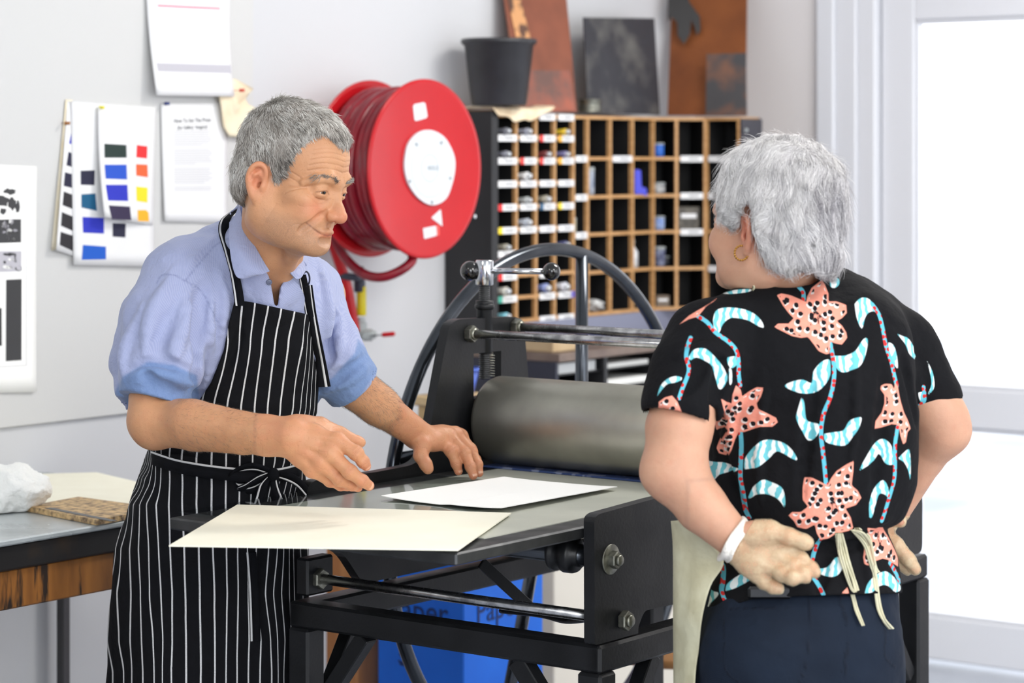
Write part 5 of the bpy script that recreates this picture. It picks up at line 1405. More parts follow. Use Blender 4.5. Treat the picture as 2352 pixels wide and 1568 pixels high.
# ---------------------------------------------------------------- head builder (local frame: x right, y forward, z up, origin between the ears)
def head_field(h=0.0016, man=True, neck=None, w=1.0, cz=0.009):
    S = SDF((-0.115, -0.15, -0.21), (0.115, 0.155, 0.165), h)
    S.ell((0, -0.006, 0.052), (0.0765, 0.091, 0.086), k=0.01)
    S.ell((0, 0.036, 0.054), (0.062, 0.062, 0.064), k=0.02)
    S.ell((0, 0.040, -0.018), (0.056, 0.050, 0.072), k=0.02)
    S.ell((0, 0.0, -0.02), (0.062, 0.07, 0.05), k=0.02)
    jw = 0.053 if man else 0.050
    for sx in (-1, 1):
        S.cap((sx*jw, 0.0, -0.050), (sx*0.018, 0.080, -0.094+cz), 0.019, 0.017, k=0.022)
        S.cap((sx*jw*1.02, -0.004, -0.015), (sx*jw, 0.004, -0.052), 0.020, 0.018, k=0.02)
        S.ell((sx*0.047, 0.058, -0.008), (0.020, 0.026, 0.017), k=0.018)
        S.ell((sx*0.036, 0.073, -0.032), (0.021, 0.019, 0.020), k=0.016)
        S.ell((sx*0.045, 0.040, -0.052), (0.018, 0.032, 0.030), k=0.02)
    S.ell((0, 0.086, -0.096+cz), (0.021, 0.018, 0.016), k=0.016)
    S.ell((0, 0.030, -0.074+cz*0.5), (0.042, 0.055, 0.026), k=0.03)
    for sx in (-1, 1): S.ell((sx*0.034, 0.012, -0.070), (0.022, 0.045, 0.022), k=0.03)
    S.ell((0, 0.0745, -0.058), (0.031, 0.023, 0.026), k=0.016)
    # brow, sockets
    for sx in (-1, 1):
        S.chain([(sx*0.008, 0.094, 0.027), (sx*0.028, 0.093, 0.034), (sx*0.046, 0.082, 0.030), (sx*0.056, 0.064, 0.018)], [0.0085, 0.0092, 0.0080, 0.005], k=0.016)
        S.ell((sx*0.032, 0.102, 0.010), (0.019, 0.013, 0.0115), k=0.012, op='sub')
    # nose
    S.ell((0, 0.080, -0.026), (0.034, 0.017, 0.030), k=0.014)
    for sx in (-1, 1): S.ell((sx*0.0125, 0.088, -0.006), (0.0105, 0.0135, 0.020), k=0.012)
    S.chain([(0, 0.090, 0.024), (0, 0.099, 0.006), (0, 0.109, -0.013), (0, 0.1165, -0.023)], [0.009, 0.0075, 0.0095, 0.0120], k=0.010)
    S.ell((0, 0.101, -0.024), (0.0140, 0.016, 0.011), k=0.008)
    for sx in (-1, 1):
        S.ell((sx*0.0125, 0.1045, -0.026), (0.0068, 0.0115, 0.0085), k=0.005)
        S.ell((sx*0.0065, 0.110, -0.036), (0.0036, 0.006, 0.0045), k=0.003, op='sub')
        # lids
        ec = (sx*0.0315, 0.0825, 0.011)
        S.ell(ec, (0.0156, 0.0154, 0.0148), k=0.006)
    # philtrum and lips
    dy = 0.0005
    S.crease([(0, 0.102, -0.040), (0, 0.101, -0.044), (0, 0.100, -0.048)], 0.0014, 0.005)
    up = [(-0.028, 0.086, -0.0515), (-0.014, 0.0985+dy, -0.0545), (0, 0.1015+dy, -0.0535), (0.014, 0.0985+dy, -0.0545), (0.028, 0.086, -0.0515)]
    lo = [(-0.026, 0.085, -0.057), (-0.012, 0.097+dy, -0.0625), (0, 0.0995+dy, -0.0635), (0.012, 0.097+dy, -0.0625), (0.026, 0.085, -0.057)]
    S.chain(up, [0.002, 0.0040, 0.0042, 0.0040, 0.002], k=0.004); S.chain(lo, [0.002, 0.0048, 0.0054, 0.0048, 0.002], k=0.004)
    S.crease([(-0.039, 0.080, -0.0450), (-0.028, 0.090, -0.0530), (-0.012, 0.100, -0.0588), (0, 0.103, -0.0590), (0.012, 0.100, -0.0588), (0.028, 0.090, -0.0530), (0.039, 0.080, -0.0450)], 0.0019, 0.0015, 0.0002)
    S.crease([(-0.013, 0.095, -0.071), (0, 0.097, -0.072), (0.013, 0.095, -0.071)], 0.003, 0.009)
    for sx in (-1, 1):
        S.crease([(sx*0.0205, 0.100, -0.018), (sx*0.0215, 0.099, -0.027), (sx*0.0170, 0.101, -0.0355)], 0.0014, 0.004)
        S.crease([(sx*0.024, 0.098, -0.026), (sx*0.034, 0.090, -0.036), (sx*0.042, 0.079, -0.048), (sx*0.045, 0.073, -0.060)], 0.0022, 0.008)
    # ears
    for sx in (-1, 1):
        def E(x, y, z): return (sx*(0.0725+x*0.95), y*0.70-0.003, z*0.90-0.008)
        S.ell(E(0.006, -0.006, 0.010), (0.0050, 0.0160, 0.027), k=0.006, R=[[0.94, sx*0.34, 0], [-sx*0.34, 0.94, 0], [0, 0, 1]])
        hel = [E(0.001, 0.006, 0.012), E(0.004, 0.010, 0.024), E(0.008, 0.005, 0.036), E(0.013, -0.008, 0.040), E(0.018, -0.020, 0.030), E(0.018, -0.0245, 0.012), E(0.013, -0.019, -0.006), E(0.007, -0.009, -0.020)]
        hb = [tuple(q_) for q_ in bez([Vector(p_) for p_ in hel], 4)]; S.chain(hb, list(np.interp(np.linspace(0, 7, len(hb)), range(8), [0.002, 0.0026, 0.0030, 0.0034, 0.0034, 0.0032, 0.0034, 0.0048])), k=0.004)
        S.ell(E(0.005, -0.002, -0.022), (0.0040, 0.0075, 0.010), k=0.006)
        S.chain([E(0.010, -0.003, 0.026), E(0.014, -0.012, 0.018), E(0.013, -0.014, 0.004), E(0.009, -0.008, -0.008)], 0.0028, k=0.004)
        S.ell(E(0.013, -0.001, 0.006), (0.0085, 0.0075, 0.011), k=0.003, op='sub')
        S.ell(E(0.003, -0.0, 0.002), (0.006, 0.004, 0.005), k=0.003, op='sub')
        S.chain([E(0.013, 0.003, 0.029), E(0.019, -0.010, 0.030), E(0.020, -0.018, 0.016)], 0.0016, k=0.003, op='sub')
        S.ell(E(0.004, 0.009, 0.0), (0.0045, 0.0035, 0.006), k=0.004)
    # eye openings
    for sx in (-1, 1):
        S.chain([(sx*0.0195, 0.0965, 0.0075), (sx*0.0270, 0.0985, 0.0095), (sx*0.0370, 0.0975, 0.0098), (sx*0.0475, 0.0880, 0.0078)], [0.0012, 0.0036, 0.0036, 0.0012], k=0.0015, op='sub')
        S.crease([(sx*0.0195, 0.097, 0.0140), (sx*0.0300, 0.0985, 0.0180), (sx*0.0420, 0.092, 0.0165), (sx*0.0500, 0.083, 0.0095)], 0.0008, 0.002)
        S.crease([(sx*0.0240, 0.0975, -0.001), (sx*0.0320, 0.0965, -0.005), (sx*0.0430, 0.088, -0.003)], 0.0005, 0.003)
    return S
def eyes(parent, R, c, sc_, iris=(86, 62, 44), look=(0, 1, 0)):
    for sx in (-1, 1):
        ctr = R@(np.array([sx*0.0315, 0.0830, 0.011])*sc_)+c
        lk = R@(np.array(look)/np.linalg.norm(look)); axis = Vector(lk)
        q = MB(); n = 28; pr = []
        for i in range(19):
            a = math.pi*i/18
            pr.append((math.sin(a)*0.0126*sc_, -math.cos(a)*0.0126*sc_))
        q.lathe(Vector(ctr), axis, pr, n, caps=False)
        q.build('eye', [MEYE], parent)
        # iris disc slightly proud, pupil on top
        q = MB(); rr_ = 0.0126*sc_
        def capd(r_, lift):
            pts = []
            for i in range(6):
                rad = r_*i/5; pts.append((rad, math.sqrt(max(rr_*rr_-rad*rad, 0))+lift))
            return pts[::-1]
        q.lathe(Vector(ctr), axis, capd(0.0058*sc_, 0.00025), n, caps=False); q.mi = 1
        q.lathe(Vector(ctr), axis, capd(0.0026*sc_, 0.00045), n, caps=False)
        q.build('iris', [mat('brown_iris', iris, 0.15, coat=0.5), mat('pupil', (8, 8, 9), 0.1, coat=0.5)], parent)
MEYE = mat('eye_white', (226, 218, 210), 0.12, coat=0.8)

def strands(walk, widths, vary, name, mt, parent, sides=3, seed=1, taper=0.25):
    """walk: list of arrays (m, n, 3): m strands, n points each; returns one mesh of fine tapered fibres"""
    Pn = walk; m, n, _ = Pn.shape
    T = np.zeros_like(Pn); T[:, 1:-1] = Pn[:, 2:]-Pn[:, :-2]; T[:, 0] = Pn[:, 1]-Pn[:, 0]; T[:, -1] = Pn[:, -1]-Pn[:, -2]
    T /= np.linalg.norm(T, axis=2, keepdims=True)+1e-9
    ref = np.array([0.31, 0.52, 0.8]); N = np.cross(T, ref); N /= np.linalg.norm(N, axis=2, keepdims=True)+1e-9
    B = np.cross(T, N)
    t = np.linspace(0, 1, n); w = widths[:, None]*(1-(1-taper)*t**1.6)[None, :]
    V = np.zeros((m, n, sides, 3))
    for k in range(sides):
        a = 2*math.pi*k/sides
        V[:, :, k] = Pn+(N*math.cos(a)+B*math.sin(a))*w[:, :, None]
    base = (np.arange(m)*n*sides)[:, None, None]; ii = (np.arange(n-1)*sides)[None, :, None]; kk = np.arange(sides)[None, None, :]
    k2 = (kk+1) % sides
    Fq = np.stack(np.broadcast_arrays(base+ii+kk, base+ii+k2, base+ii+sides+k2, base+ii+sides+kk), -1).reshape(-1, 4)
    at = np.repeat(vary, n*sides)
    return V.reshape(-1, 3), Fq, at
# crumpled white cloth on the bench
RG = SDF((-1.14, 4.62, 0.818), (-0.80, 5.02, 0.95), 0.0045)
rc_ = table_px(18, 1178); rc_ = A3((rc_.x, rc_.y+0.04, TZ+0.045))
RG.ell(rc_, (0.085, 0.075, 0.052), k=0.02); RG.ell(rc_+A3((-0.06, 0.0, 0.0)), (0.07, 0.07, 0.048), k=0.02); RG.ell(rc_+A3((0.02, 0.02, 0.012)), (0.040, 0.05, 0.034), k=0.02); RG.ell(rc_+A3((-0.03, -0.05, -0.024)), (0.03, 0.03, 0.02), k=0.02)
X, Y, Z = RG.grid(); GR_ = np.stack(np.broadcast_arrays(X, Y, Z), -1)
RG.d = np.maximum(RG.d-0.004+(np.abs(vnoise(GR_, 28, 3))*0.014+np.abs(vnoise(GR_, 60, 4))*0.007).astype(F32), (TZ+0.0012-GR_[..., 2]).astype(F32))
Vr, Fr = RG.mesh(); o = np_mesh('cloth', Vr, Fr, mat('white_fluffy_cloth', (246, 246, 242), 0.95, bump=0.5, bscale=120))
tag(o, 'crumpled white cotton cloth at the left end of the workbench', 'cloth')
# ================================================================ the man
MF = (math.cos(math.radians(27)), -math.sin(math.radians(27)))
MR = frame(MF, math.radians(15), math.radians(4))
MS = 1.06
# position of the point between the ears
MC = np.array(P(657, 424, 4.32))
def m2w(L): return (np.asarray(L)*MS)@MR.T+MC
def w2m(Wp): return ((np.asarray(Wp)-MC)@MR)/MS
M['skin_m'] = skin_mat('tanned_skin', (202, 148, 108), (204, 116, 90), (134, 108, 90), 0.48, 0.28, 0.12)
def head_attrs(Lc, man=True):
    x, y, z = Lc.T; ax = np.abs(x)
    def g(c, r): return np.exp(-(((ax-c[0])/r[0])**2+((y-c[1])/r[1])**2+((z-c[2])/r[2])**2))
    red = 0.8*g((0.038, 0.075, -0.022), (0.020, 0.03, 0.018))+0.9*g((0, 0.115, -0.025), (0.014, 0.02, 0.014))+0.7*g((0.08, -0.015, 0.01), (0.016, 0.03, 0.035))+0.2*g((0, 0.1, -0.058), (0.03, 0.02, 0.006))
    red += 0.55*g((0, 0.103, -0.0595), (0.024, 0.02, 0.0055))
    stub = np.zeros(len(x))
    if man:
        stub = np.clip((-0.034-z)/0.02, 0, 1)*np.clip((y-0.0)/0.03, 0, 1)*np.clip((z+0.118)/0.01, 0, 1)*0.55
        stub *= 1-np.clip(g((0, 0.103, -0.0595), (0.028, 0.02, 0.006))*1.3, 0, 1)
    return np.clip(red, 0, 1), stub
def wr_attr(Lc, lines, r=0.0011, fld=None):
    w = np.zeros(len(Lc)); Q = Lc.copy(); Q[:, 0] = np.abs(Q[:, 0])
    for ln, am in lines:
        pts = [A3(p) for p in bez([Vector(p) for p in ln], 5)]
        if fld is not None:
            pts = fld.proj(np.array(pts)).astype(float)
            for _ in range(3): pts[1:-1] = 0.5*pts[1:-1]+0.25*(pts[2:]+pts[:-2])
            pts = list(pts)
        for i in range(len(pts)-1):
            a, b = pts[i], pts[i+1]; e = b-a
            m = np.all((Q > np.minimum(a, b)-0.008) & (Q < np.maximum(a, b)+0.008), axis=1)
            if not m.any(): continue
            q = Q[m]; t = np.clip((q-a)@e/(e@e), 0, 1); d = np.linalg.norm(q-a-t[:, None]*e, axis=1)
            w[m] = np.maximum(w[m], am*np.exp(-(d/r)**2))
    return w
HM = head_field(0.0015, cz=0.015)
# neck
def N_(u, v, Y): return w2m(pw(u, v, Y))
neck_pts = [N_(634, 470, 4.37), N_(626, 560, 4.41), N_(612, 650, 4.51), N_(600, 760, 4.58)]
HM2 = HM
neck_r = [0.056, 0.055, 0.058, 0.075]
lo_ = np.minimum(HM.lo, np.min(neck_pts, axis=0)-0.09)
big = SDF(np.maximum(lo_, (-0.2, -0.26, -0.27)), (0.2, 0.155, 0.165), 0.0017)
def into(dst, src):
    """resample one field into another"""
    X, Y, Z = dst.grid(); hi = src.lo+src.h*(src.n-1)
    S = dst.sl(src.lo+src.h, hi-src.h)
    x, y, z = dst.xyz(S); B_ = np.stack(np.broadcast_arrays(x, y, z), -1).reshape(-1, 3)
    dst.d[S] = np.minimum(dst.d[S], src.samp(B_).reshape(dst.d[S].shape))
big = HMan = SDF((-0.16, -0.21, -0.25), (0.16, 0.155, 0.165), 0.0017)
into(big, HM)
big.chain(neck_pts[:3], neck_r[:3], k=0.02)
big.cap(neck_pts[2], N_(600, 730, 4.56), 0.056, 0.060, k=0.02)
# cords and throat
big.cap(N_(602, 478, 4.31), N_(638, 645, 4.43), 0.012, 0.009, k=0.018)
big.cap((0, 0.052, -0.090), N_(646, 640, 4.43), 0.014, 0.010, k=0.02)
big.ell(N_(651, 618, 4.405), (0.015, 0.015, 0.018), k=0.014)
V, Fq = big.mesh()
V = relax(V, Fq, 1, 0.35)
crow = []
for k, (dz, cur) in enumerate(((0.012, 0.006), (0.004, 0.003), (-0.004, -0.002), (-0.011, -0.008))):
    crow.append(([(0.050, 0.068, 0.012+dz*0.4), (0.058, 0.058, 0.012+dz), (0.064, 0.042, 0.012+dz+cur)], 0.8))
crow += [([(0.016, 0.098, 0.001), (0.030, 0.094, -0.004), (0.046, 0.078, 0.0)], 0.8), ([(0.020, 0.097, -0.004), (0.034, 0.090, -0.011), (0.050, 0.070, -0.006)], 0.6),
         ([(0.030, 0.092, -0.013), (0.042, 0.083, -0.017), (0.052, 0.066, -0.011)], 0.35)]
for k in range(5):
    zf = 0.047+0.009*k
    crow.append(([(0.0, 0.098-0.1*(k*0.0035), zf), (0.02, 0.096-k*0.0006, zf+0.003), (0.042, 0.082, zf+0.001), (0.055, 0.066, zf-0.008)], 0.75-0.09*k))
crow += [([(0.048, 0.068, -0.045), (0.052, 0.058, -0.058), (0.051, 0.054, -0.072)], 0.4),
         ([(0.008, 0.100, 0.028), (0.007, 0.102, 0.040)], 0.8), ([(0.058, 0.03, -0.03), (0.060, 0.02, -0.06)], 0.3)]
wr = wr_attr(V, crow, 0.0013, big)
red, stub = head_attrs(V)
mo = wr_attr(V, [([(0.040, 0.079, -0.0445), (0.028, 0.090, -0.0528), (0.012, 0.100, -0.0586), (0.0, 0.103, -0.0592)], 1.0)], 0.0012, big)
mo = np.maximum(mo, wr_attr(V, [([(0.0195, 0.0965, 0.0085), (0.0270, 0.0985, 0.0132), (0.0370, 0.0975, 0.0134), (0.0490, 0.0870, 0.0080)], 0.7)], 0.0010, big))
# push wrinkles into the surface
Nn = big.grad(V.astype(F32))
V = V-Nn*(wr*0.0005)[:, None]
Vw = m2w(V)
man_parts = [(Vw, Fq, dict(red=red, stub=stub, wr=wr, mo=mo))]

# ---- hair of the man: under-layer and short strands
def scalp_m(L):
    """>0 inside the hairy region (local coordinates)"""
    x, y, z = L.T; ax = np.abs(x)
    zmin = 0.084+0.024*np.exp(-((ax-0.046)/0.020)**2)
    yf = np.interp(z, [-0.02, -0.012, 0.01, 0.035, 0.055, 0.075, 0.095, 0.11], [0.018, 0.024, 0.034, 0.042, 0.044, 0.050, 0.060, 0.075])
    top = np.maximum((z-zmin)*0.9, (yf-y)*0.8)
    low = z-np.interp(y, [-0.13, -0.08, -0.055, -0.036, -0.026, -0.012, 0.004, 0.014, 0.022, 0.036], [-0.066, -0.062, -0.050, -0.02, 0.008, 0.032, 0.026, -0.002, -0.018, -0.018])
    return np.minimum(top, low*0.8)
HU = SDF((-0.1, -0.13, -0.08), (0.1, 0.12, 0.17), 0.002)
HU.ell((0, -0.006, 0.054), (0.0800, 0.0955, 0.0900), k=0.01)
HU.ell((0, 0.032, 0.060), (0.0655, 0.064, 0.069), k=0.02)
HU.ell((0, -0.028, -0.004), (0.068, 0.067, 0.062), k=0.02)
X, Y, Z = HU.grid()
G = np.stack(np.broadcast_arrays(X, Y, Z), -1).reshape(-1, 3)
HU.d += (vnoise(G, 70, 5)*0.0018+vnoise(G, 160, 6)*0.0012).reshape(HU.d.shape)
HU0 = HU.d.copy()
HU.d += (np.clip((0.010-scalp_m(G))/0.010, 0, 1)*0.0042).reshape(HU.d.shape).astype(F32)
HU.d = np.maximum(HU.d, (-scalp_m(G)*0.7).reshape(HU.d.shape).astype(F32))
Vh, Fh = HU.mesh(); HU.d = HU0; Vh = relax(Vh, Fh, 1, 0.4)
def hair_mat(name, cols, rough=0.45):
    m = mat(name, cols[1], rough, spec=0.4); q = NT(m)
    a = q.attr('var').outputs['Fac']; rp = q.n('ShaderNodeValToRGB')
    rp.color_ramp.elements[0].position = 0.0; rp.color_ramp.elements[0].color = (*lin(cols[0]), 1)
    rp.color_ramp.elements[1].position = 1.0; rp.color_ramp.elements[1].color = (*lin(cols[-1]), 1)
    for i, c in enumerate(cols[1:-1]):
        e = rp.color_ramp.elements.new((i+1)/(len(cols)-1)); e.color = (*lin(c), 1)
    q.l(a, rp.inputs[0]); q.l(rp.outputs[0], q.B.inputs['Base Color']); return m
M['hair_m'] = hair_mat('grey_hair', [(58, 54, 51), (130, 123, 116), (194, 188, 180), (240, 238, 233)])
rs = np.random.RandomState(4)
surf_pts = []
cand = Vh[rs.randint(0, len(Vh), 40000)]+rs.normal(0, 0.0012, (40000, 3))
sc_ = scalp_m(cand); cand = cand[(sc_ > 0.0005)]
cand = cand[HU.samp(cand.astype(F32)) > -0.0075][:28000]
nrm = HU.grad(cand.astype(F32))
def comb_m(Pm):
    return Pm-np.array([0.0, -0.075, 0.125])
m_ = len(cand); n_ = 5
Ls = rs.uniform(0.012, 0.021, m_)*np.clip(0.55+scalp_m(cand)*22, 0.6, 1)
pts = np.zeros((m_, n_, 3)); cur = cand-nrm*0.002; pts[:, 0] = cur
jit = rs.normal(0, 0.28, (m_, 3))+np.stack([vnoise(cand, 45, 11), vnoise(cand, 45, 12), vnoise(cand, 45, 13)], 1)*0.75
for k in range(1, n_):
    fl_ = comb_m(cur); nn = HU.grad(cur.astype(F32)); fl_ = fl_-nn*(fl_*nn).sum(1, keepdims=True)
    fl_ /= np.linalg.norm(fl_, axis=1, keepdims=True)+1e-6
    d = fl_*1.0+nn*(0.62-0.20*k)+jit*0.55; d /= np.linalg.norm(d, axis=1, keepdims=True)
    cur = cur+d*(Ls/(n_-1))[:, None]; pts[:, k] = cur
x, y, z = cand.T
grey = 0.72+0.22*vnoise(cand, 60, 21)-0.42*np.exp(-((z-0.035)/0.03)**2)*np.clip((y+0.02)/0.03, 0, 1)-0.25*np.exp(-((z+0.04)/0.02)**2)-0.22*np.clip((y-0.05)/0.03, 0, 1)
vary = np.clip(grey+rs.normal(0, 0.17, m_), 0, 1)
Vs, Fs, As = strands(pts*MS, rs.uniform(0.00032, 0.00052, m_), vary, 'hair', None, None)
Vs = Vs@MR.T+MC
vu = np.clip(0.30+0.2*vnoise(Vh, 120, 9), 0, 1)
Vall = np.concatenate([m2w(Vh), Vs]); Fall = np.concatenate([Fh, Fs+len(Vh)]); Aall = np.concatenate([vu, As])
man_hair = (Vall, Fall, Aall)
# eyebrows
def brow_strands(line, R, c, sc_, nper=170, L=0.009, seed=3, colr=(0.1, 0.5), sides=(-1, 1), field=None):
    rs = np.random.RandomState(seed); out = []
    for sx in sides:
        for _ in range(nper):
            t = rs.rand(); a = (1-t)*A3(line[0])+t*A3(line[-1]) if len(line) == 2 else None
            k = t*(len(line)-1); i = min(int(k), len(line)-2); f = k-i
            a = A3(line[i])*(1-f)+A3(line[i+1])*f+rs.normal(0, 0.0013, 3)
            if field is not None: a = a*np.array([sx, 1, 1]); a = A3(field.proj(a[None], 0.0)[0])*np.array([sx, 1, 1])
            d = (A3(line[i+1])-A3(line[i])); d /= np.linalg.norm(d); d = d+np.array([0, 0.35, 0.55*(1-t)-0.1])+rs.normal(0, 0.22, 3); d /= np.linalg.norm(d)
            l = L*rs.uniform(0.6, 1.2)
            p = np.array([a, a+d*l*0.5+np.array([0, 0.0012, 0]), a+d*l+np.array([0, 0.001, -0.0015])]); p[:, 0] *= sx; out.append(p)
    Pn = np.array(out)*sc_; v = rs.uniform(colr[0], colr[1], len(Pn))
    V_, F_, A_ = strands(Pn, np.full(len(Pn), 0.00038), v, '', None, None)
    return V_@R.T+c, F_, A_
man_brow = brow_strands([(0.012, 0.100, 0.030), (0.028, 0.1005, 0.0365), (0.044, 0.089, 0.036), (0.050, 0.080, 0.030)], MR, MC, MS, 200, 0.0075, 3, (0.15, 0.6), field=big)
# ---- arms and hands of the man (bare skin), one field each
def chainpx(S, pts, rs, k=0.008, **kw):
    return S.chain([pw(*p) for p in pts], rs, k=k, **kw)
def rel(pts, rs): return pts, rs
AR = SDF((-0.72, 4.02, 0.93), (-0.16, 4.44, 1.24), 0.0026)
def fine_box(pts, pad): a = np.array([pw(*p) for p in pts]); return a.min(0)-pad, a.max(0)+pad
# near (right) forearm: elbow at the left, wrist at (665, 1003)
chainpx(AR, [(356, 890, 4.36), (352, 962, 4.33), (450, 979, 4.29), (560, 997, 4.235), (668, 1003, 4.18)], [0.046, 0.045, 0.043, 0.0345, 0.0285], k=0.03)
AR.cap(pw(350, 975, 4.34), pw(356, 985, 4.33), 0.036, 0.036, k=0.02)
AR.cap(pw(430, 962, 4.27), pw(600, 992, 4.20), 0.028, 0.020, k=0.03)
AR.cap(pw(620, 1003, 4.20), pw(672, 1003, 4.17), 0.027, 0.0275, k=0.02, flat=((0, 1, 0), 0.72))
NH = [(655, 1002, 4.185), (870, 1130, 4.17), (700, 900, 4.24), (840, 1000, 4.24)]
lo_, hi_ = fine_box(NH, 0.055)
HN = SDF(lo_, hi_, 0.0016)
yb = (0, 1, 0)
def hand(S, wrist, mcps, chains, rad, thumb, trad, palm_n, kp=0.012, web=0.006):
    n = A3(palm_n)/np.linalg.norm(palm_n)
    for i, m_ in enumerate(mcps):
        S.cap(wrist[i], m_, 0.0165, 0.0125, k=0.012, flat=(n, 0.85))
    for i in range(3):
        S.cap(mcps[i], mcps[i+1], 0.0122, 0.0120, k=0.008, flat=(n, 0.85))
        S.cap((A3(wrist[i])+mcps[i])/2, (A3(wrist[i+1])+mcps[i+1])/2, 0.0145, 0.0145, k=0.012, flat=(n, 0.85))
    for ch, r in zip(chains, rad):
        pts = [A3(p) for p in ch]
        for j in range(len(pts)-1):
            ra, rb = r[j], r[j+1]
            S.cap(pts[j], pts[j+1], ra, rb, k=0.0045 if j else 0.007)
            if 0 < j < len(pts)-1: S.ell(pts[j], (ra*1.08, ra*1.08, ra*1.05), k=0.004)
    pts = [A3(p) for p in thumb]
    for j in range(len(pts)-1): S.cap(pts[j], pts[j+1], trad[j], trad[j+1], k=0.010 if j == 0 else 0.005)
def nail(S, tip, prev, nrm, r=0.0055, L=0.009):
    """a small raised plate on the back of a finger tip: returns field positions for the nail mesh"""
    t = A3(tip)-A3(prev); t /= np.linalg.norm(t); n = A3(nrm)-t*(A3(nrm)@t); n /= np.linalg.norm(n)
    return t, n
W4 = [pw(672, 985, 4.185), pw(668, 998, 4.182), pw(664, 1010, 4.182), pw(662, 1020, 4.184)]
mc = [pw(776, 1012, 4.165), pw(757, 1040, 4.158), pw(736, 1062, 4.160), pw(716, 1078, 4.168)]
chs = [[mc[0], pw(818, 1040, 4.155), pw(834, 1060, 4.16), pw(841, 1070, 4.165)],
       [mc[1], pw(803, 1083, 4.148), pw(832, 1104, 4.155), pw(848, 1115, 4.165)],
       [mc[2], pw(780, 1101, 4.165), pw(808, 1113, 4.175), pw(822, 1119, 4.185)],
       [mc[3], pw(758, 1104, 4.185), pw(782, 1114, 4.195), pw(798, 1118, 4.205)]]
hand(HN, W4, mc, chs, [[0.0128, 0.0118, 0.0100, 0.0086], [0.0128, 0.0118, 0.0102, 0.0088], [0.0122, 0.0110, 0.0095, 0.0082], [0.0112, 0.0098, 0.0085, 0.0074]],
     [pw(682, 978, 4.20), pw(735, 978, 4.215), pw(782, 997, 4.225), pw(822, 1014, 4.235), pw(829, 1016, 4.236)], [0.020, 0.0155, 0.0128, 0.0095, 0.0085], (0.1, -1, 0.1))
HN.cap(pw(652, 1002, 4.195), pw(690, 1008, 4.18), 0.0262, 0.0225, k=0.02, flat=((0, 1, 0), 0.75))
HN.cap(pw(700, 985, 4.20), pw(750, 1000, 4.20), 0.018, 0.014, k=0.015)
# tendons on the back of the hand, knuckle creases
for i, m_ in enumerate(mc):
    a = W4[i]*0.55+m_*0.45
    HN.cap(a+A3((0, -0.0135, 0)), m_+A3((0, -0.0085, 0.002)), 0.0022, 0.003, k=0.008)
# far (left) forearm and hand
AL = SDF((-0.50, 4.40, 0.90), (-0.02, 4.92, 1.30), 0.0026)
chainpx(AL, [(800, 872, 4.60), (815, 888, 4.60), (866, 930, 4.635), (968, 1003, 4.72)], [0.034, 0.036, 0.0355, 0.0275], k=0.03)
AL.cap(pw(822, 895, 4.60), pw(880, 935, 4.635), 0.031, 0.026, k=0.03)
FH = [(950, 960, 4.66), (1112, 1108, 4.86), (940, 1100, 4.66)]
lo_, hi_ = fine_box(FH, 0.04)
HF = SDF(lo_, hi_, 0.0016)
W4 = [pw(972, 1008, 4.715), pw(978, 1002, 4.73), pw(982, 997, 4.745), pw(984, 994, 4.76)]
mc2 = [pw(1010, 1012, 4.735), pw(1030, 1000, 4.755), pw(1046, 996, 4.775), pw(1058, 1000, 4.80)]
chs2 = [[mc2[0], pw(1036, 1036, 4.725), pw(1048, 1064, 4.722), pw(1053, 1082, 4.722)],
        [mc2[1], pw(1068, 1040, 4.73), pw(1081, 1072, 4.712), pw(1087, 1092, 4.708)],
        [mc2[2], pw(1083, 1036, 4.76), pw(1097, 1066, 4.745), pw(1101, 1086, 4.740)],
        [mc2[3], pw(1082, 1030, 4.79), pw(1094, 1056, 4.79), pw(1098, 1070, 4.79)]]
hand(HF, W4, mc2, chs2, [[0.0120, 0.0112, 0.0096, 0.0082], [0.0122, 0.0114, 0.0097, 0.0083], [0.0116, 0.0108, 0.0093, 0.0080], [0.0104, 0.0096, 0.0084, 0.0072]],
     [pw(970, 1020, 4.69), pw(966, 1046, 4.675), pw(978, 1066, 4.668), pw(983, 1076, 4.666)], [0.0165, 0.0135, 0.0122, 0.0108], (-0.25, -0.35, 0.9))
HF.cap(pw(955, 998, 4.71), pw(990, 1008, 4.725), 0.027, 0.020, k=0.015)
HF.cap(pw(972, 1022, 4.69), pw(1000, 1018, 4.72), 0.013, 0.012, k=0.014)
for i, m_ in enumerate(mc2):
    a = W4[i]*0.5+m_*0.5
    HF.cap(a+A3((0, -0.004, 0.013)), m_+A3((0, -0.003, 0.010)), 0.0022, 0.003, k=0.008)
def merge_into(dst, src):
    """smooth union of a fine field with samples of a coarser one inside its box"""
    hi = src.lo+src.h*(src.n-1)
    S = dst.sl(src.lo+src.h, hi-src.h)
    if S is None: return
    x, y, z = dst.xyz(S); B_ = np.stack(np.broadcast_arrays(x, y, z), -1).reshape(-1, 3)
    dst.blend(S, src.samp(B_).reshape(dst.d[S].shape), 0.006, 'add')
merge_into(HN, AR); merge_into(HF, AL)
def carve(S, fine, pad=0.012):
    """leave out of the coarse field what the fine one already covers"""
    hi = fine.lo+fine.h*(fine.n-1); T = S.sl(fine.lo+pad, hi-pad)
    if T is not None: S.d[T] = np.maximum(S.d[T], 0.004)
carve(AR, HN); carve(AL, HF)
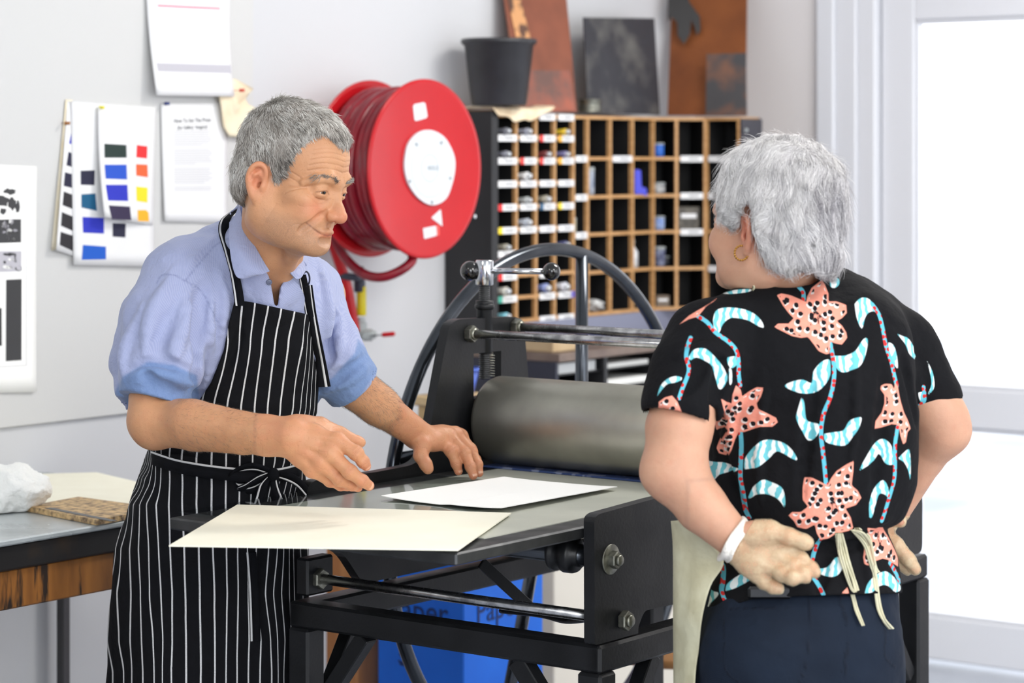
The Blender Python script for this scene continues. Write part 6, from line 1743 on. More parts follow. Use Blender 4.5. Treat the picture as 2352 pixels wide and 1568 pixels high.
def skin_piece(S, w2=None, hair=None, redc=(), red_r=0.012, base_red=0.0, it=1, joints=()):
    V, Fq = S.mesh(); V = relax(V, Fq, it, 0.35)
    red = np.full(len(V), base_red)
    for c in redc: red = np.maximum(red, 0.75*np.exp(-(np.linalg.norm(V-c, axis=1)/red_r)**2))
    n = vnoise(V, 95, 3)
    vein = np.clip(1-np.abs(vnoise(V, 36, 8))*9, 0, 1)
    wr = 0.35*np.clip(1-np.abs(vnoise(V*A3((1, 1, 1.8)), 60, 19))*14, 0, 1) if len(joints) else np.zeros(len(V))
    for (c, d, r) in joints:
        q = V-c; al = q@d; rd = np.linalg.norm(q-al[:, None]*d, axis=1); m = (rd < r*1.5)
        for o_, a_ in ((-0.0026, 0.6), (0.0, 1.0), (0.0024, 0.7)): wr = np.maximum(wr, m*a_*np.exp(-((al-o_)/0.0007)**2)*np.exp(-(al/0.005)**2))
    return V, Fq, dict(red=np.clip(red+0.12*n, 0, 1), stub=np.zeros(len(V)), wr=wr, mo=np.zeros(len(V)))
def jl(chs_, r=0.012):
    out = []
    for ch in chs_:
        for i in range(1, len(ch)-1):
            d = A3(ch[i+1])-A3(ch[i-1]); out.append((A3(ch[i]), d/np.linalg.norm(d), r))
    return out
man_parts += [skin_piece(AR), skin_piece(AL),
              skin_piece(HN, redc=[c for ch in chs for c in ch[1:]]+mc, base_red=0.18, joints=jl(chs)), skin_piece(HF, redc=[c for ch in chs2 for c in ch[1:]]+mc2, base_red=0.25, joints=jl(chs2))]
# nails
def nail_mesh(q, tip, prev, nrm, r, L=0.0095):
    t = A3(tip)-A3(prev); t /= np.linalg.norm(t); n = A3(nrm)-t*(A3(nrm)@t); n /= np.linalg.norm(n); s_ = np.cross(t, n)
    vs = []; K = 6; J = 6
    for j in range(J+1):
        for i in range(K+1):
            a = (i/K-0.5)*1.5; tt = -L*0.75+L*j/J
            rr = r*1.015; wdt = 1-0.25*abs(j/J-0.5)**2*2
            vs.append(Vector(A3(tip)+t*tt+(n*math.cos(a*wdt)+s_*math.sin(a*wdt))*rr*(1.0 if j < J else 0.98)))
    q.add(vs, [(j*(K+1)+i, (j+1)*(K+1)+i, (j+1)*(K+1)+i+1, j*(K+1)+i+1) for j in range(J) for i in range(K)], True)
M['nail'] = mat('fingernail', (212, 162, 132), 0.35, coat=0.2)
man_nails = MB()
for ch, r in zip(chs, (0.0086, 0.0088)): nail_mesh(man_nails, ch[-1], ch[-2], (0.1, -1, 0.25), r)
for ch, r in zip(chs2, (0.0082, 0.0083, 0.0080)): nail_mesh(man_nails, ch[-1], ch[-2], (0.35, -0.55, 0.75), r)
# fine arm hair
def arm_hair(S, n, seed, p0, p1, L=0.009):
    rs = np.random.RandomState(seed); V, Fq = S.mesh()
    c = V[rs.randint(0, len(V), n)]; nn = S.grad(c.astype(F32)); d = A3(p1)-A3(p0); d /= np.linalg.norm(d)
    t_ = (c-p0)@d; c = c[(t_ > 0) & (t_ < np.linalg.norm(A3(p1)-A3(p0)))]; nn = S.grad(c.astype(F32)); m = len(c)
    f = d[None]+A3((0, 0, -0.25))+rs.normal(0, 0.35, (m, 3)); f -= nn*(f*nn).sum(1, keepdims=True); f /= np.linalg.norm(f, axis=1, keepdims=True)
    Lr = rs.uniform(0.5, 1.1, m)[:, None]*L
    P_ = np.stack([c-nn*0.0005, c+nn*0.0016+f*Lr*0.5, c+nn*0.0022+f*Lr], 1)
    return strands(P_, np.full(m, 0.00012), rs.uniform(0.1, 0.6, m), '', None, None)
ah = [arm_hair(AR, 2600, 3, pw(420, 960, 4.3), pw(660, 1003, 4.2)), arm_hair(AL, 2600, 5, pw(810, 880, 4.56), pw(975, 1003, 4.72), 0.011)]

# ---- shirt of the man
SH = SDF((-0.90, 4.02, 0.88), (-0.20, 4.98, 1.50), 0.0040)
def cp(S, pts, rs, k=0.03, **kw): return chainpx(S, pts, rs, k, **kw)
tw = A3((-0.70, -0.70, 0)); tw /= np.linalg.norm(tw)
# trunk
cp(SH, [(560, 640, 4.54), (575, 740, 4.56), (560, 880, 4.60), (530, 1060, 4.63)], [0.105, 0.140, 0.138, 0.122], k=0.05)
cp(SH, [(440, 650, 4.47), (570, 610, 4.52), (714, 668, 4.70)], [0.078, 0.085, 0.052], k=0.05)
cp(SH, [(480, 720, 4.50), (500, 860, 4.55), (480, 1000, 4.62)], [0.105, 0.110, 0.100], k=0.05)
cp(SH, [(668, 690, 4.62), (655, 820, 4.64)], [0.078, 0.085], k=0.05)
cp(SH, [(600, 700, 4.52), (640, 730, 4.56)], [0.085, 0.085], k=0.05)
# collar stand of the neck opening (filled, cut later)
cp(SH, [(602, 560, 4.43), (612, 640, 4.46)], [0.066, 0.078], k=0.03)
# near sleeve
cp(SH, [(420, 655, 4.44), (385, 740, 4.39), (362, 850, 4.355)], [0.082, 0.080, 0.072], k=0.03)
cp(SH, [(330, 720, 4.46), (300, 830, 4.44), (320, 900, 4.41)], [0.035, 0.040, 0.040], k=0.05)
# cuff roll
cp(SH, [(374, 842, 4.35), (362, 905, 4.345)], [0.074, 0.071], k=0.006)
cp(SH, [(296, 895, 4.41), (312, 965, 4.42)], [0.022, 0.012], k=0.02)
# far sleeve
cp(SH, [(716, 668, 4.70), (748, 745, 4.66), (778, 812, 4.60)], [0.051, 0.049, 0.051], k=0.03)
cp(SH, [(776, 836, 4.585), (806, 880, 4.60)], [0.058, 0.056], k=0.006)
# hollow openings for the forearms and the neck
SHs = SH.d.copy()
X, Y, Z = SH.grid(); G = np.stack(np.broadcast_arrays(X, Y, Z), -1)
gu = (G[..., 0]/G[..., 1])*FPX+1176; gv = HZ+(CAMZ-G[..., 2])/G[..., 1]*FPX
# folds: long soft ridges and hollows where the cloth hangs
def fold(S, pts, r, k, fields, off=0.0, op='add', y1=5.4):
    P_ = []
    for (u, v) in spline2(pts, 5):
        h = hit(fields, u, v, 3.4, y1)
        if h is None: continue
        P_.append(h+A3((0, off, 0)))
    m = len(P_)
    if m < 2: return
    r = r*1.45
    rr = [max(r*math.sin(math.pi*(i+0.7)/(m+0.4)), 0.001) for i in range(m)]
    S.chain(P_, rr, k, op)
base_f = SDF(SH.lo, SH.lo+SH.h*(SH.n-1), SH.h); base_f.d = SH.d.copy()
for pts, r, op in (
        ([(392, 640), (350, 720), (330, 830)], 0.010, 'add'), ([(440, 700), (405, 790), (395, 850)], 0.009, 'add'), ([(330, 700), (290, 800), (285, 870)], 0.010, 'add'),
        ([(415, 680), (372, 770), (362, 840)], 0.007, 'sub'), ([(470, 650), (462, 750), (452, 850)], 0.014, 'sub'), ([(485, 700), (478, 800), (468, 900)], 0.009, 'add'),
        ([(300, 850), (360, 835), (440, 850)], 0.007, 'sub'), ([(500, 620), (515, 700), (500, 800)], 0.008, 'add'), ([(480, 560), (440, 600), (420, 640)], 0.005, 'add'),
        ([(735, 610), (748, 700), (750, 800)], 0.010, 'add'), ([(770, 700), (760, 780), (742, 850)], 0.010, 'sub'), ([(765, 690), (778, 760), (778, 820)], 0.008, 'add'),
        ([(560, 720), (540, 800), (500, 880)], 0.007, 'sub'), ([(455, 820), (452, 880), (458, 930)], 0.009, 'sub'),
        ([(280, 880), (340, 855), (400, 868), (450, 890)], 0.007, 'add'), ([(286, 905), (350, 893), (405, 905), (448, 920)], 0.006, 'sub'), ([(330, 860), (345, 880), (350, 905)], 0.005, 'sub'),
        ([(735, 905), (790, 880), (858, 832)], 0.006, 'add'), ([(750, 880), (800, 850), (850, 810)], 0.006, 'sub')):
    fold(SH, pts, r, 0.012, [base_f], 0.004 if op == 'add' else -0.002, op)
SH.d += (vnoise(G*A3((1, 1, 0.6)), 22, 31)*0.0042+vnoise(G, 48, 32)*0.0016).astype(F32)
SH.d = np.maximum(SH.d, (zz(1075, 4.6)-G[..., 2]).astype(F32))
SH_pre = SH.d.copy()
# open the sleeves: remove the inside beyond the cuff ends
def plane_cut(S, G, c, n, r, thick):
    """cut a round hollow in the cloth: everything beyond c along n inside radius r"""
    n = A3(n)/np.linalg.norm(n); q = G-np.array(c, F32); a = q@n.astype(F32)
    rad = np.linalg.norm(q-a[..., None]*n.astype(F32), axis=-1)
    S.d = np.maximum(S.d, np.where(rad < r, np.minimum(a, 1), -1).astype(F32)*1.0)
e0, e1 = pw(366, 860, 4.348), pw(354, 925, 4.338)
nax = (e1-e0)/np.linalg.norm(e1-e0)
tilt = nax+A3((-0.10, -0.1, 0.0)); tilt /= np.linalg.norm(tilt)
cutc = pw(362, 922, 4.345)
q = G-cutc.astype(F32); a = q@tilt.astype(F32); rad = np.linalg.norm(q-(q@nax.astype(F32))[..., None]*nax.astype(F32), axis=-1)
reg = (rad < 0.105) & (a > -0.03) & (gu < 470)
SH.d = np.where(reg, np.maximum(SH.d, a-0.002), SH.d)
hole = np.maximum(rad-0.049, -(a+0.03)); SH.d = np.where(reg, np.maximum(SH.d, -hole), SH.d)
e0, e1 = pw(790, 835, 4.585), pw(845, 895, 4.605); nax = (e1-e0)/np.linalg.norm(e1-e0); cutc = pw(822, 886, 4.60)
q = G-cutc.astype(F32); a = q@nax.astype(F32); rad = np.linalg.norm(q-a[..., None]*nax.astype(F32), axis=-1)
reg = (rad < 0.10) & (a > -0.03) & (gu > 700)
SH.d = np.where(reg, np.maximum(SH.d, a-0.002), SH.d); hole = np.maximum(rad-0.044, -(a+0.03)); SH.d = np.where(reg, np.maximum(SH.d, -hole), SH.d)
# neck opening: cut above a tilted plane and hollow out around the neck
nk = A3((0.445, -0.475, 0.76)); nk /= np.linalg.norm(nk)
c0 = pw(589, 556, 4.42)
q = G-c0.astype(F32); a = q@nk.astype(F32)
SH.d = np.where((np.linalg.norm(q, axis=-1) < 0.16), np.maximum(SH.d, a-0.010), SH.d)
SH.cap(pw(615, 540, 4.43), pw(620, 585, 4.42), 0.056, 0.040, k=0.004, op='sub')
# open placket wedge
wp = poly_sd(gu, gv, [(596, 560), (694, 560), (668, 615), (643, 660), (638, 703), (631, 703), (622, 650), (608, 600)])
SH.d = np.where(G[..., 1] < 4.48, np.maximum(SH.d, -(wp*0.00078).astype(F32)), SH.d)
Vs_, Fs_ = SH.mesh(); Vs_ = relax(Vs_, Fs_, 1, 0.35)
uu, vv = pix(Vs_)
roll = np.clip(-poly_sd(uu, vv, [(262, 905), (280, 866), (340, 830), (400, 838), (452, 862), (460, 925), (445, 930), (300, 930)])/6+0.5, 0, 1)*(Vs_[:, 1] < 4.60)
roll2 = np.clip(-poly_sd(uu, vv, [(715, 880), (760, 870), (815, 810), (822, 780), (880, 835), (800, 950), (715, 935)])/6+0.5, 0, 1)
def fabric_mat(name, c, c2, scale, rough=0.85):
    m = mat(name, c, rough, sheen=0.15); q = NT(m)
    tc = q.n('ShaderNodeTexCoord').outputs['Object']
    wv = q.n('ShaderNodeTexWave'); wv.wave_type = 'BANDS'; wv.bands_direction = 'X'; wv.inputs['Scale'].default_value = scale; wv.inputs['Distortion'].default_value = 0.6; wv.inputs['Detail'].default_value = 1
    mp = q.n('ShaderNodeMapping'); mp.inputs['Rotation'].default_value = (0.2, 0.35, 0.5); q.l(tc, mp.inputs[0]); q.l(mp.outputs[0], wv.inputs['Vector'])
    col = q.mix(q.math('MULTIPLY', wv.outputs['Fac'], 0.36), lin(c), lin(c2))
    rc = q.attr('roll').outputs['Fac']
    col = q.mix(rc, col, q.mix(q.noise(tc, 260, 2), lin((104, 128, 174)), lin((120, 144, 184))))
    sm_ = q.math('MULTIPLY', q.attr('seam').outputs['Fac'], 0.5)
    col = q.mix(sm_, col, lin((96, 108, 150)))
    q.l(col, q.B.inputs['Base Color'])
    b1 = q.bump(wv.outputs['Fac'], 0.04, 0.001); b2 = q.bump(q.noise(tc, 26, 4, 0.55), 0.55, 0.012, b1); b3 = q.bump(q.noise(tc, 80, 3), 0.2, 0.006, b2)
    q.l(b3, q.B.inputs['Normal']); return m
M['shirt'] = fabric_mat('striped_blue_cotton', (162, 169, 200), (128, 138, 184), 150)
seam = np.zeros(len(Vs_))
for ln in (spline2([(360, 650), (372, 632), (400, 632), (430, 648), (465, 672), (500, 740)]), spline2([(425, 645), (462, 600), (500, 560), (545, 540)])):
    dd, _ = line_d(uu, vv, ln); seam = np.maximum(seam, np.exp(-(dd/1.6)**2)*(Vs_[:, 1] < 4.55))
shirt_geo = (Vs_, Fs_, dict(roll=np.clip(roll+roll2, 0, 1), seam=seam))
# collar: two stiff leaves and the stand, as bent sheets
def bent_sheet(name, rows, mt, parent, th=0.003, uvattr=None, n=10):
    """rows: list of lists of world points (same count); splined both ways"""
    R_ = [[Vector(p) for p in r] for r in rows]
    cols = [bez([R_[i][j] for i in range(len(R_))], n) for j in range(len(R_[0]))]
    grid = [bez([cols[j][i] for j in range(len(cols))], n) for i in range(len(cols[0]))]
    q = MB(); nr_, nc_ = len(grid), len(grid[0])
    q.add([p for r in grid for p in r], [(i*nc_+j, (i+1)*nc_+j, (i+1)*nc_+j+1, i*nc_+j+1) for i in range(nr_-1) for j in range(nc_-1)], True)
    o = q.build(name, mt, parent)
    m_ = o.modifiers.new('s', 'SOLIDIFY'); m_.thickness = th; m_.offset = 0
    return o
# ---- striped apron of the man
M['white_thread'] = mat('white_woven_stripe', (206, 206, 206), 0.9)
M['navy_cloth'] = mat('black_navy_cloth', (11, 12, 16), 0.9, c2=(15, 16, 21), scale=60, spec=0.15, bump=0.3, bscale=18)
ap_rows = {697: {9: 518, 10: 557, 11: 586, 12: 617, 13: 648, 14: 679, 15: 708, 16: 716, 17: 722, 18: 728},
           783: {8: 499, 9: 524, 10: 550, 11: 575, 12: 602, 13: 632, 14: 663, 15: 697, 16: 706, 17: 714, 18: 721},
           935: {7: 432, 8: 462, 9: 491, 10: 522, 11: 554, 12: 585, 13: 615, 14: 644, 15: 674, 16: 691, 17: 703, 18: 713}}
def c6(x): return x/2.76+230
ap_rows[1056] = {k: c6(x) for k, x in {2: 322, 3: 333, 4: 352, 5: 385, 6: 437, 7: 517, 8: 610, 9: 705, 10: 797, 11: 885, 12: 968, 13: 1040, 14: 1110, 15: 1170, 16: 1215, 17: 1240, 18: 1262}.items()}
ap_rows[1100] = {k: c6(x) for k, x in {0: 245, 1: 262, 2: 283, 3: 318, 4: 350, 5: 383, 6: 441, 7: 521, 8: 612, 9: 706, 10: 796, 11: 884, 12: 962, 13: 1030, 14: 1090, 15: 1140, 16: 1185, 17: 1220, 18: 1250}.items()}
ap_rows[1159] = {k: c6(x) for k, x in {0: 160, 1: 182, 2: 210, 3: 250, 4: 292, 5: 355, 6: 435, 7: 520, 8: 612, 9: 706, 10: 796, 11: 883, 12: 955, 13: 1005, 14: 1060, 15: 1105, 16: 1150, 17: 1190, 18: 1220, 19: 1250}.items()}
ap_rows[1261] = {k: c6(x) for k, x in enumerate((97, 130, 187, 243, 307, 370, 443, 533, 625, 715, 802, 873, 935, 990, 1070, 1125, 1165, 1200, 1225, 1270))}
ap_rows[1362] = {k: c6(x) for k, x in enumerate((60, 105, 195, 255, 313, 385, 455, 540, 632, 725, 805, 875, 940, 975, 1050, 1100, 1150, 1200, 1230, 1285))}
ap_rows[1471] = {k: c6(x) for k, x in enumerate((45, 118, 190, 262, 335, 397, 455, 500, 545, 636, 727, 800, 870, 945, 1020, 1082, 1125, 1172, 1215, 1240))}
ap_rows[1471] = {k: c6(x) for k, x in enumerate((45, 118, 190, 262, 335, 397, 455, 545, 636, 727, 800, 870, 945, 1020, 1082, 1125, 1172, 1215, 1240, 1310))}
ap_rows[1543] = {k: c6(x) for k, x in enumerate((80, 150, 200, 270, 343, 395, 450, 547, 638, 727, 797, 867, 940, 1015, 1090, 1130, 1165, 1205, 1245, 1310))}
ap_rows[2000] = dict(ap_rows[1543])
def stripe_coord(u, v):
    vs = sorted(ap_rows); rows = []
    for r in vs:
        ks = sorted(ap_rows[r]); us = [ap_rows[r][k] for k in ks]
        lo = us[0]-(us[1]-us[0])*40; hi = us[-1]+(us[-1]-us[-2])*40
        rows.append(np.interp(u, [lo]+us+[hi], [ks[0]-40]+ks+[ks[-1]+40]))
    rows = np.stack(rows); vs = np.array(vs, float)
    i = np.clip(np.searchsorted(vs, v)-1, 0, len(vs)-2); f = np.clip((v-vs[i])/(vs[i+1]-vs[i]), 0, 1); f = f*f*(3-2*f)*0.5+f*0.5
    n = np.arange(len(u)); return rows[i, n]*(1-f)+rows[i+1, n]*f
def stripe_mat(name, wd=0.062):
    m = mat(name, (14, 15, 20), 0.9, spec=0.2); q = NT(m); tc = q.n('ShaderNodeTexCoord').outputs['Object']
    s_ = q.attr('sc').outputs['Fac']; jit = q.math('MULTIPLY', q.math('SUBTRACT', q.noise(tc, 14, 2), 0.5), 0.10)
    fr_ = q.math('ABSOLUTE', q.math('SUBTRACT', q.math('FRACT', q.math('ADD', q.math('ADD', s_, jit), 0.5)), 0.5))
    line_ = q.mapr(fr_, wd-0.012, wd+0.012, 1.0, 0.0)
    line_ = q.math('MULTIPLY', line_, q.mapr(q.noise(tc, 900, 2), 0.25, 0.5, 0.55, 1.0))
    col = q.mix(line_, q.mix(q.noise(tc, 70, 3), lin((10, 10, 13)), lin((15, 16, 21))), lin((214, 214, 214)))
    q.l(col, q.B.inputs['Base Color'])
    b1 = q.bump(q.noise(tc, 20, 4, 0.55), 0.45, 0.012); b2 = q.bump(q.noise(tc, 700, 2), 0.2, 0.001, b1); q.l(b2, q.B.inputs['Normal']); return m
M['apron'] = stripe_mat('striped_apron_cloth')
# bib: a shell lying on the shirt
BB = SDF(SH.lo, SH.lo+SH.h*(SH.n-1), SH.h)
bibpoly = [(539, 689), (575, 693), (640, 707), (709, 722), (714, 760), (722, 820), (732, 890), (728, 950), (716, 1000), (700, 1060), (690, 1090), (340, 1090), (344, 1046), (400, 985), (452, 927), (485, 878), (514, 805), (526, 740)]
pd = poly_sd(gu, gv, bibpoly)*(G[..., 1]/FPX)
bsh = SH_pre-0.0075+0.0015*np.sin(gu*0.05)*np.clip((gv-700)/300, 0, 1)
BB.d = np.maximum(np.maximum(bsh, -(SH_pre+0.005)), pd).astype(F32)
BB.d = np.maximum(BB.d, (G[..., 1]-4.66).astype(F32))
Vq, Fq_ = BB.mesh(); Vq = relax(Vq, Fq_, 1, 0.3); ub, vb = pix(Vq)
bib_geo = (Vq, Fq_, dict(sc=stripe_coord(ub, vb)))
# skirt
SK = SDF((-0.86, 4.44, 0.24), (-0.33, 4.94, 1.06), 0.005)
YK = 4.70
def kk(px): return px/FPX*YK
for (v0, l0, r0), (v1, l1, r1) in zip([(1045, 352, 688), (1090, 332, 692), (1180, 300, 700), (1270, 268, 703), (1400, 250, 706), (1568, 240, 708)], [(1090, 332, 692), (1180, 300, 700), (1270, 268, 703), (1400, 250, 706), (1568, 240, 708), (1880, 232, 706)]):
    nj = max(3, int((v1-v0)/22))
    for j in range(nj):
        YK = float(np.interp(v0+(v1-v0)*j/nj, [1045, 1180, 1320], [4.63, 4.66, 4.70])); t = j/nj; l_, r_, v_ = l0+(l1-l0)*t, r0+(r1-r0)*t, v0+(v1-v0)*t
        c = pw((l_+r_)/2, v_, YK); w_ = kk((r_-l_)/2)
        SK.ell(c, (w_, 0.135+0.02*(v_-1045)/800, 0.075), k=0.02)
X, Y, Z = SK.grid(); G2 = np.stack(np.broadcast_arrays(X, Y, Z), -1); g2u = (G2[..., 0]/G2[..., 1])*FPX+1176; g2v = HZ+(CAMZ-G2[..., 2])/G2[..., 1]*FPX
low = np.clip((g2v-1150)/300, 0, 1)
scg = stripe_coord(g2u.ravel(), g2v.ravel()).reshape(g2u.shape)
SK.d += (0.004*np.sin(scg*1.05+0.6)*low+0.006*np.sin(scg*0.5+2)*low+vnoise(G2, 12, 41)*0.005+vnoise(G2*A3((1.5, 1.5, 0.35)), 26, 42)*0.003).astype(F32)
zt = zz(1049, 4.58); SK.d = np.maximum(SK.d, (G2[..., 2]-zt-0.012).astype(F32))
inner = SK.d+0.006; SK.d = np.maximum(SK.d, np.where(G2[..., 2] < 0.40, -(inner), -1).astype(F32))
Vk, Fk = SK.mesh(); Vk = relax(Vk, Fk, 1, 0.4); uk, vk = pix(Vk)
skirt_geo = (Vk, Fk, dict(sc=stripe_coord(uk, vk)))
def ribbon(q, path, side, width, fr_=(0.0, 0.1, 0.3, 1.0), sub=6, th=None):
    """strap along path (world points) spread along side vectors; the second band is white"""
    pts = bez(path, sub); sd = bez(side, sub) if hasattr(side, '__len__') and not isinstance(side, Vector) else [side]*len(pts)
    ws = width if hasattr(width, '__len__') else [width]*len(pts)
    if len(ws) != len(pts): ws = list(np.interp(np.linspace(0, 1, len(pts)), np.linspace(0, 1, len(ws)), ws))
    nn = []
    for i, p in enumerate(pts):
        t = (pts[min(i+1, len(pts)-1)]-pts[max(i-1, 0)]).normalized(); n = t.cross(sd[i].normalized()).normalized(); nn.append(n)
    for k in range(len(fr_)-1):
        q.mi = 1 if k == 1 and len(fr_) > 2 else 0
        vs = []
        for i, p in enumerate(pts):
            for f in (fr_[k], fr_[k+1]):
                for s_ in (-1, 1): vs.append(p+sd[i].normalized()*(ws[i]*(f-0.5))+nn[i]*(0.0011*s_))
        fs = []
        for i in range(len(pts)-1):
            a = 4*i; b_ = a+4
            fs += [(a, a+2, b_+2, b_), (a+1, b_+1, b_+3, a+3), (a, b_, b_+1, a+1), (a+2, a+3, b_+3, b_+2)]
        q.add(vs, fs, True)
def VP(u, v, Y): return P(u, v, Y)
# ---- put the man together
def join_geo(parts):
    Vs, Fs, At = [], [], {}
    off = 0
    for V_, F_, A_ in parts:
        Vs.append(V_); Fs.append(F_+off); off += len(V_)
        for k, a in A_.items(): At.setdefault(k, []).append(a)
    return np.concatenate(Vs), np.concatenate(Fs), {k: np.concatenate(a) for k, a in At.items()}
# hidden trunk and legs so that the body is whole
BD = SDF((-0.95, 4.30, 0.0), (-0.25, 4.95, 1.42), 0.008)
cp(BD, [(600, 650, 4.52), (570, 800, 4.58), (545, 1000, 4.64), (520, 1150, 4.70)], [0.07, 0.110, 0.105, 0.10], k=0.05)
cp(BD, [(430, 680, 4.47), (735, 680, 4.70)], [0.05, 0.05], k=0.04)
hipc = pw(520, 1180, 4.715)
for sx in (-1, 1):
    h_ = hipc+A3((0.055*sx, 0.055*sx, 0)); BD.chain([h_, h_+A3((0.0, 0.0, -0.42)), A3((h_[0]-0.02, h_[1], 0.06))], [0.07, 0.055, 0.04], k=0.03)
    BD.cap(A3((h_[0]-0.02, h_[1], 0.045)), A3((h_[0]+0.13, h_[1]-0.06, 0.035)), 0.038, 0.032, k=0.02)
Vb, Fb = BD.mesh(); z0 = np.zeros(len(Vb))
man_parts.append((Vb, Fb, dict(red=z0, stub=z0, wr=z0, mo=z0)))
V_, F_, A_ = join_geo(man_parts)
man = np_mesh('person', V_, F_, M['skin_m'], None, A_)
tag(man, 'smiling grey-haired person in a blue shirt and striped apron, gesturing over the press', 'person')
np_mesh('hair', man_hair[0], man_hair[1], M['hair_m'], man, dict(var=man_hair[2]))
hn_ = len(man_brow[1])//2; vn_ = len(man_brow[0])//2
for k_ in (0, 1): np_mesh('eyebrow', man_brow[0][vn_*k_:vn_*(k_+1)], man_brow[1][hn_*k_:hn_*(k_+1)]-vn_*k_, M['hair_m'], man, dict(var=man_brow[2][vn_*k_:vn_*(k_+1)]))
V2 = np.concatenate([ah[0][0], ah[1][0]]); F2 = np.concatenate([ah[0][1], ah[1][1]+len(ah[0][0])]); np_mesh('arm_hair', V2, F2, M['hair_m'], man, dict(var=np.concatenate([ah[0][2], ah[1][2]])*0.5+0.1))
eyes(man, MR, MC, MS, look=(0.25, 1, -0.02))
man_nails.build('fingernails', M['nail'], man)
shirt = np_mesh('shirt', shirt_geo[0], shirt_geo[1], M['shirt'], man, shirt_geo[2])
# collar leaves, buttons, placket
M['collar'] = M['shirt']
cl = bent_sheet('collar', [[pw(549, 474, 4.425), pw(566, 528, 4.372), pw(600, 592, 4.345), pw(619, 623, 4.345)],
                           [pw(537, 500, 4.41), pw(547, 560, 4.345), pw(574, 612, 4.325), pw(603, 629, 4.335)],
                           [pw(529, 486, 4.44), pw(527, 556, 4.355), pw(543, 634, 4.330), pw(583, 632, 4.335)]], M['shirt'], shirt, 0.0028)
c2 = bent_sheet('collar', [[pw(662, 616, 4.385), pw(674, 606, 4.40), pw(688, 594, 4.43)], [pw(668, 628, 4.375), pw(684, 620, 4.39), pw(698, 606, 4.43)], [pw(680, 641, 4.38), pw(690, 638, 4.39), pw(701, 622, 4.42)]], M['shirt'], shirt, 0.0028)
cn = bent_sheet('collar', [[pw(549, 474, 4.425), pw(560, 462, 4.50), pw(620, 480, 4.54), pw(680, 560, 4.50), pw(690, 592, 4.44)], [pw(531, 486, 4.44), pw(545, 490, 4.53), pw(620, 505, 4.575), pw(700, 575, 4.53), pw(704, 610, 4.45)]], M['shirt'], shirt, 0.0028)
hb = hit([SH], 618, 648, 3.9)
if hb is not None:
    q = MB(); q.lathe(Vector(hb)+Vector((0, -0.001, 0)), Vector((0.25, -0.93, 0.25)), [(0.0052, 0), (0.0056, 0.0012), (0.0050, 0.0022), (0.0036, 0.0016), (0.0010, 0.0016)], 24); q.build('button', mat('grey_button', (92, 100, 124), 0.3), shirt)
# apron parts
apr = np_mesh('apron', skirt_geo[0], skirt_geo[1], M['apron'], man, skirt_geo[2])
np_mesh('apron_bib', bib_geo[0], bib_geo[1], M['apron'], apr, bib_geo[2])
rib = [M['navy_cloth'], M['white_thread']]
def on(u, v, off, fields=(SH, BB, SK), dflt=4.5):
    h = hit(fields, u, v, 3.9)
    Y = (h[1] if h is not None else dflt)-off
    return P(u, v, Y)
# neck strap over the near shoulder
q = MB(); path = [pw(538, 487, 4.45), pw(519, 505, 4.40), pw(513, 535, 4.375), pw(524, 580, 4.36), pw(537, 625, 4.355), pw(546, 668, 4.36), pw(551, 700, 4.37)]
path = [P(538, 484, 4.46), P(517, 506, 4.405)]+[on(u, v, 0.009) for (u, v) in ((515, 535), (526, 580), (538, 625), (546, 665), (551, 702))]
ribbon(q, path, [Vector((0.9, 0.3, 0.35)), Vector((0.95, 0.1, 0.1)), Vector((1, 0, -0.1)), Vector((1, 0, -0.3)), Vector((1, 0, -0.2)), Vector((1, 0, -0.1)), Vector((1, 0, 0.0))], [0.016, 0.018, 0.021, 0.019, 0.017, 0.018, 0.018], (0.0, 0.08, 0.26, 1.0)); q.build('neck_strap', rib, apr)
# far strap with its buckle and hanging tail
q = MB(); ribbon(q, [P(694, 632, 4.40), on(700, 660, 0.01), on(705, 690, 0.01), on(712, 728, 0.012)], Vector((1, 0, 0.1)), 0.014, (0.0, 0.08, 0.22, 1.0)); q.build('neck_strap', rib, apr)
q = MB(); ribbon(q, [on(710, 655, 0.014), on(717, 715, 0.02), on(727, 780, 0.022), on(736, 830, 0.02), on(745, 888, 0.018)], Vector((1, 0, 0.05)), [0.012, 0.014, 0.018, 0.020, 0.024], (0.0, 0.55, 0.75, 1.0)); q.build('strap_tail', rib, apr)
q = MB(); cpt = on(703, 640, 0.016); ring_ = [cpt+Vector((math.cos(a)*0.0065, -0.002*math.sin(a), math.sin(a)*0.013)) for a in [2*math.pi*k/24 for k in range(24)]]; q.tube(ring_, 0.0016, 8, closed=True); q.build('buckle', mat('dark_buckle', (40, 44, 60), 0.3, metal=0.5), apr)
# belt
q = MB(); bp = [(352, 1052), (400, 1068), (450, 1078), (500, 1085), (550, 1090), (600, 1092), (640, 1090), (675, 1082), (688, 1076)]
hits = [hit([SK, BB], u, v, 3.9) for (u, v) in bp]
Yf = [h[1] if h is not None else 4.6 for h in hits]
ribbon(q, [P(349, 1050, Yf[0]+0.06)]+[P(u, v, y-0.010) for (u, v), y in zip(bp, Yf)]+[P(694, 1072, Yf[-1]+0.06)], Vector((0, -0.15, -1)), 0.025, (0.0, 0.02, 0.17, 1.0)); q.build('belt', rib, apr)
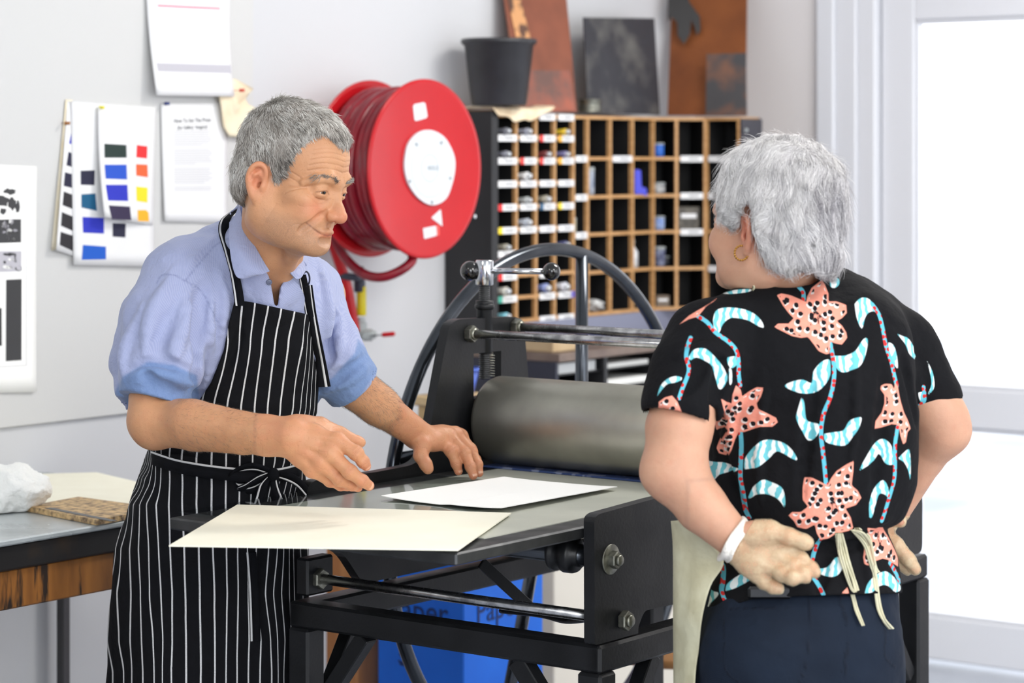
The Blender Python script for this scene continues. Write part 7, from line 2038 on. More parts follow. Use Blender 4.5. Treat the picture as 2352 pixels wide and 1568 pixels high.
# bow
kY = (hit([SK, BB], 620, 1090, 3.9) or [0, 4.56])[1] if False else hit([SK, BB], 615, 1090, 3.9)[1]
def B_(u, v, o): return P(u, v, kY-0.016-o)
bow = MB(); S1 = Vector((0, -0.3, 1))
ribbon(bow, [B_(622, 1084, 0.006), B_(585, 1072, 0.018), B_(550, 1078, 0.022), B_(533, 1094, 0.018), B_(548, 1106, 0.010), B_(585, 1100, 0.004), B_(620, 1092, 0.004)], [Vector((0.1, -0.5, 0.9)), Vector((0, -0.6, 0.8)), Vector((-0.2, -0.8, 0.5)), Vector((-0.6, -0.8, 0.1)), Vector((-0.1, 0.2, 1)), Vector((0, 0, 1)), Vector((0, 0, 1))], [0.014, 0.020, 0.02, 0.018, 0.02, 0.018, 0.012], (0.0, 0.12, 0.3, 1.0))
ribbon(bow, [B_(625, 1086, 0.004), B_(590, 1100, 0.010), B_(560, 1118, 0.012), B_(545, 1122, 0.006), B_(580, 1124, 0.0), B_(622, 1098, 0.0)], [Vector((0.1, -0.2, 1)), Vector((0.3, -0.3, 1)), Vector((0.4, -0.5, 1)), Vector((0, -1, 0.3)), Vector((0, -0.2, 1)), Vector((0, 0, 1))], [0.012, 0.018, 0.018, 0.016, 0.016, 0.012], (0.0, 0.7, 0.86, 1.0))
ribbon(bow, [B_(622, 1092, 0.008), B_(606, 1112, 0.012), B_(598, 1140, 0.010), B_(590, 1165, 0.006)], Vector((1, -0.1, 0.2)), [0.010, 0.018, 0.020, 0.022], (0.0, 0.1, 0.3, 1.0))
ribbon(bow, [B_(630, 1092, 0.010), B_(632, 1115, 0.014), B_(640, 1140, 0.012), B_(652, 1165, 0.008)], Vector((1, -0.1, 0.1)), [0.010, 0.018, 0.022, 0.024], (0.0, 0.62, 0.78, 1.0))
ribbon(bow, [B_(634, 1090, 0.006), B_(660, 1095, 0.012), B_(685, 1108, 0.010), B_(705, 1130, 0.004)], Vector((0.2, -0.2, 1)), [0.010, 0.018, 0.020, 0.020], (0.0, 0.1, 0.3, 1.0))
bow.mi = 0; bow.sphere(B_(628, 1090, 0.010), 0.0115, 16, 10, (1.0, 0.7, 1.15)); bow.build('bow', rib, apr)
# hanging end and trousers, shoes
q = MB(); ribbon(q, [on(577, 1268, 0.004, (SK,)), on(583, 1350, 0.005, (SK,)), on(586, 1430, 0.005, (SK,)), on(587, 1472, 0.004, (SK,))], Vector((1, 0, 0)), 0.019, (0.0, 0.02, 0.22, 1.0)); q.build('strap_tail', rib, apr)
TR = SDF((-0.92, 4.42, 0.0), (-0.30, 4.98, 1.02), 0.008)
for sx in (-1, 1):
    h_ = hipc+A3((0.055*sx, 0.055*sx, 0)); TR.chain([h_+A3((0, 0, 0.12)), h_, h_+A3((0.0, 0.0, -0.42)), A3((h_[0]-0.02, h_[1], 0.10))], [0.085, 0.082, 0.070, 0.065], k=0.03)
TR.d = np.maximum(TR.d, (0.05-TR.ax[2])[None, None, :])
Vt, Ft = TR.mesh(); np_mesh('trousers', Vt, Ft, mat('dark_trousers', (30, 34, 48), 0.85), man)
for sx in (-1, 1):
    S5 = SDF((h_[0]-0.35, 4.2, 0.0), (h_[0]+0.35, 5.1, 0.14), 0.005); hx = hipc+A3((0.055*sx, 0.055*sx, 0))
    S5.cap(A3((hx[0]-0.04, hx[1], 0.055)), A3((hx[0]+0.14, hx[1]-0.07, 0.042)), 0.048, 0.042, k=0.02); S5.d = np.maximum(S5.d, (0.004-S5.ax[2])[None, None, :])
    Vt, Ft = S5.mesh(); np_mesh('shoe', Vt, Ft, mat('dark_shoe', (34, 30, 28), 0.5), man)
# ================================================================ the woman
WF = (-0.72, 0.69)
WRm = frame(WF, math.radians(-3), math.radians(0))
WS = 0.99
WC = np.array(P(1776, 531, 4.004))
def v2w(L): return (np.asarray(L)*WS)@WRm.T+WC
def w2v(Wp): return ((np.asarray(Wp)-WC)@WRm)/WS
M['skin_w'] = skin_mat('pale_skin', (204, 156, 128), (202, 116, 92), (180, 134, 108), 0.5, 0.2, 0.12, fr_amt=0.12)
HWf = head_field(0.0018, man=False, cz=0.012)
for sx in (-1, 1):
    HWf.ell((sx*0.040, 0.068, -0.022), (0.024, 0.026, 0.024), k=0.018)
    HWf.ell((sx*0.040, 0.030, -0.066), (0.022, 0.036, 0.028), k=0.02)
def M_(u, v, Y): return w2v(pw(u, v, Y))
bw_ = SDF((-0.15, -0.16, -0.22), (0.15, 0.155, 0.165), 0.0021)
into(bw_, HWf)
bw_.chain([M_(1790, 545, 4.03), M_(1795, 610, 4.04), M_(1800, 690, 4.05)], [0.056, 0.056, 0.062], k=0.02)
bw_.cap(M_(1725, 560, 3.985), M_(1760, 650, 3.99), 0.014, 0.014, k=0.02)
V, Fq = bw_.mesh(); V = relax(V, Fq, 1, 0.35)
red, stub = head_attrs(V, False); red = np.clip(red*0.8+0.45*np.exp(-(np.linalg.norm(V-A3((-0.078, -0.01, 0.005)), axis=1)/0.035)**2), 0, 1)
woman_parts = [(v2w(V), Fq, dict(red=red, stub=stub, wr=np.zeros(len(V)), mo=np.zeros(len(V))))]

# ---- hair: a full volume cut to the outline of the haircut, then long wavy strands walked over it
HV = SDF((-0.125, -0.155, -0.14), (0.125, 0.135, 0.18), 0.0024)
HV.ell((0, -0.016, 0.054), (0.096, 0.116, 0.104), k=0.01)
HV.ell((0, 0.045, 0.062), (0.074, 0.062, 0.072), k=0.03)
HV.ell((0, -0.058, -0.008), (0.078, 0.066, 0.080), k=0.03)
HV.ell((0, -0.062, -0.066), (0.066, 0.048, 0.042), k=0.03)
for sx in (-1, 1): HV.ell((sx*0.062, 0.040, 0.020), (0.024, 0.036, 0.042), k=0.02)
X, Y, Z = HV.grid(); G3 = np.stack(np.broadcast_arrays(X, Y, Z), -1)
Wg = (G3.reshape(-1, 3)*WS)@WRm.T+WC
hu, hv = Wg[:, 0]/Wg[:, 1]*FPX+1176, HZ+(CAMZ-Wg[:, 2])/Wg[:, 1]*FPX
hpoly = spline2([(1664, 510), (1650, 470), (1656, 415), (1668, 372), (1692, 346), (1730, 326), (1778, 309), (1832, 312), (1885, 328), (1918, 358), (1938, 405), (1946, 455), (1944, 510), (1930, 555), (1937, 596), (1912, 628), (1862, 616), (1810, 622), (1770, 606), (1752, 580), (1742, 548), (1735, 505), (1728, 470), (1712, 462), (1700, 478), (1692, 518), (1664, 510)], 4)
hs = (poly_sd(hu, hv, hpoly)*(Wg[:, 1]/FPX)).reshape(HV.d.shape)
HV.d = (HV.d+vnoise(G3, 34, 51)*0.0055+vnoise(G3*A3((1.3, 1.3, 0.6)), 80, 52)*0.0036).astype(F32)
HV0 = HV.d.copy()
k = 0.008; h_ = np.clip(0.5-0.5*(HV.d-hs)/k*-1, 0, 1)
# far side keeps the same haircut mirrored: only cut on the side seen here
mask_side = (G3[..., 0] < 0.03)
HVd = np.where(mask_side | (hs > 0), np.maximum(HV.d, hs), HV.d)
# keep the face free
face = np.minimum(0.068-G3[..., 1]*1.0+np.clip(G3[..., 2]-0.045, 0, 1)*1.6, 1)
HVd = np.maximum(HVd, -face*0.8)
HVd = np.maximum(HVd, np.where(G3[..., 1] > 0.02, -(G3[..., 2]+0.02), -1))
HV.d = HVd.astype(F32)
Vhw, Fhw = HV.mesh(); Vhw = relax(Vhw, Fhw, 2, 0.4)
rs = np.random.RandomState(14)
crown = A3(w2v(pw(1888, 408, 4.07)))
def flow_w(Pm):
    r = Pm-crown; d = np.linalg.norm(r, axis=1, keepdims=True); f = r/(d+1e-6)
    g = np.clip((d-0.05)/0.10, 0, 1)
    sw = np.cross(np.tile(A3((0.3, -0.8, 0.3)), (len(Pm), 1)), f)*0.35
    wv = np.stack([vnoise(Pm, 26, 61), vnoise(Pm, 26, 62), vnoise(Pm, 26, 63)], 1)*0.9+np.stack([vnoise(Pm, 70, 64), vnoise(Pm, 70, 65), vnoise(Pm, 70, 66)], 1)*0.42
    return f*(1-0.35*g)+sw+g*A3((0, 0.05, -0.75))+wv
nst = 24000; npt = 10
c = Vhw[rs.randint(0, len(Vhw), nst)]+rs.normal(0, 0.0015, (nst, 3))
c = c[(HV.samp(c.astype(F32)) > -0.01)]
m_ = len(c); Ls = rs.uniform(0.035, 0.095, m_)
off0 = rs.uniform(-0.0010, 0.0028, m_)
loose = rs.rand(m_) < 0.075
lift = np.where(loose, rs.uniform(0.005, 0.018, m_), rs.uniform(0, 0.0022, m_))
cur = c.copy(); pts = np.zeros((m_, npt, 3)); pts[:, 0] = cur
own = rs.normal(0, 0.15, (m_, 3))
clump = np.stack([vnoise(c, 110, 71), vnoise(c, 110, 72), vnoise(c, 110, 73)], 1)*0.5
HVs = SDF(HV.lo, HV.lo+HV.h*(HV.n-1), HV.h); HVs.d = HV.d
for kx in range(1, npt):
    f = flow_w(cur)+own+clump
    nn = HV.grad(cur.astype(F32)); f = f-nn*(f*nn).sum(1, keepdims=True); f /= np.linalg.norm(f, axis=1, keepdims=True)+1e-6
    cur = cur+f*(Ls/(npt-1))[:, None]
    tgt = off0+lift*(kx/(npt-1))**2
    dv = HV.samp(cur.astype(F32)); cur = cur+nn*np.clip((tgt-dv)*0.7, -0.004, 0.004)[:, None]
    pts[:, kx] = cur
pw_ = v2w(c); cu, cv = pix(pw_)
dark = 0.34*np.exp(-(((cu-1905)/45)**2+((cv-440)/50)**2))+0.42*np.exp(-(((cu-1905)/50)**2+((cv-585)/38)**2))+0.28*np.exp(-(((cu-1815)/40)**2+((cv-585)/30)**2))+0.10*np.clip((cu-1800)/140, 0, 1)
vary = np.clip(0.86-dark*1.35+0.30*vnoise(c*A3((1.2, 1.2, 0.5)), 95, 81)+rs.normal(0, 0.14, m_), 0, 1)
Vs, Fs, As = strands(pts*WS, rs.uniform(0.00022, 0.00048, m_), vary, '', None, None)
Vs = Vs@WRm.T+WC
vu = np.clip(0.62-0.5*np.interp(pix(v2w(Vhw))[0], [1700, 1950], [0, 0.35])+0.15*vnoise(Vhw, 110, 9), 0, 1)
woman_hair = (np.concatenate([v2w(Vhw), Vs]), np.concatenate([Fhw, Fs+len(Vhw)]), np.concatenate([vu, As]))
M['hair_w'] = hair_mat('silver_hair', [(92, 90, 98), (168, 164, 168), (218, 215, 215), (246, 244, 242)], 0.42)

# ---- arms and gloved hands
AW = SDF((0.19, 3.74, 0.80), (0.52, 4.06, 1.20), 0.0027)
chainpx(AW, [(1585, 890, 3.93), (1560, 985, 3.895), (1550, 1080, 3.88)], [0.054, 0.0535, 0.046], k=0.03)
chainpx(AW, [(1546, 1078, 3.88), (1612, 1164, 3.865), (1692, 1243, 3.852)], [0.046, 0.0410, 0.0300], k=0.025)
AW.cap(pw(1520, 1085, 3.87), pw(1530, 1095, 3.87), 0.030, 0.030, k=0.02)
AWR = SDF((0.58, 3.96, 0.86), (0.80, 4.26, 1.24), 0.0030)
chainpx(AWR, [(2110, 870, 4.11), (2150, 950, 4.10), (2168, 985, 4.10)], [0.050, 0.048, 0.0385], k=0.03)
chainpx(AWR, [(2166, 985, 4.10), (2120, 1045, 4.13), (2060, 1165, 4.16)], [0.040, 0.038, 0.026], k=0.03)
AWR.cap(pw(2176, 968, 4.10), pw(2180, 990, 4.10), 0.028, 0.026, k=0.02)
lo_, hi_ = fine_box([(1665, 1190, 3.85), (1885, 1370, 3.85)], 0.065)
GL = SDF(lo_, hi_, 0.0017)
W4w = [pw(1716, 1232, 3.850), pw(1708, 1248, 3.850), pw(1700, 1260, 3.850), pw(1694, 1272, 3.850)]
mcw = [pw(1800, 1252, 3.838), pw(1784, 1274, 3.836), pw(1762, 1296, 3.838), pw(1738, 1314, 3.842)]
chw = [[mcw[0], pw(1838, 1284, 3.828), pw(1862, 1304, 3.822), pw(1872, 1314, 3.820)],
       [mcw[1], pw(1820, 1300, 3.822), pw(1843, 1318, 3.812), pw(1850, 1325, 3.812)],
       [mcw[2], pw(1796, 1316, 3.820), pw(1820, 1326, 3.808), pw(1829, 1325, 3.808)],
       [mcw[3], pw(1757, 1336, 3.838), pw(1775, 1347, 3.832), pw(1788, 1351, 3.830)]]
hand(GL, W4w, mcw, chw, [[0.0118, 0.0108, 0.0094, 0.0086], [0.0122, 0.0112, 0.0102, 0.0092], [0.0122, 0.0114, 0.0104, 0.0094], [0.0112, 0.0100, 0.0090, 0.0082]],
     [pw(1716, 1226, 3.842), pw(1768, 1218, 3.830), pw(1812, 1232, 3.822), pw(1846, 1244, 3.82), pw(1853, 1247, 3.82)], [0.0175, 0.0150, 0.0125, 0.0110, 0.0100], (0.05, -1, 0.1))
GL.ell(pw(1738, 1226, 3.832), (0.026, 0.016, 0.018), k=0.015)
GL.ell(pw(1735, 1288, 3.838), (0.022, 0.014, 0.020), k=0.015)
lo_, hi_ = fine_box([(2000, 1170, 4.14), (2120, 1325, 4.14)], 0.035)
GR = SDF(lo_, hi_, 0.0018)
GR.chain([pw(2040, 1175, 4.16), pw(2015, 1215, 4.15)], [0.026, 0.026], k=0.02)
GR.chain([pw(2022, 1190, 4.13), pw(2048, 1190, 4.12), pw(2068, 1197, 4.115)], [0.015, 0.0115, 0.0095], k=0.008)
GR.chain([pw(2026, 1222, 4.14), pw(2058, 1250, 4.125), pw(2086, 1284, 4.12), pw(2102, 1307, 4.12)], [0.014, 0.0115, 0.0105, 0.009], k=0.008)
GR.chain([pw(2014, 1235, 4.15), pw(2040, 1262, 4.145), pw(2066, 1290, 4.14), pw(2084, 1308, 4.14)], [0.014, 0.0115, 0.0100, 0.0085], k=0.006)
GR.chain([pw(2004, 1245, 4.165), pw(2026, 1276, 4.165), pw(2048, 1300, 4.165)], [0.013, 0.0105, 0.0085], k=0.006)
GR.chain([pw(2000, 1250, 4.185), pw(2016, 1280, 4.185), pw(2030, 1298, 4.185)], [0.011, 0.0095, 0.0080], k=0.006)
merge_into(GL, AW); merge_into(GR, AWR); carve(AW, GL); carve(AWR, GR)
woman_parts += [skin_piece(AW), skin_piece(AWR),
                skin_piece(GL, base_red=0.0, redc=[c_[-1] for c_ in chw]), skin_piece(GR, base_red=0.0)]
def glove_geo(S, lo_clip, add=0.0010, noise=0.0006, seed=5):
    T = SDF(S.lo, S.lo+S.h*(S.n-1), S.h); T.d = S.d-add
    X, Y, Z = T.grid(); Gx = np.stack(np.broadcast_arrays(X, Y, Z), -1)
    T.d = (T.d-np.abs(vnoise(Gx*A3((1, 1, 1.6)), 70, seed))*noise*1.6-np.abs(vnoise(Gx, 150, seed+1))*noise).astype(F32)
    c, n = lo_clip; T.d = np.maximum(T.d, ((Gx-c)@n).astype(F32))
    V, Fq = T.mesh(); return V, Fq
n1 = pw(1680, 1235, 3.85)-pw(1760, 1285, 3.84); n1 /= np.linalg.norm(n1)
glove_l = glove_geo(GL, (pw(1700, 1246, 3.85), n1))
n2 = A3((0.25, 0.0, 0.96)); glove_r = glove_geo(GR, (pw(2040, 1172, 4.15), n2))
# crumpled cuff of the left glove
CU = SDF(pw(1687, 1240, 3.852)-0.065, pw(1687, 1240, 3.852)+0.065, 0.0019)
ax_ = -n1; e1 = np.cross(ax_, A3((0, 1, 0))); e1 /= np.linalg.norm(e1); e2 = np.cross(ax_, e1)
cc = pw(1692, 1243, 3.851)
for (dx, rr, tr) in ((-0.004, 0.0335, 0.0028), (-0.009, 0.0365, 0.0030), (0.004, 0.0330, 0.0020)):
    rg = [cc+ax_*(dx+0.0015*math.sin(a*3))+(e1*math.cos(a)+e2*math.sin(a))*(rr+0.0018*math.sin(a*5+dx*900)) for a in [2*math.pi*k/36 for k in range(37)]]
    CU.chain(rg, tr, k=0.004)
Vcu, Fcu = CU.mesh()
M['glove'] = bpy.data.materials.new('clear_vinyl_glove'); M['glove'].use_nodes = True
q_ = NT(M['glove']); q_.B.inputs['Base Color'].default_value = (*lin((236, 222, 184)), 1); q_.B.inputs['Roughness'].default_value = 0.28
tcg = q_.n('ShaderNodeTexCoord').outputs['Object']; q_.l(q_.bump(q_.noise(tcg, 130, 4), 0.5, 0.003), q_.B.inputs['Normal'])
tr = q_.n('ShaderNodeBsdfTransparent'); ms = q_.n('ShaderNodeMixShader'); tr.inputs[0].default_value = (0.97, 0.95, 0.88, 1)
q_.l(q_.mapr(q_.noise(tcg, 60, 4), 0.3, 0.7, 0.22, 0.52), ms.inputs[0]); q_.l(tr.outputs[0], ms.inputs[1]); q_.l(q_.B.outputs[0], ms.inputs[2]); q_.l(ms.outputs[0], q_.t.nodes['Material Output'].inputs['Surface'])
M['glove_cuff'] = mat('crumpled_vinyl_cuff', (238, 232, 222), 0.35, bump=0.3, bscale=160)
# ---- flowered T-shirt of the woman
WT = SDF((0.17, 3.74, 0.78), (0.80, 4.34, 1.40), 0.0032)
def stack(S, rows, Yf, dep, hz=0.06, k=0.02, step=16):
    """rows: (v, left, right); one ellipsoid slab after another"""
    vs = [r[0] for r in rows]; n = int((vs[-1]-vs[0])/step)
    for i in range(n+1):
        v = vs[0]+(vs[-1]-vs[0])*i/n; l_ = np.interp(v, vs, [r[1] for r in rows]); r_ = np.interp(v, vs, [r[2] for r in rows])
        Y_ = float(np.interp(v, *Yf)) if isinstance(Yf, tuple) else Yf; d_ = float(np.interp(v, *dep)) if isinstance(dep, tuple) else dep
        S.ell(pw((l_+r_)/2, v, Y_), (float(r_-l_)/2/FPX*Y_, d_, hz), k=k)
stack(WT, [(745, 1690, 2000), (790, 1655, 2060), (850, 1640, 2092), (950, 1640, 2108), (1050, 1632, 2106), (1110, 1640, 2100), (1170, 1665, 2075)], ([745, 900, 1170], [4.03, 4.01, 4.02]), ([745, 850, 1000, 1170], [0.105, 0.135, 0.135, 0.125]), 0.045, 0.012)
stack(WT, [(1215, 1690, 2030), (1260, 1672, 2050), (1330, 1640, 2064), (1420, 1608, 2072)], 4.03, ([1215, 1420], [0.120, 0.150]), 0.040, 0.012)
cp(WT, [(1634, 784, 3.965), (1700, 744, 3.99), (1800, 700, 4.03), (1900, 692, 4.06), (2000, 740, 4.09), (2070, 800, 4.11)], [0.058, 0.055, 0.058, 0.060, 0.058, 0.050], k=0.04)
cp(WT, [(1785, 812, 4.00), (1950, 790, 4.02)], [0.10, 0.10], k=0.04)
cp(WT, [(1622, 790, 3.965), (1592, 855, 3.925), (1566, 925, 3.90)], [0.064, 0.069, 0.066], k=0.04)
cp(WT, [(2068, 800, 4.11), (2105, 860, 4.11), (2138, 915, 4.11)], [0.055, 0.056, 0.054], k=0.04)
X, Y, Z = WT.grid(); GW = np.stack(np.broadcast_arrays(X, Y, Z), -1)
wu = GW[..., 0]/GW[..., 1]*FPX+1176; wv_ = HZ+(CAMZ-GW[..., 2])/GW[..., 1]*FPX
wbase = SDF(WT.lo, WT.lo+WT.h*(WT.n-1), WT.h); wbase.d = WT.d.copy()
for pts, r, op in (([(1660, 800), (1655, 900), (1645, 985)], 0.010, 'sub'), ([(1700, 800), (1685, 920), (1680, 1050)], 0.007, 'add'), ([(2075, 820), (2095, 900), (2108, 970)], 0.008, 'sub'),
                   ([(1960, 800), (1965, 950), (1950, 1100)], 0.006, 'add'), ([(1870, 850), (1855, 1000), (1840, 1150)], 0.006, 'sub'), ([(2030, 850), (2025, 1000), (2010, 1140)], 0.006, 'sub'),
                   ([(1760, 900), (1745, 1050), (1750, 1160)], 0.006, 'add'), ([(1620, 830), (1590, 870), (1560, 900)], 0.006, 'sub'), ([(1690, 1195), (1780, 1222), (1860, 1228), (1960, 1218), (2045, 1190)], 0.010, 'add'),
                   ([(1720, 1248), (1850, 1262), (2000, 1250)], 0.007, 'sub'), ([(1900, 1240), (1890, 1300), (1880, 1360)], 0.006, 'sub'), ([(1980, 1240), (1990, 1300), (2000, 1355)], 0.006, 'add'),
                   ([(1560, 820), (1620, 800), (1680, 820)], 0.006, 'add'), ([(1640, 1000), (1665, 1090), (1700, 1180)], 0.008, 'sub')):
    fold(WT, pts, r, 0.012, [wbase], 0.003 if op == 'add' else -0.002, op)
WT.d += (vnoise(GW*A3((1, 1, 0.5)), 20, 91)*0.0026+vnoise(GW, 50, 92)*0.0010).astype(F32)
# hem
hem = np.interp(wu, [1600, 1680, 1730, 1850, 2070, 2200], [1424, 1392, 1374, 1368, 1362, 1362])
WT.d = np.maximum(WT.d, ((wv_-hem)*(4.0/FPX)).astype(F32))
# sleeve openings
for (c, e0, e1, rad_, cond) in ((pw(1562, 968, 3.90), pw(1590, 850, 3.925), pw(1558, 975, 3.895), 0.060, wu < 1645), (pw(2146, 946, 4.11), pw(2100, 860, 4.11), pw(2150, 950, 4.11), 0.050, wu > 2095)):
    nx = (e1-e0)/np.linalg.norm(e1-e0); q = GW-c.astype(F32); a = q@nx.astype(F32); rd_ = np.linalg.norm(q-a[..., None]*nx.astype(F32), axis=-1)
    reg = (rd_ < 0.095) & (a > -0.03) & cond
    WT.d = np.where(reg, np.maximum(WT.d, a), WT.d); WT.d = np.where(reg, np.maximum(WT.d, -np.maximum(rd_-rad_, -(a+0.03))), WT.d)
# neckline
WT.cap(pw(1797, 545, 4.02), pw(1800, 672, 4.035), 0.086, 0.052, k=0.006, op='sub')
Vw, Fw = WT.mesh(); Vw = relax(Vw, Fw, 1, 0.35)
# the print is laid out flat across the back: positions in the plane x, z of the garment
def c2(pts): return [(1460+x/2.45, 600+y/2.45) for x, y in pts]
def c4(pts): return [(1520+x/3.35, 1100+y/3.35) for x, y in pts]
flowers = [c2([(1030, 95), (1065, 130), (1085, 180), (1085, 225), (1130, 225), (1185, 245), (1188, 290), (1160, 320), (1130, 335), (1160, 360), (1185, 400), (1190, 430), (1160, 468), (1120, 460), (1095, 450), (1090, 520), (1070, 522), (1030, 505), (1005, 470), (970, 425), (930, 430), (880, 420), (840, 400), (780, 370), (800, 350), (860, 350), (890, 320), (860, 290), (830, 250), (795, 190), (820, 180), (870, 190), (930, 215), (960, 230), (965, 200), (990, 150)]),
           c2([(720, 710), (705, 760), (680, 800), (690, 830), (740, 855), (790, 880), (800, 905), (770, 930), (700, 930), (640, 950), (610, 960), (580, 960), (560, 1000), (540, 1060), (510, 1090), (470, 1080), (455, 1050), (490, 990), (520, 950), (500, 930), (455, 950), (460, 900), (500, 880), (495, 830), (480, 770), (510, 790), (540, 800), (545, 750), (565, 695), (590, 720), (600, 760), (640, 730), (680, 708)]),
           c2([(1380, 700), (1405, 688), (1440, 690), (1455, 720), (1460, 680), (1475, 700), (1485, 760), (1495, 800), (1510, 850), (1530, 890), (1548, 940), (1530, 960), (1520, 1020), (1505, 1028), (1490, 980), (1480, 920), (1440, 915), (1380, 935), (1345, 942), (1350, 900), (1385, 850), (1400, 800), (1400, 750), (1378, 720)]),
           c2([(950, 1215), (990, 1215), (1040, 1240), (1080, 1260), (1100, 1220), (1130, 1180), (1190, 1140), (1228, 1120), (1225, 1180), (1215, 1260), (1250, 1290), (1270, 1330), (1240, 1370), (1180, 1390), (1210, 1440), (1225, 1500), (1200, 1515), (1130, 1530), (1080, 1560), (1040, 1568), (1020, 1530), (1010, 1480), (960, 1505), (910, 1495), (890, 1460), (860, 1430), (880, 1410), (930, 1410), (970, 1380), (940, 1340), (940, 1270)]),
           c4([(1580, 375), (1700, 370), (1740, 440), (1780, 520), (1815, 600), (1835, 690), (1800, 660), (1740, 620), (1700, 610), (1640, 630), (1600, 665), (1560, 655), (1550, 600), (1560, 530), (1600, 520), (1590, 450)]),
           c2([(100, 850), (130, 790), (165, 765), (205, 755), (235, 790), (248, 850), (200, 855), (130, 865), (85, 905), (78, 900)]),
           c2([(245, 355), (300, 305), (350, 275), (460, 205), (440, 225), (400, 250), (350, 310), (300, 325)]), c4([(1380, 880), (1430, 830), (1440, 880)]), c4([(400, 660), (440, 640), (470, 640), (440, 700), (380, 790), (355, 780)])]
leaves = [c2(x) for x in ([(435, 330), (450, 280), (500, 260), (590, 265), (660, 290), (705, 330), (722, 372), (690, 365), (640, 335), (580, 320), (530, 320), (490, 355), (470, 400), (445, 405), (440, 370)],
          [(300, 535), (330, 495), (390, 490), (440, 530), (490, 590), (515, 650), (500, 700), (470, 720), (450, 660), (430, 590), (390, 560), (340, 540), (305, 560)], [(1232, 240), (1260, 210), (1300, 205), (1340, 240), (1370, 300), (1340, 280), (1310, 290), (1290, 320), (1275, 378), (1255, 350), (1240, 300)],
          [(1110, 530), (1180, 530), (1240, 500), (1280, 440), (1305, 435), (1300, 500), (1270, 580), (1220, 610), (1170, 625), (1130, 600)], [(1095, 560), (1095, 640), (1060, 700), (1000, 740), (920, 740), (840, 705), (870, 680), (940, 665), (990, 685), (1000, 620), (1040, 570), (1080, 550)],
          [(935, 760), (950, 800), (955, 860), (970, 900), (1040, 920), (1020, 980), (975, 1010), (940, 960), (905, 890), (910, 840)], [(1060, 970), (1120, 960), (1170, 950), (1200, 900), (1240, 880), (1272, 880), (1260, 930), (1220, 990), (1180, 1035), (1110, 1030), (1065, 1010)],
          [(610, 1170), (615, 1110), (650, 1060), (700, 1015), (760, 1003), (830, 1020), (880, 1060), (910, 1115), (880, 1110), (830, 1080), (790, 1070), (750, 1110), (700, 1150), (650, 1165)], [(400, 1150), (430, 1125), (490, 1130), (560, 1160), (580, 1170), (520, 1185), (470, 1200), (430, 1225), (405, 1190)],
          [(630, 1335), (660, 1270), (710, 1230), (760, 1240), (820, 1270), (840, 1320), (840, 1385), (820, 1360), (790, 1330), (740, 1310), (690, 1310), (650, 1330)], [(1258, 1178), (1280, 1130), (1320, 1060), (1360, 1010), (1400, 1000), (1440, 1040), (1455, 1130), (1430, 1145), (1400, 1130), (1370, 1080), (1340, 1120), (1290, 1160)],
          [(1475, 1110), (1510, 1075), (1540, 1060), (1548, 1150), (1545, 1230), (1535, 1180), (1510, 1130)], [(1315, 1440), (1315, 1360), (1340, 1280), (1390, 1230), (1420, 1270), (1425, 1330), (1400, 1310), (1370, 1310), (1350, 1370), (1330, 1440)], [(1095, 90), (1140, 95), (1145, 130), (1120, 150), (1095, 140)],
          [(490, 180), (560, 160), (645, 155), (640, 170), (560, 182)], [(120, 760), (140, 700), (180, 660), (230, 645), (265, 660), (230, 680), (180, 690), (150, 720)], [(1420, 455), (1450, 470), (1470, 530), (1475, 600), (1455, 580), (1430, 520)], [(1470, 405), (1500, 420), (1540, 440), (1575, 530), (1570, 550), (1540, 520), (1520, 470), (1490, 430)],
          [(1640, 560), (1670, 620), (1682, 700), (1660, 740), (1645, 745), (1665, 690), (1655, 620)], [(1590, 740), (1615, 735), (1620, 770), (1612, 800), (1595, 770)], [(515, 540), (570, 535), (580, 570), (545, 600), (520, 580)], [(525, 600), (540, 610), (542, 680), (528, 690)])]
leaves += [c4(x) for x in ([(1190, 690), (1270, 680), (1330, 610), (1370, 605), (1390, 680), (1350, 740), (1280, 750), (1210, 725)], [(1560, 880), (1600, 780), (1680, 720), (1740, 715), (1810, 780), (1840, 840), (1800, 870), (1740, 820), (1680, 820), (1620, 870)],
           [(490, 860), (500, 810), (560, 760), (640, 720), (690, 760), (640, 800), (560, 840)], [(330, 870), (380, 850), (440, 880), (370, 960), (320, 1050), (290, 1060), (310, 960)])]
stems = [c2(x) for x in ([(845, 85), (890, 140), (945, 210)], [(1095, 460), (1110, 540), (1118, 620), (1110, 700), (1090, 780), (1060, 850), (1045, 930), (1045, 1000), (1055, 1080), (1065, 1180), (1072, 1260)],
         [(335, 300), (400, 340), (450, 400), (520, 450), (565, 500), (580, 570), (580, 640), (590, 700)], [(590, 950), (595, 1030), (592, 1130), (590, 1220), (605, 1300), (620, 1400), (640, 1440)], [(1330, 240), (1370, 300), (1395, 400), (1410, 480), (1440, 570), (1455, 640), (1470, 700)],
         [(1475, 930), (1460, 1030), (1460, 1130), (1455, 1230), (1430, 1320), (1400, 1420), (1385, 1460)], [(310, 430), (290, 490), (285, 540), (300, 600), (290, 650), (265, 710), (245, 770)], [(1620, 705), (1625, 780), (1640, 850), (1650, 890)])]
stems += [c4(x) for x in ([(1225, 460), (1180, 540), (1155, 640)], [(1170, 760), (1210, 820), (1245, 890)], [(455, 630), (475, 700), (470, 790), (460, 860), (490, 940), (515, 980)], [(1755, 640), (1800, 720), (1830, 790)])]
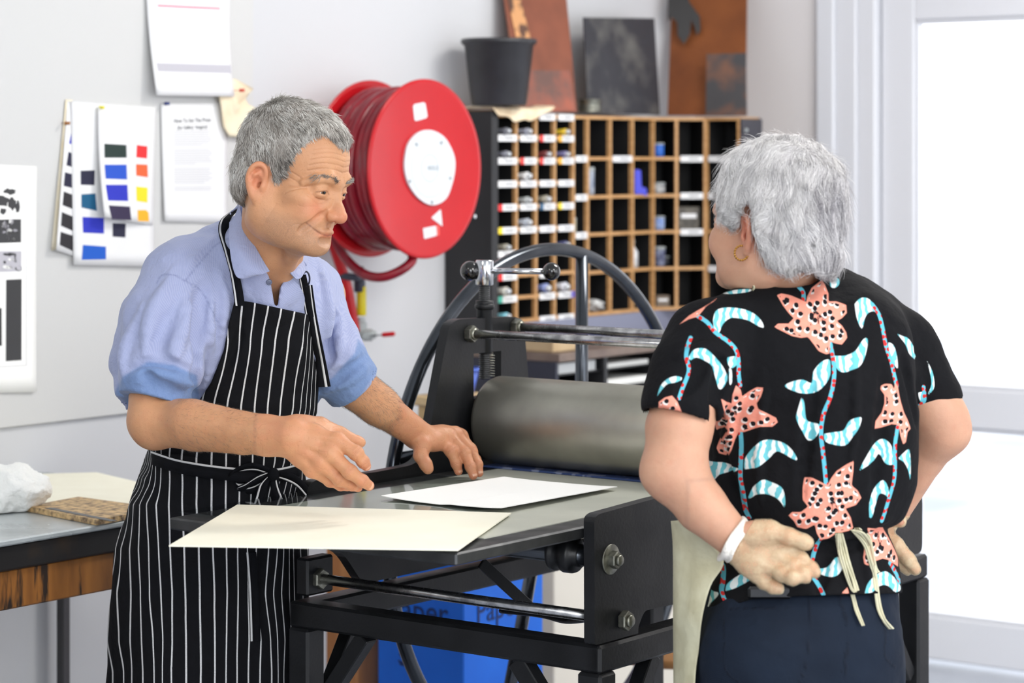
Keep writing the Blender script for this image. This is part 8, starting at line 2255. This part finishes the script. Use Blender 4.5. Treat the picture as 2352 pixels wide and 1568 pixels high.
stamen = [c2(x) for x in ([(1005, 272), (995, 320), (985, 360)], [(1010, 275), (1025, 320), (1030, 350)], [(1015, 278), (1045, 310), (1075, 330)], [(1012, 275), (1050, 330), (1075, 352)], [(1105, 1340), (1085, 1380), (1060, 1420)], [(1108, 1340), (1110, 1390), (1100, 1430)], [(1112, 1342), (1135, 1390), (1145, 1420)], [(560, 840), (545, 870), (535, 890)], [(565, 845), (570, 875)])]
stamen += [c4(x) for x in ([(1640, 410), (1665, 460), (1680, 510)], [(1665, 405), (1670, 450)], [(1700, 450), (1685, 490), (1680, 515)])]
# photo outline -> garment plane through the real surface of the back
gy = 3.885
def to_plane(pts):
    out = []
    for (u, v) in pts:
        h = hit([WT], u, v, 3.5, 4.3); y = h[1] if h is not None else 3.98
        out.append(((u-1176)/FPX*y, CAMZ-(v-HZ)/FPX*y))
    return out
px_, pz_ = Vw[:, 0], Vw[:, 2]
def pmin(polys, smooth=True, rad=0.17):
    d = np.full(len(Vw), 0.05)
    for p in polys:
        P2 = to_plane(p); P2 = spline2(P2+[P2[0]], 3)[:-1] if smooth else P2
        A_ = np.array(P2); lo, hi = A_.min(0)-0.02, A_.max(0)+0.02
        m = (px_ > lo[0]) & (px_ < hi[0]) & (pz_ > lo[1]) & (pz_ < hi[1])
        if m.any(): d[m] = np.minimum(d[m], poly_sd(px_[m], pz_[m], A_))
    return d
df = pmin(flowers, False); dl = pmin(leaves)
ds = np.full(len(Vw), 0.05); sL = np.zeros(len(Vw))
for s_ in stems:
    P2 = spline2(to_plane(s_), 4); A_ = np.array(P2); lo, hi = A_.min(0)-0.02, A_.max(0)+0.02
    m = (px_ > lo[0]) & (px_ < hi[0]) & (pz_ > lo[1]) & (pz_ < hi[1])
    if m.any():
        dd, LL = line_d(px_[m], pz_[m], P2); b = dd < ds[m]; t_ = ds[m]; t_[b] = dd[b]; ds[m] = t_; t_ = sL[m]; t_[b] = LL[b]; sL[m] = t_
dst = np.full(len(Vw), 0.05)
for s_ in stamen:
    P2 = spline2(to_plane(s_), 3); dd, _ = line_d(px_, pz_, P2); dst = np.minimum(dst, dd)
tshirt_geo = (Vw, Fw, dict(df=df, dl=dl, ds=ds, sl=sL, dst=dst))
m = mat('black_flower_print_cotton', (20, 20, 23), 0.9, spec=0.2); M['flower_shirt'] = m
q = NT(m); tc = q.n('ShaderNodeTexCoord').outputs['Object']
sx_ = q.n('ShaderNodeSeparateXYZ'); q.l(tc, sx_.inputs[0]); cb_ = q.n('ShaderNodeCombineXYZ'); q.l(sx_.outputs[0], cb_.inputs[0]); q.l(sx_.outputs[2], cb_.inputs[1])
pl2 = cb_.outputs[0]
def edge(a, w=0.0006, off=0.0): return q.mapr(a, off-w, off+w, 1.0, 0.0)
df_, dl_, ds_, sl_, dt_ = [q.attr(n).outputs['Fac'] for n in ('df', 'dl', 'ds', 'sl', 'dst')]
wave = q.n('ShaderNodeTexWave'); wave.inputs['Scale'].default_value = 23; wave.inputs['Distortion'].default_value = 7; wave.inputs['Detail'].default_value = 2; wave.inputs['Detail Scale'].default_value = 1.6
q.l(pl2, wave.inputs['Vector'])
leafc = q.mix(q.mapr(wave.outputs['Fac'], 0.46, 0.54), lin((112, 196, 206)), lin((232, 240, 238)))
base = q.mix(q.noise(tc, 50, 3), lin((11, 11, 14)), lin((18, 18, 21)))
c_ = q.mix(edge(dl_), base, leafc)
vr = q.n('ShaderNodeTexVoronoi', voronoi_dimensions='2D'); vr.inputs['Scale'].default_value = 105; q.l(pl2, vr.inputs['Vector'])
stc = q.mix(q.mapr(vr.outputs['Distance'], 0.30, 0.36, 1, 0), lin((96, 184, 204)), lin((206, 52, 50)))
c_ = q.mix(edge(ds_, 0.0005, 0.0033), c_, stc)
# leopard spots inside the petals
def spots(off, r0):
    mp = q.n('ShaderNodeMapping'); mp.inputs['Location'].default_value = (off[0], off[1], 0); q.l(pl2, mp.inputs[0])
    dn = q.n('ShaderNodeTexNoise'); dn.inputs['Scale'].default_value = 160; q.l(mp.outputs[0], dn.inputs['Vector'])
    ad = q.n('ShaderNodeVectorMath', operation='MULTIPLY_ADD'); q.l(dn.outputs['Color'], ad.inputs[0]); ad.inputs[1].default_value = (0.003, 0.003, 0); q.l(mp.outputs[0], ad.inputs[2])
    vo = q.n('ShaderNodeTexVoronoi', voronoi_dimensions='2D'); vo.inputs['Scale'].default_value = 74; vo.inputs['Randomness'].default_value = 0.85; q.l(ad.outputs[0], vo.inputs['Vector'])
    return q.mapr(vo.outputs['Distance'], r0-0.03, r0+0.03, 1, 0)
inner_ = q.mapr(df_, -0.0032, -0.0024, 1, 0)
petal = q.mix(q.noise(tc, 90, 2), lin((238, 148, 128)), lin((244, 164, 142)))
petal = q.mix(q.math('MULTIPLY', spots((0.0015, 0.0022), 0.33), inner_), petal, lin((240, 232, 226)))
petal = q.mix(q.math('MULTIPLY', spots((0, 0), 0.28), inner_), petal, lin((26, 22, 26)))
petal = q.mix(edge(dt_, 0.0004, 0.0009), petal, lin((28, 22, 26)))
c_ = q.mix(edge(df_), c_, petal)
q.l(c_, q.B.inputs['Base Color'])
b1 = q.bump(q.noise(tc, 24, 4, 0.55), 0.4, 0.012); b2 = q.bump(q.noise(tc, 800, 2), 0.15, 0.001, b1); q.l(b2, q.B.inputs['Normal'])

# ---- jeans
JN = SDF((0.24, 3.78, 0.06), (0.72, 4.34, 0.92), 0.0046)
stack(JN, [(1330, 1640, 2052), (1400, 1612, 2060), (1480, 1594, 2066), (1600, 1588, 2068), (1700, 1600, 2058)], 4.04, ([1330, 1450, 1700], [0.118, 0.150, 0.145]), 0.05, 0.02, 22)
for cu in (1730, 1930):
    JN.chain([pw(cu, 1650, 4.04), pw(cu+4, 2050, 4.05), A3((pw(cu, 1650, 4.04)[0]*1.0, 4.06, 0.10))], [0.088, 0.066, 0.060], k=0.03)
JN.ell(pw(1745, 1500, 3.955), (0.075, 0.055, 0.075), k=0.05); JN.ell(pw(1935, 1500, 3.975), (0.070, 0.055, 0.075), k=0.05)
JN.d = np.maximum(JN.d, (0.065-JN.ax[2])[None, None, :].astype(F32))
X, Y, Z = JN.grid(); GJ = np.stack(np.broadcast_arrays(X, Y, Z), -1); JN.d += (vnoise(GJ, 24, 95)*0.002+vnoise(GJ*A3((0.6, 1, 1.6)), 45, 96)*0.0012).astype(F32)
JN.d = np.maximum(JN.d, (GJ[..., 2]-zz(1345, 4.0)).astype(F32))
Vj, Fj = JN.mesh(); Vj = relax(Vj, Fj, 1, 0.4); ju, jv = pix(Vj)
sea = np.zeros(len(Vj))
for ln in ([(480, 1080), (486, 1300), (492, 1470), (600, 1565)], [(1140, 920), (1135, 1200), (1112, 1420), (1060, 1570)], [(1365, 900), (1420, 1060), (1440, 1250), (1412, 1480), (1400, 1570)], [(1355, 905), (1405, 1060), (1424, 1250), (1396, 1480)], [(1600, 890), (1680, 1060), (1720, 1200), (1716, 1360), (1800, 1450)], [(480, 1000), (1000, 990)]):
    dd, _ = line_d(ju, jv, spline2(c4(ln), 5)); sea = np.maximum(sea, np.exp(-(dd/1.7)**2))
sea *= (Vj[:, 1] < 4.02)
m = mat('dark_blue_denim', (22, 32, 50), 0.85, spec=0.25); M['denim'] = m; q = NT(m); tc = q.n('ShaderNodeTexCoord').outputs['Object']
wvd = q.n('ShaderNodeTexWave'); wvd.inputs['Scale'].default_value = 260; wvd.bands_direction = 'DIAGONAL'; q.l(tc, wvd.inputs['Vector'])
c_ = q.mix(q.noise(tc, 14, 3), lin((9, 17, 28)), lin((20, 32, 48))); c_ = q.mix(q.math('MULTIPLY', wvd.outputs['Fac'], 0.10), c_, lin((60, 74, 104)))
c_ = q.mix(q.math('MULTIPLY', q.attr('seam').outputs['Fac'], 0.5), c_, lin((8, 12, 22))); q.l(c_, q.B.inputs['Base Color'])
b1 = q.bump(wvd.outputs['Fac'], 0.1, 0.0006); b2 = q.bump(q.noise(tc, 34, 3), 0.3, 0.008, b1); b3 = q.bump(q.attr('seam').outputs['Fac'], 0.6, 0.002, b2); q.l(b3, q.B.inputs['Normal'])
# ---- put the woman together
BD2 = SDF((0.2, 3.78, 0.0), (0.76, 4.32, 1.40), 0.008)
cp(BD2, [(1800, 690, 4.05), (1860, 800, 4.04), (1870, 1000, 4.03), (1860, 1200, 4.03), (1830, 1450, 4.05)], [0.06, 0.095, 0.10, 0.095, 0.11], k=0.05)
cp(BD2, [(1630, 780, 3.98), (2050, 800, 4.11)], [0.045, 0.045], k=0.04)
for cu in (1735, 1925):
    x_ = pw(cu, 1650, 4.04)[0]; BD2.chain([pw(cu, 1560, 4.04), pw(cu, 2050, 4.05), A3((x_, 4.06, 0.06))], [0.075, 0.05, 0.038], k=0.03)
    BD2.cap(A3((x_, 4.06, 0.045)), A3((x_-0.06, 4.19, 0.035)), 0.035, 0.030, k=0.02)
Vb, Fb = BD2.mesh(); z0 = np.zeros(len(Vb)); woman_parts.append((Vb, Fb, dict(red=z0, stub=z0, wr=z0, mo=z0)))
V_, F_, A_ = join_geo(woman_parts)
wom = np_mesh('person', V_, F_, M['skin_w'], None, A_)
tag(wom, 'silver-haired person seen from behind in black flower-print shirt, gloved hands behind the back', 'person')
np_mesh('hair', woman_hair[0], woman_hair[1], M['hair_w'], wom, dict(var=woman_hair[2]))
eyes(wom, WRm, WC, WS)
ts = np_mesh('shirt', tshirt_geo[0], tshirt_geo[1], M['flower_shirt'], wom, tshirt_geo[2])
np_mesh('jeans', Vj, Fj, M['denim'], wom, dict(seam=sea))
gl = np_mesh('glove', glove_l[0], glove_l[1], M['glove'], wom); np_mesh('glove_cuff', Vcu, Fcu, M['glove_cuff'], gl)
np_mesh('glove', glove_r[0], glove_r[1], M['glove'], wom)
# hoop earring
q = MB(); ec = P(1703, 581, 3.945); ux = Vector((0.96, 0.28, 0)); R_ = 0.0118
for ph in (0, math.pi):
    q.tube([ec+ux*(math.cos(a)*(R_+0.0011*math.cos(9*a+ph)))+ZX*(math.sin(a)*(R_+0.0011*math.cos(9*a+ph)))+Vector((-0.28, 0.96, 0))*(0.0011*math.sin(9*a+ph)) for a in [2*math.pi*k/90 for k in range(90)]], 0.0009, 8, closed=True)
q.build('earring', M['gold'], wom)
# canvas apron
M['canvas'] = mat('natural_canvas', (214, 210, 180), 0.9, c2=(196, 190, 158), scale=22, bump=0.2, bscale=60)
def row(v, uL, uR, yb=3.97): return [pw(uR, v, yb), pw((uL+uR)/2-6, v, yb+0.03), pw(uL, v, yb+0.10), pw(uL+60, v, yb+0.27), pw(uL+300, v, yb+0.33), pw(uL+480, v, yb+0.24)]
rows = [row(1196, 1545, 1572), row(1235, 1546, 1618, 3.955), row(1288, 1547, 1662, 3.945), row(1345, 1547, 1632, 3.95), row(1415, 1548, 1613, 3.95), row(1490, 1549, 1605), row(1568, 1550, 1596), row(1800, 1552, 1590)]
wa = bent_sheet('apron', rows, M['canvas'], wom, 0.002, n=6)
def c4p(pts): return [(1520+x/3.35, 1100+y/3.35) for x, y in pts]
for pts, w_ in (([(1345, 415), (1360, 500), (1385, 620), (1430, 760), (1470, 900), (1500, 1010), (1550, 1128)], 0.007), ([(1375, 415), (1400, 520), (1430, 640), (1475, 770), (1500, 860)], 0.009), ([(1360, 415), (1370, 560), (1410, 700), (1460, 840), (1490, 870)], 0.006),
                ([(1460, 388), (1540, 420), (1600, 520), (1625, 650), (1645, 800), (1670, 980), (1710, 1080), (1765, 1150)], 0.009), ([(1500, 378), (1580, 440), (1610, 560), (1640, 680), (1662, 720)], 0.009), ([(1470, 395), (1560, 500), (1600, 620), (1640, 760)], 0.006)):
    q = MB(); Ys = 3.86; pth = []
    for i, (u, v) in enumerate(c4p(pts)):
        h = hit([WT, JN], u, v, 3.5, 4.3); pth.append(P(u, v, (h[1] if h is not None else 3.88)-0.006-0.004*math.sin(i*1.3)))
    ribbon(q, pth, [Vector((1, -0.5*math.sin(i*1.1), 0.15)) for i in range(len(pth))], [w_*(0.8+0.35*math.sin(i*2.1)**2) for i in range(len(pth))], (0.0, 0.5, 1.0)); q.build('string', [M['canvas'], M['canvas']], wa)
q = MB(); ribbon(q, [P(1728, 668, 3.965), P(1745, 640, 3.972), P(1772, 624, 3.985), P(1800, 622, 3.99), P(1850, 632, 4.0)], Vector((0.15, -0.3, 1)), 0.016, (0.0, 1.0)); q.build('neck_strap', M['canvas'], wa)
# phone in the back pocket
q = MB(); h = hit([WT, JN], 1768, 1360, 3.5, 4.3); pc_ = P(1768, 1361, h[1]-0.004)
q.box(pc_, (0.070, 0.009, 0.020), None, 0.004)
tag(q.build('phone', M['knob']), 'black phone poking out of the jeans back pocket under the gloved hand', 'phone')
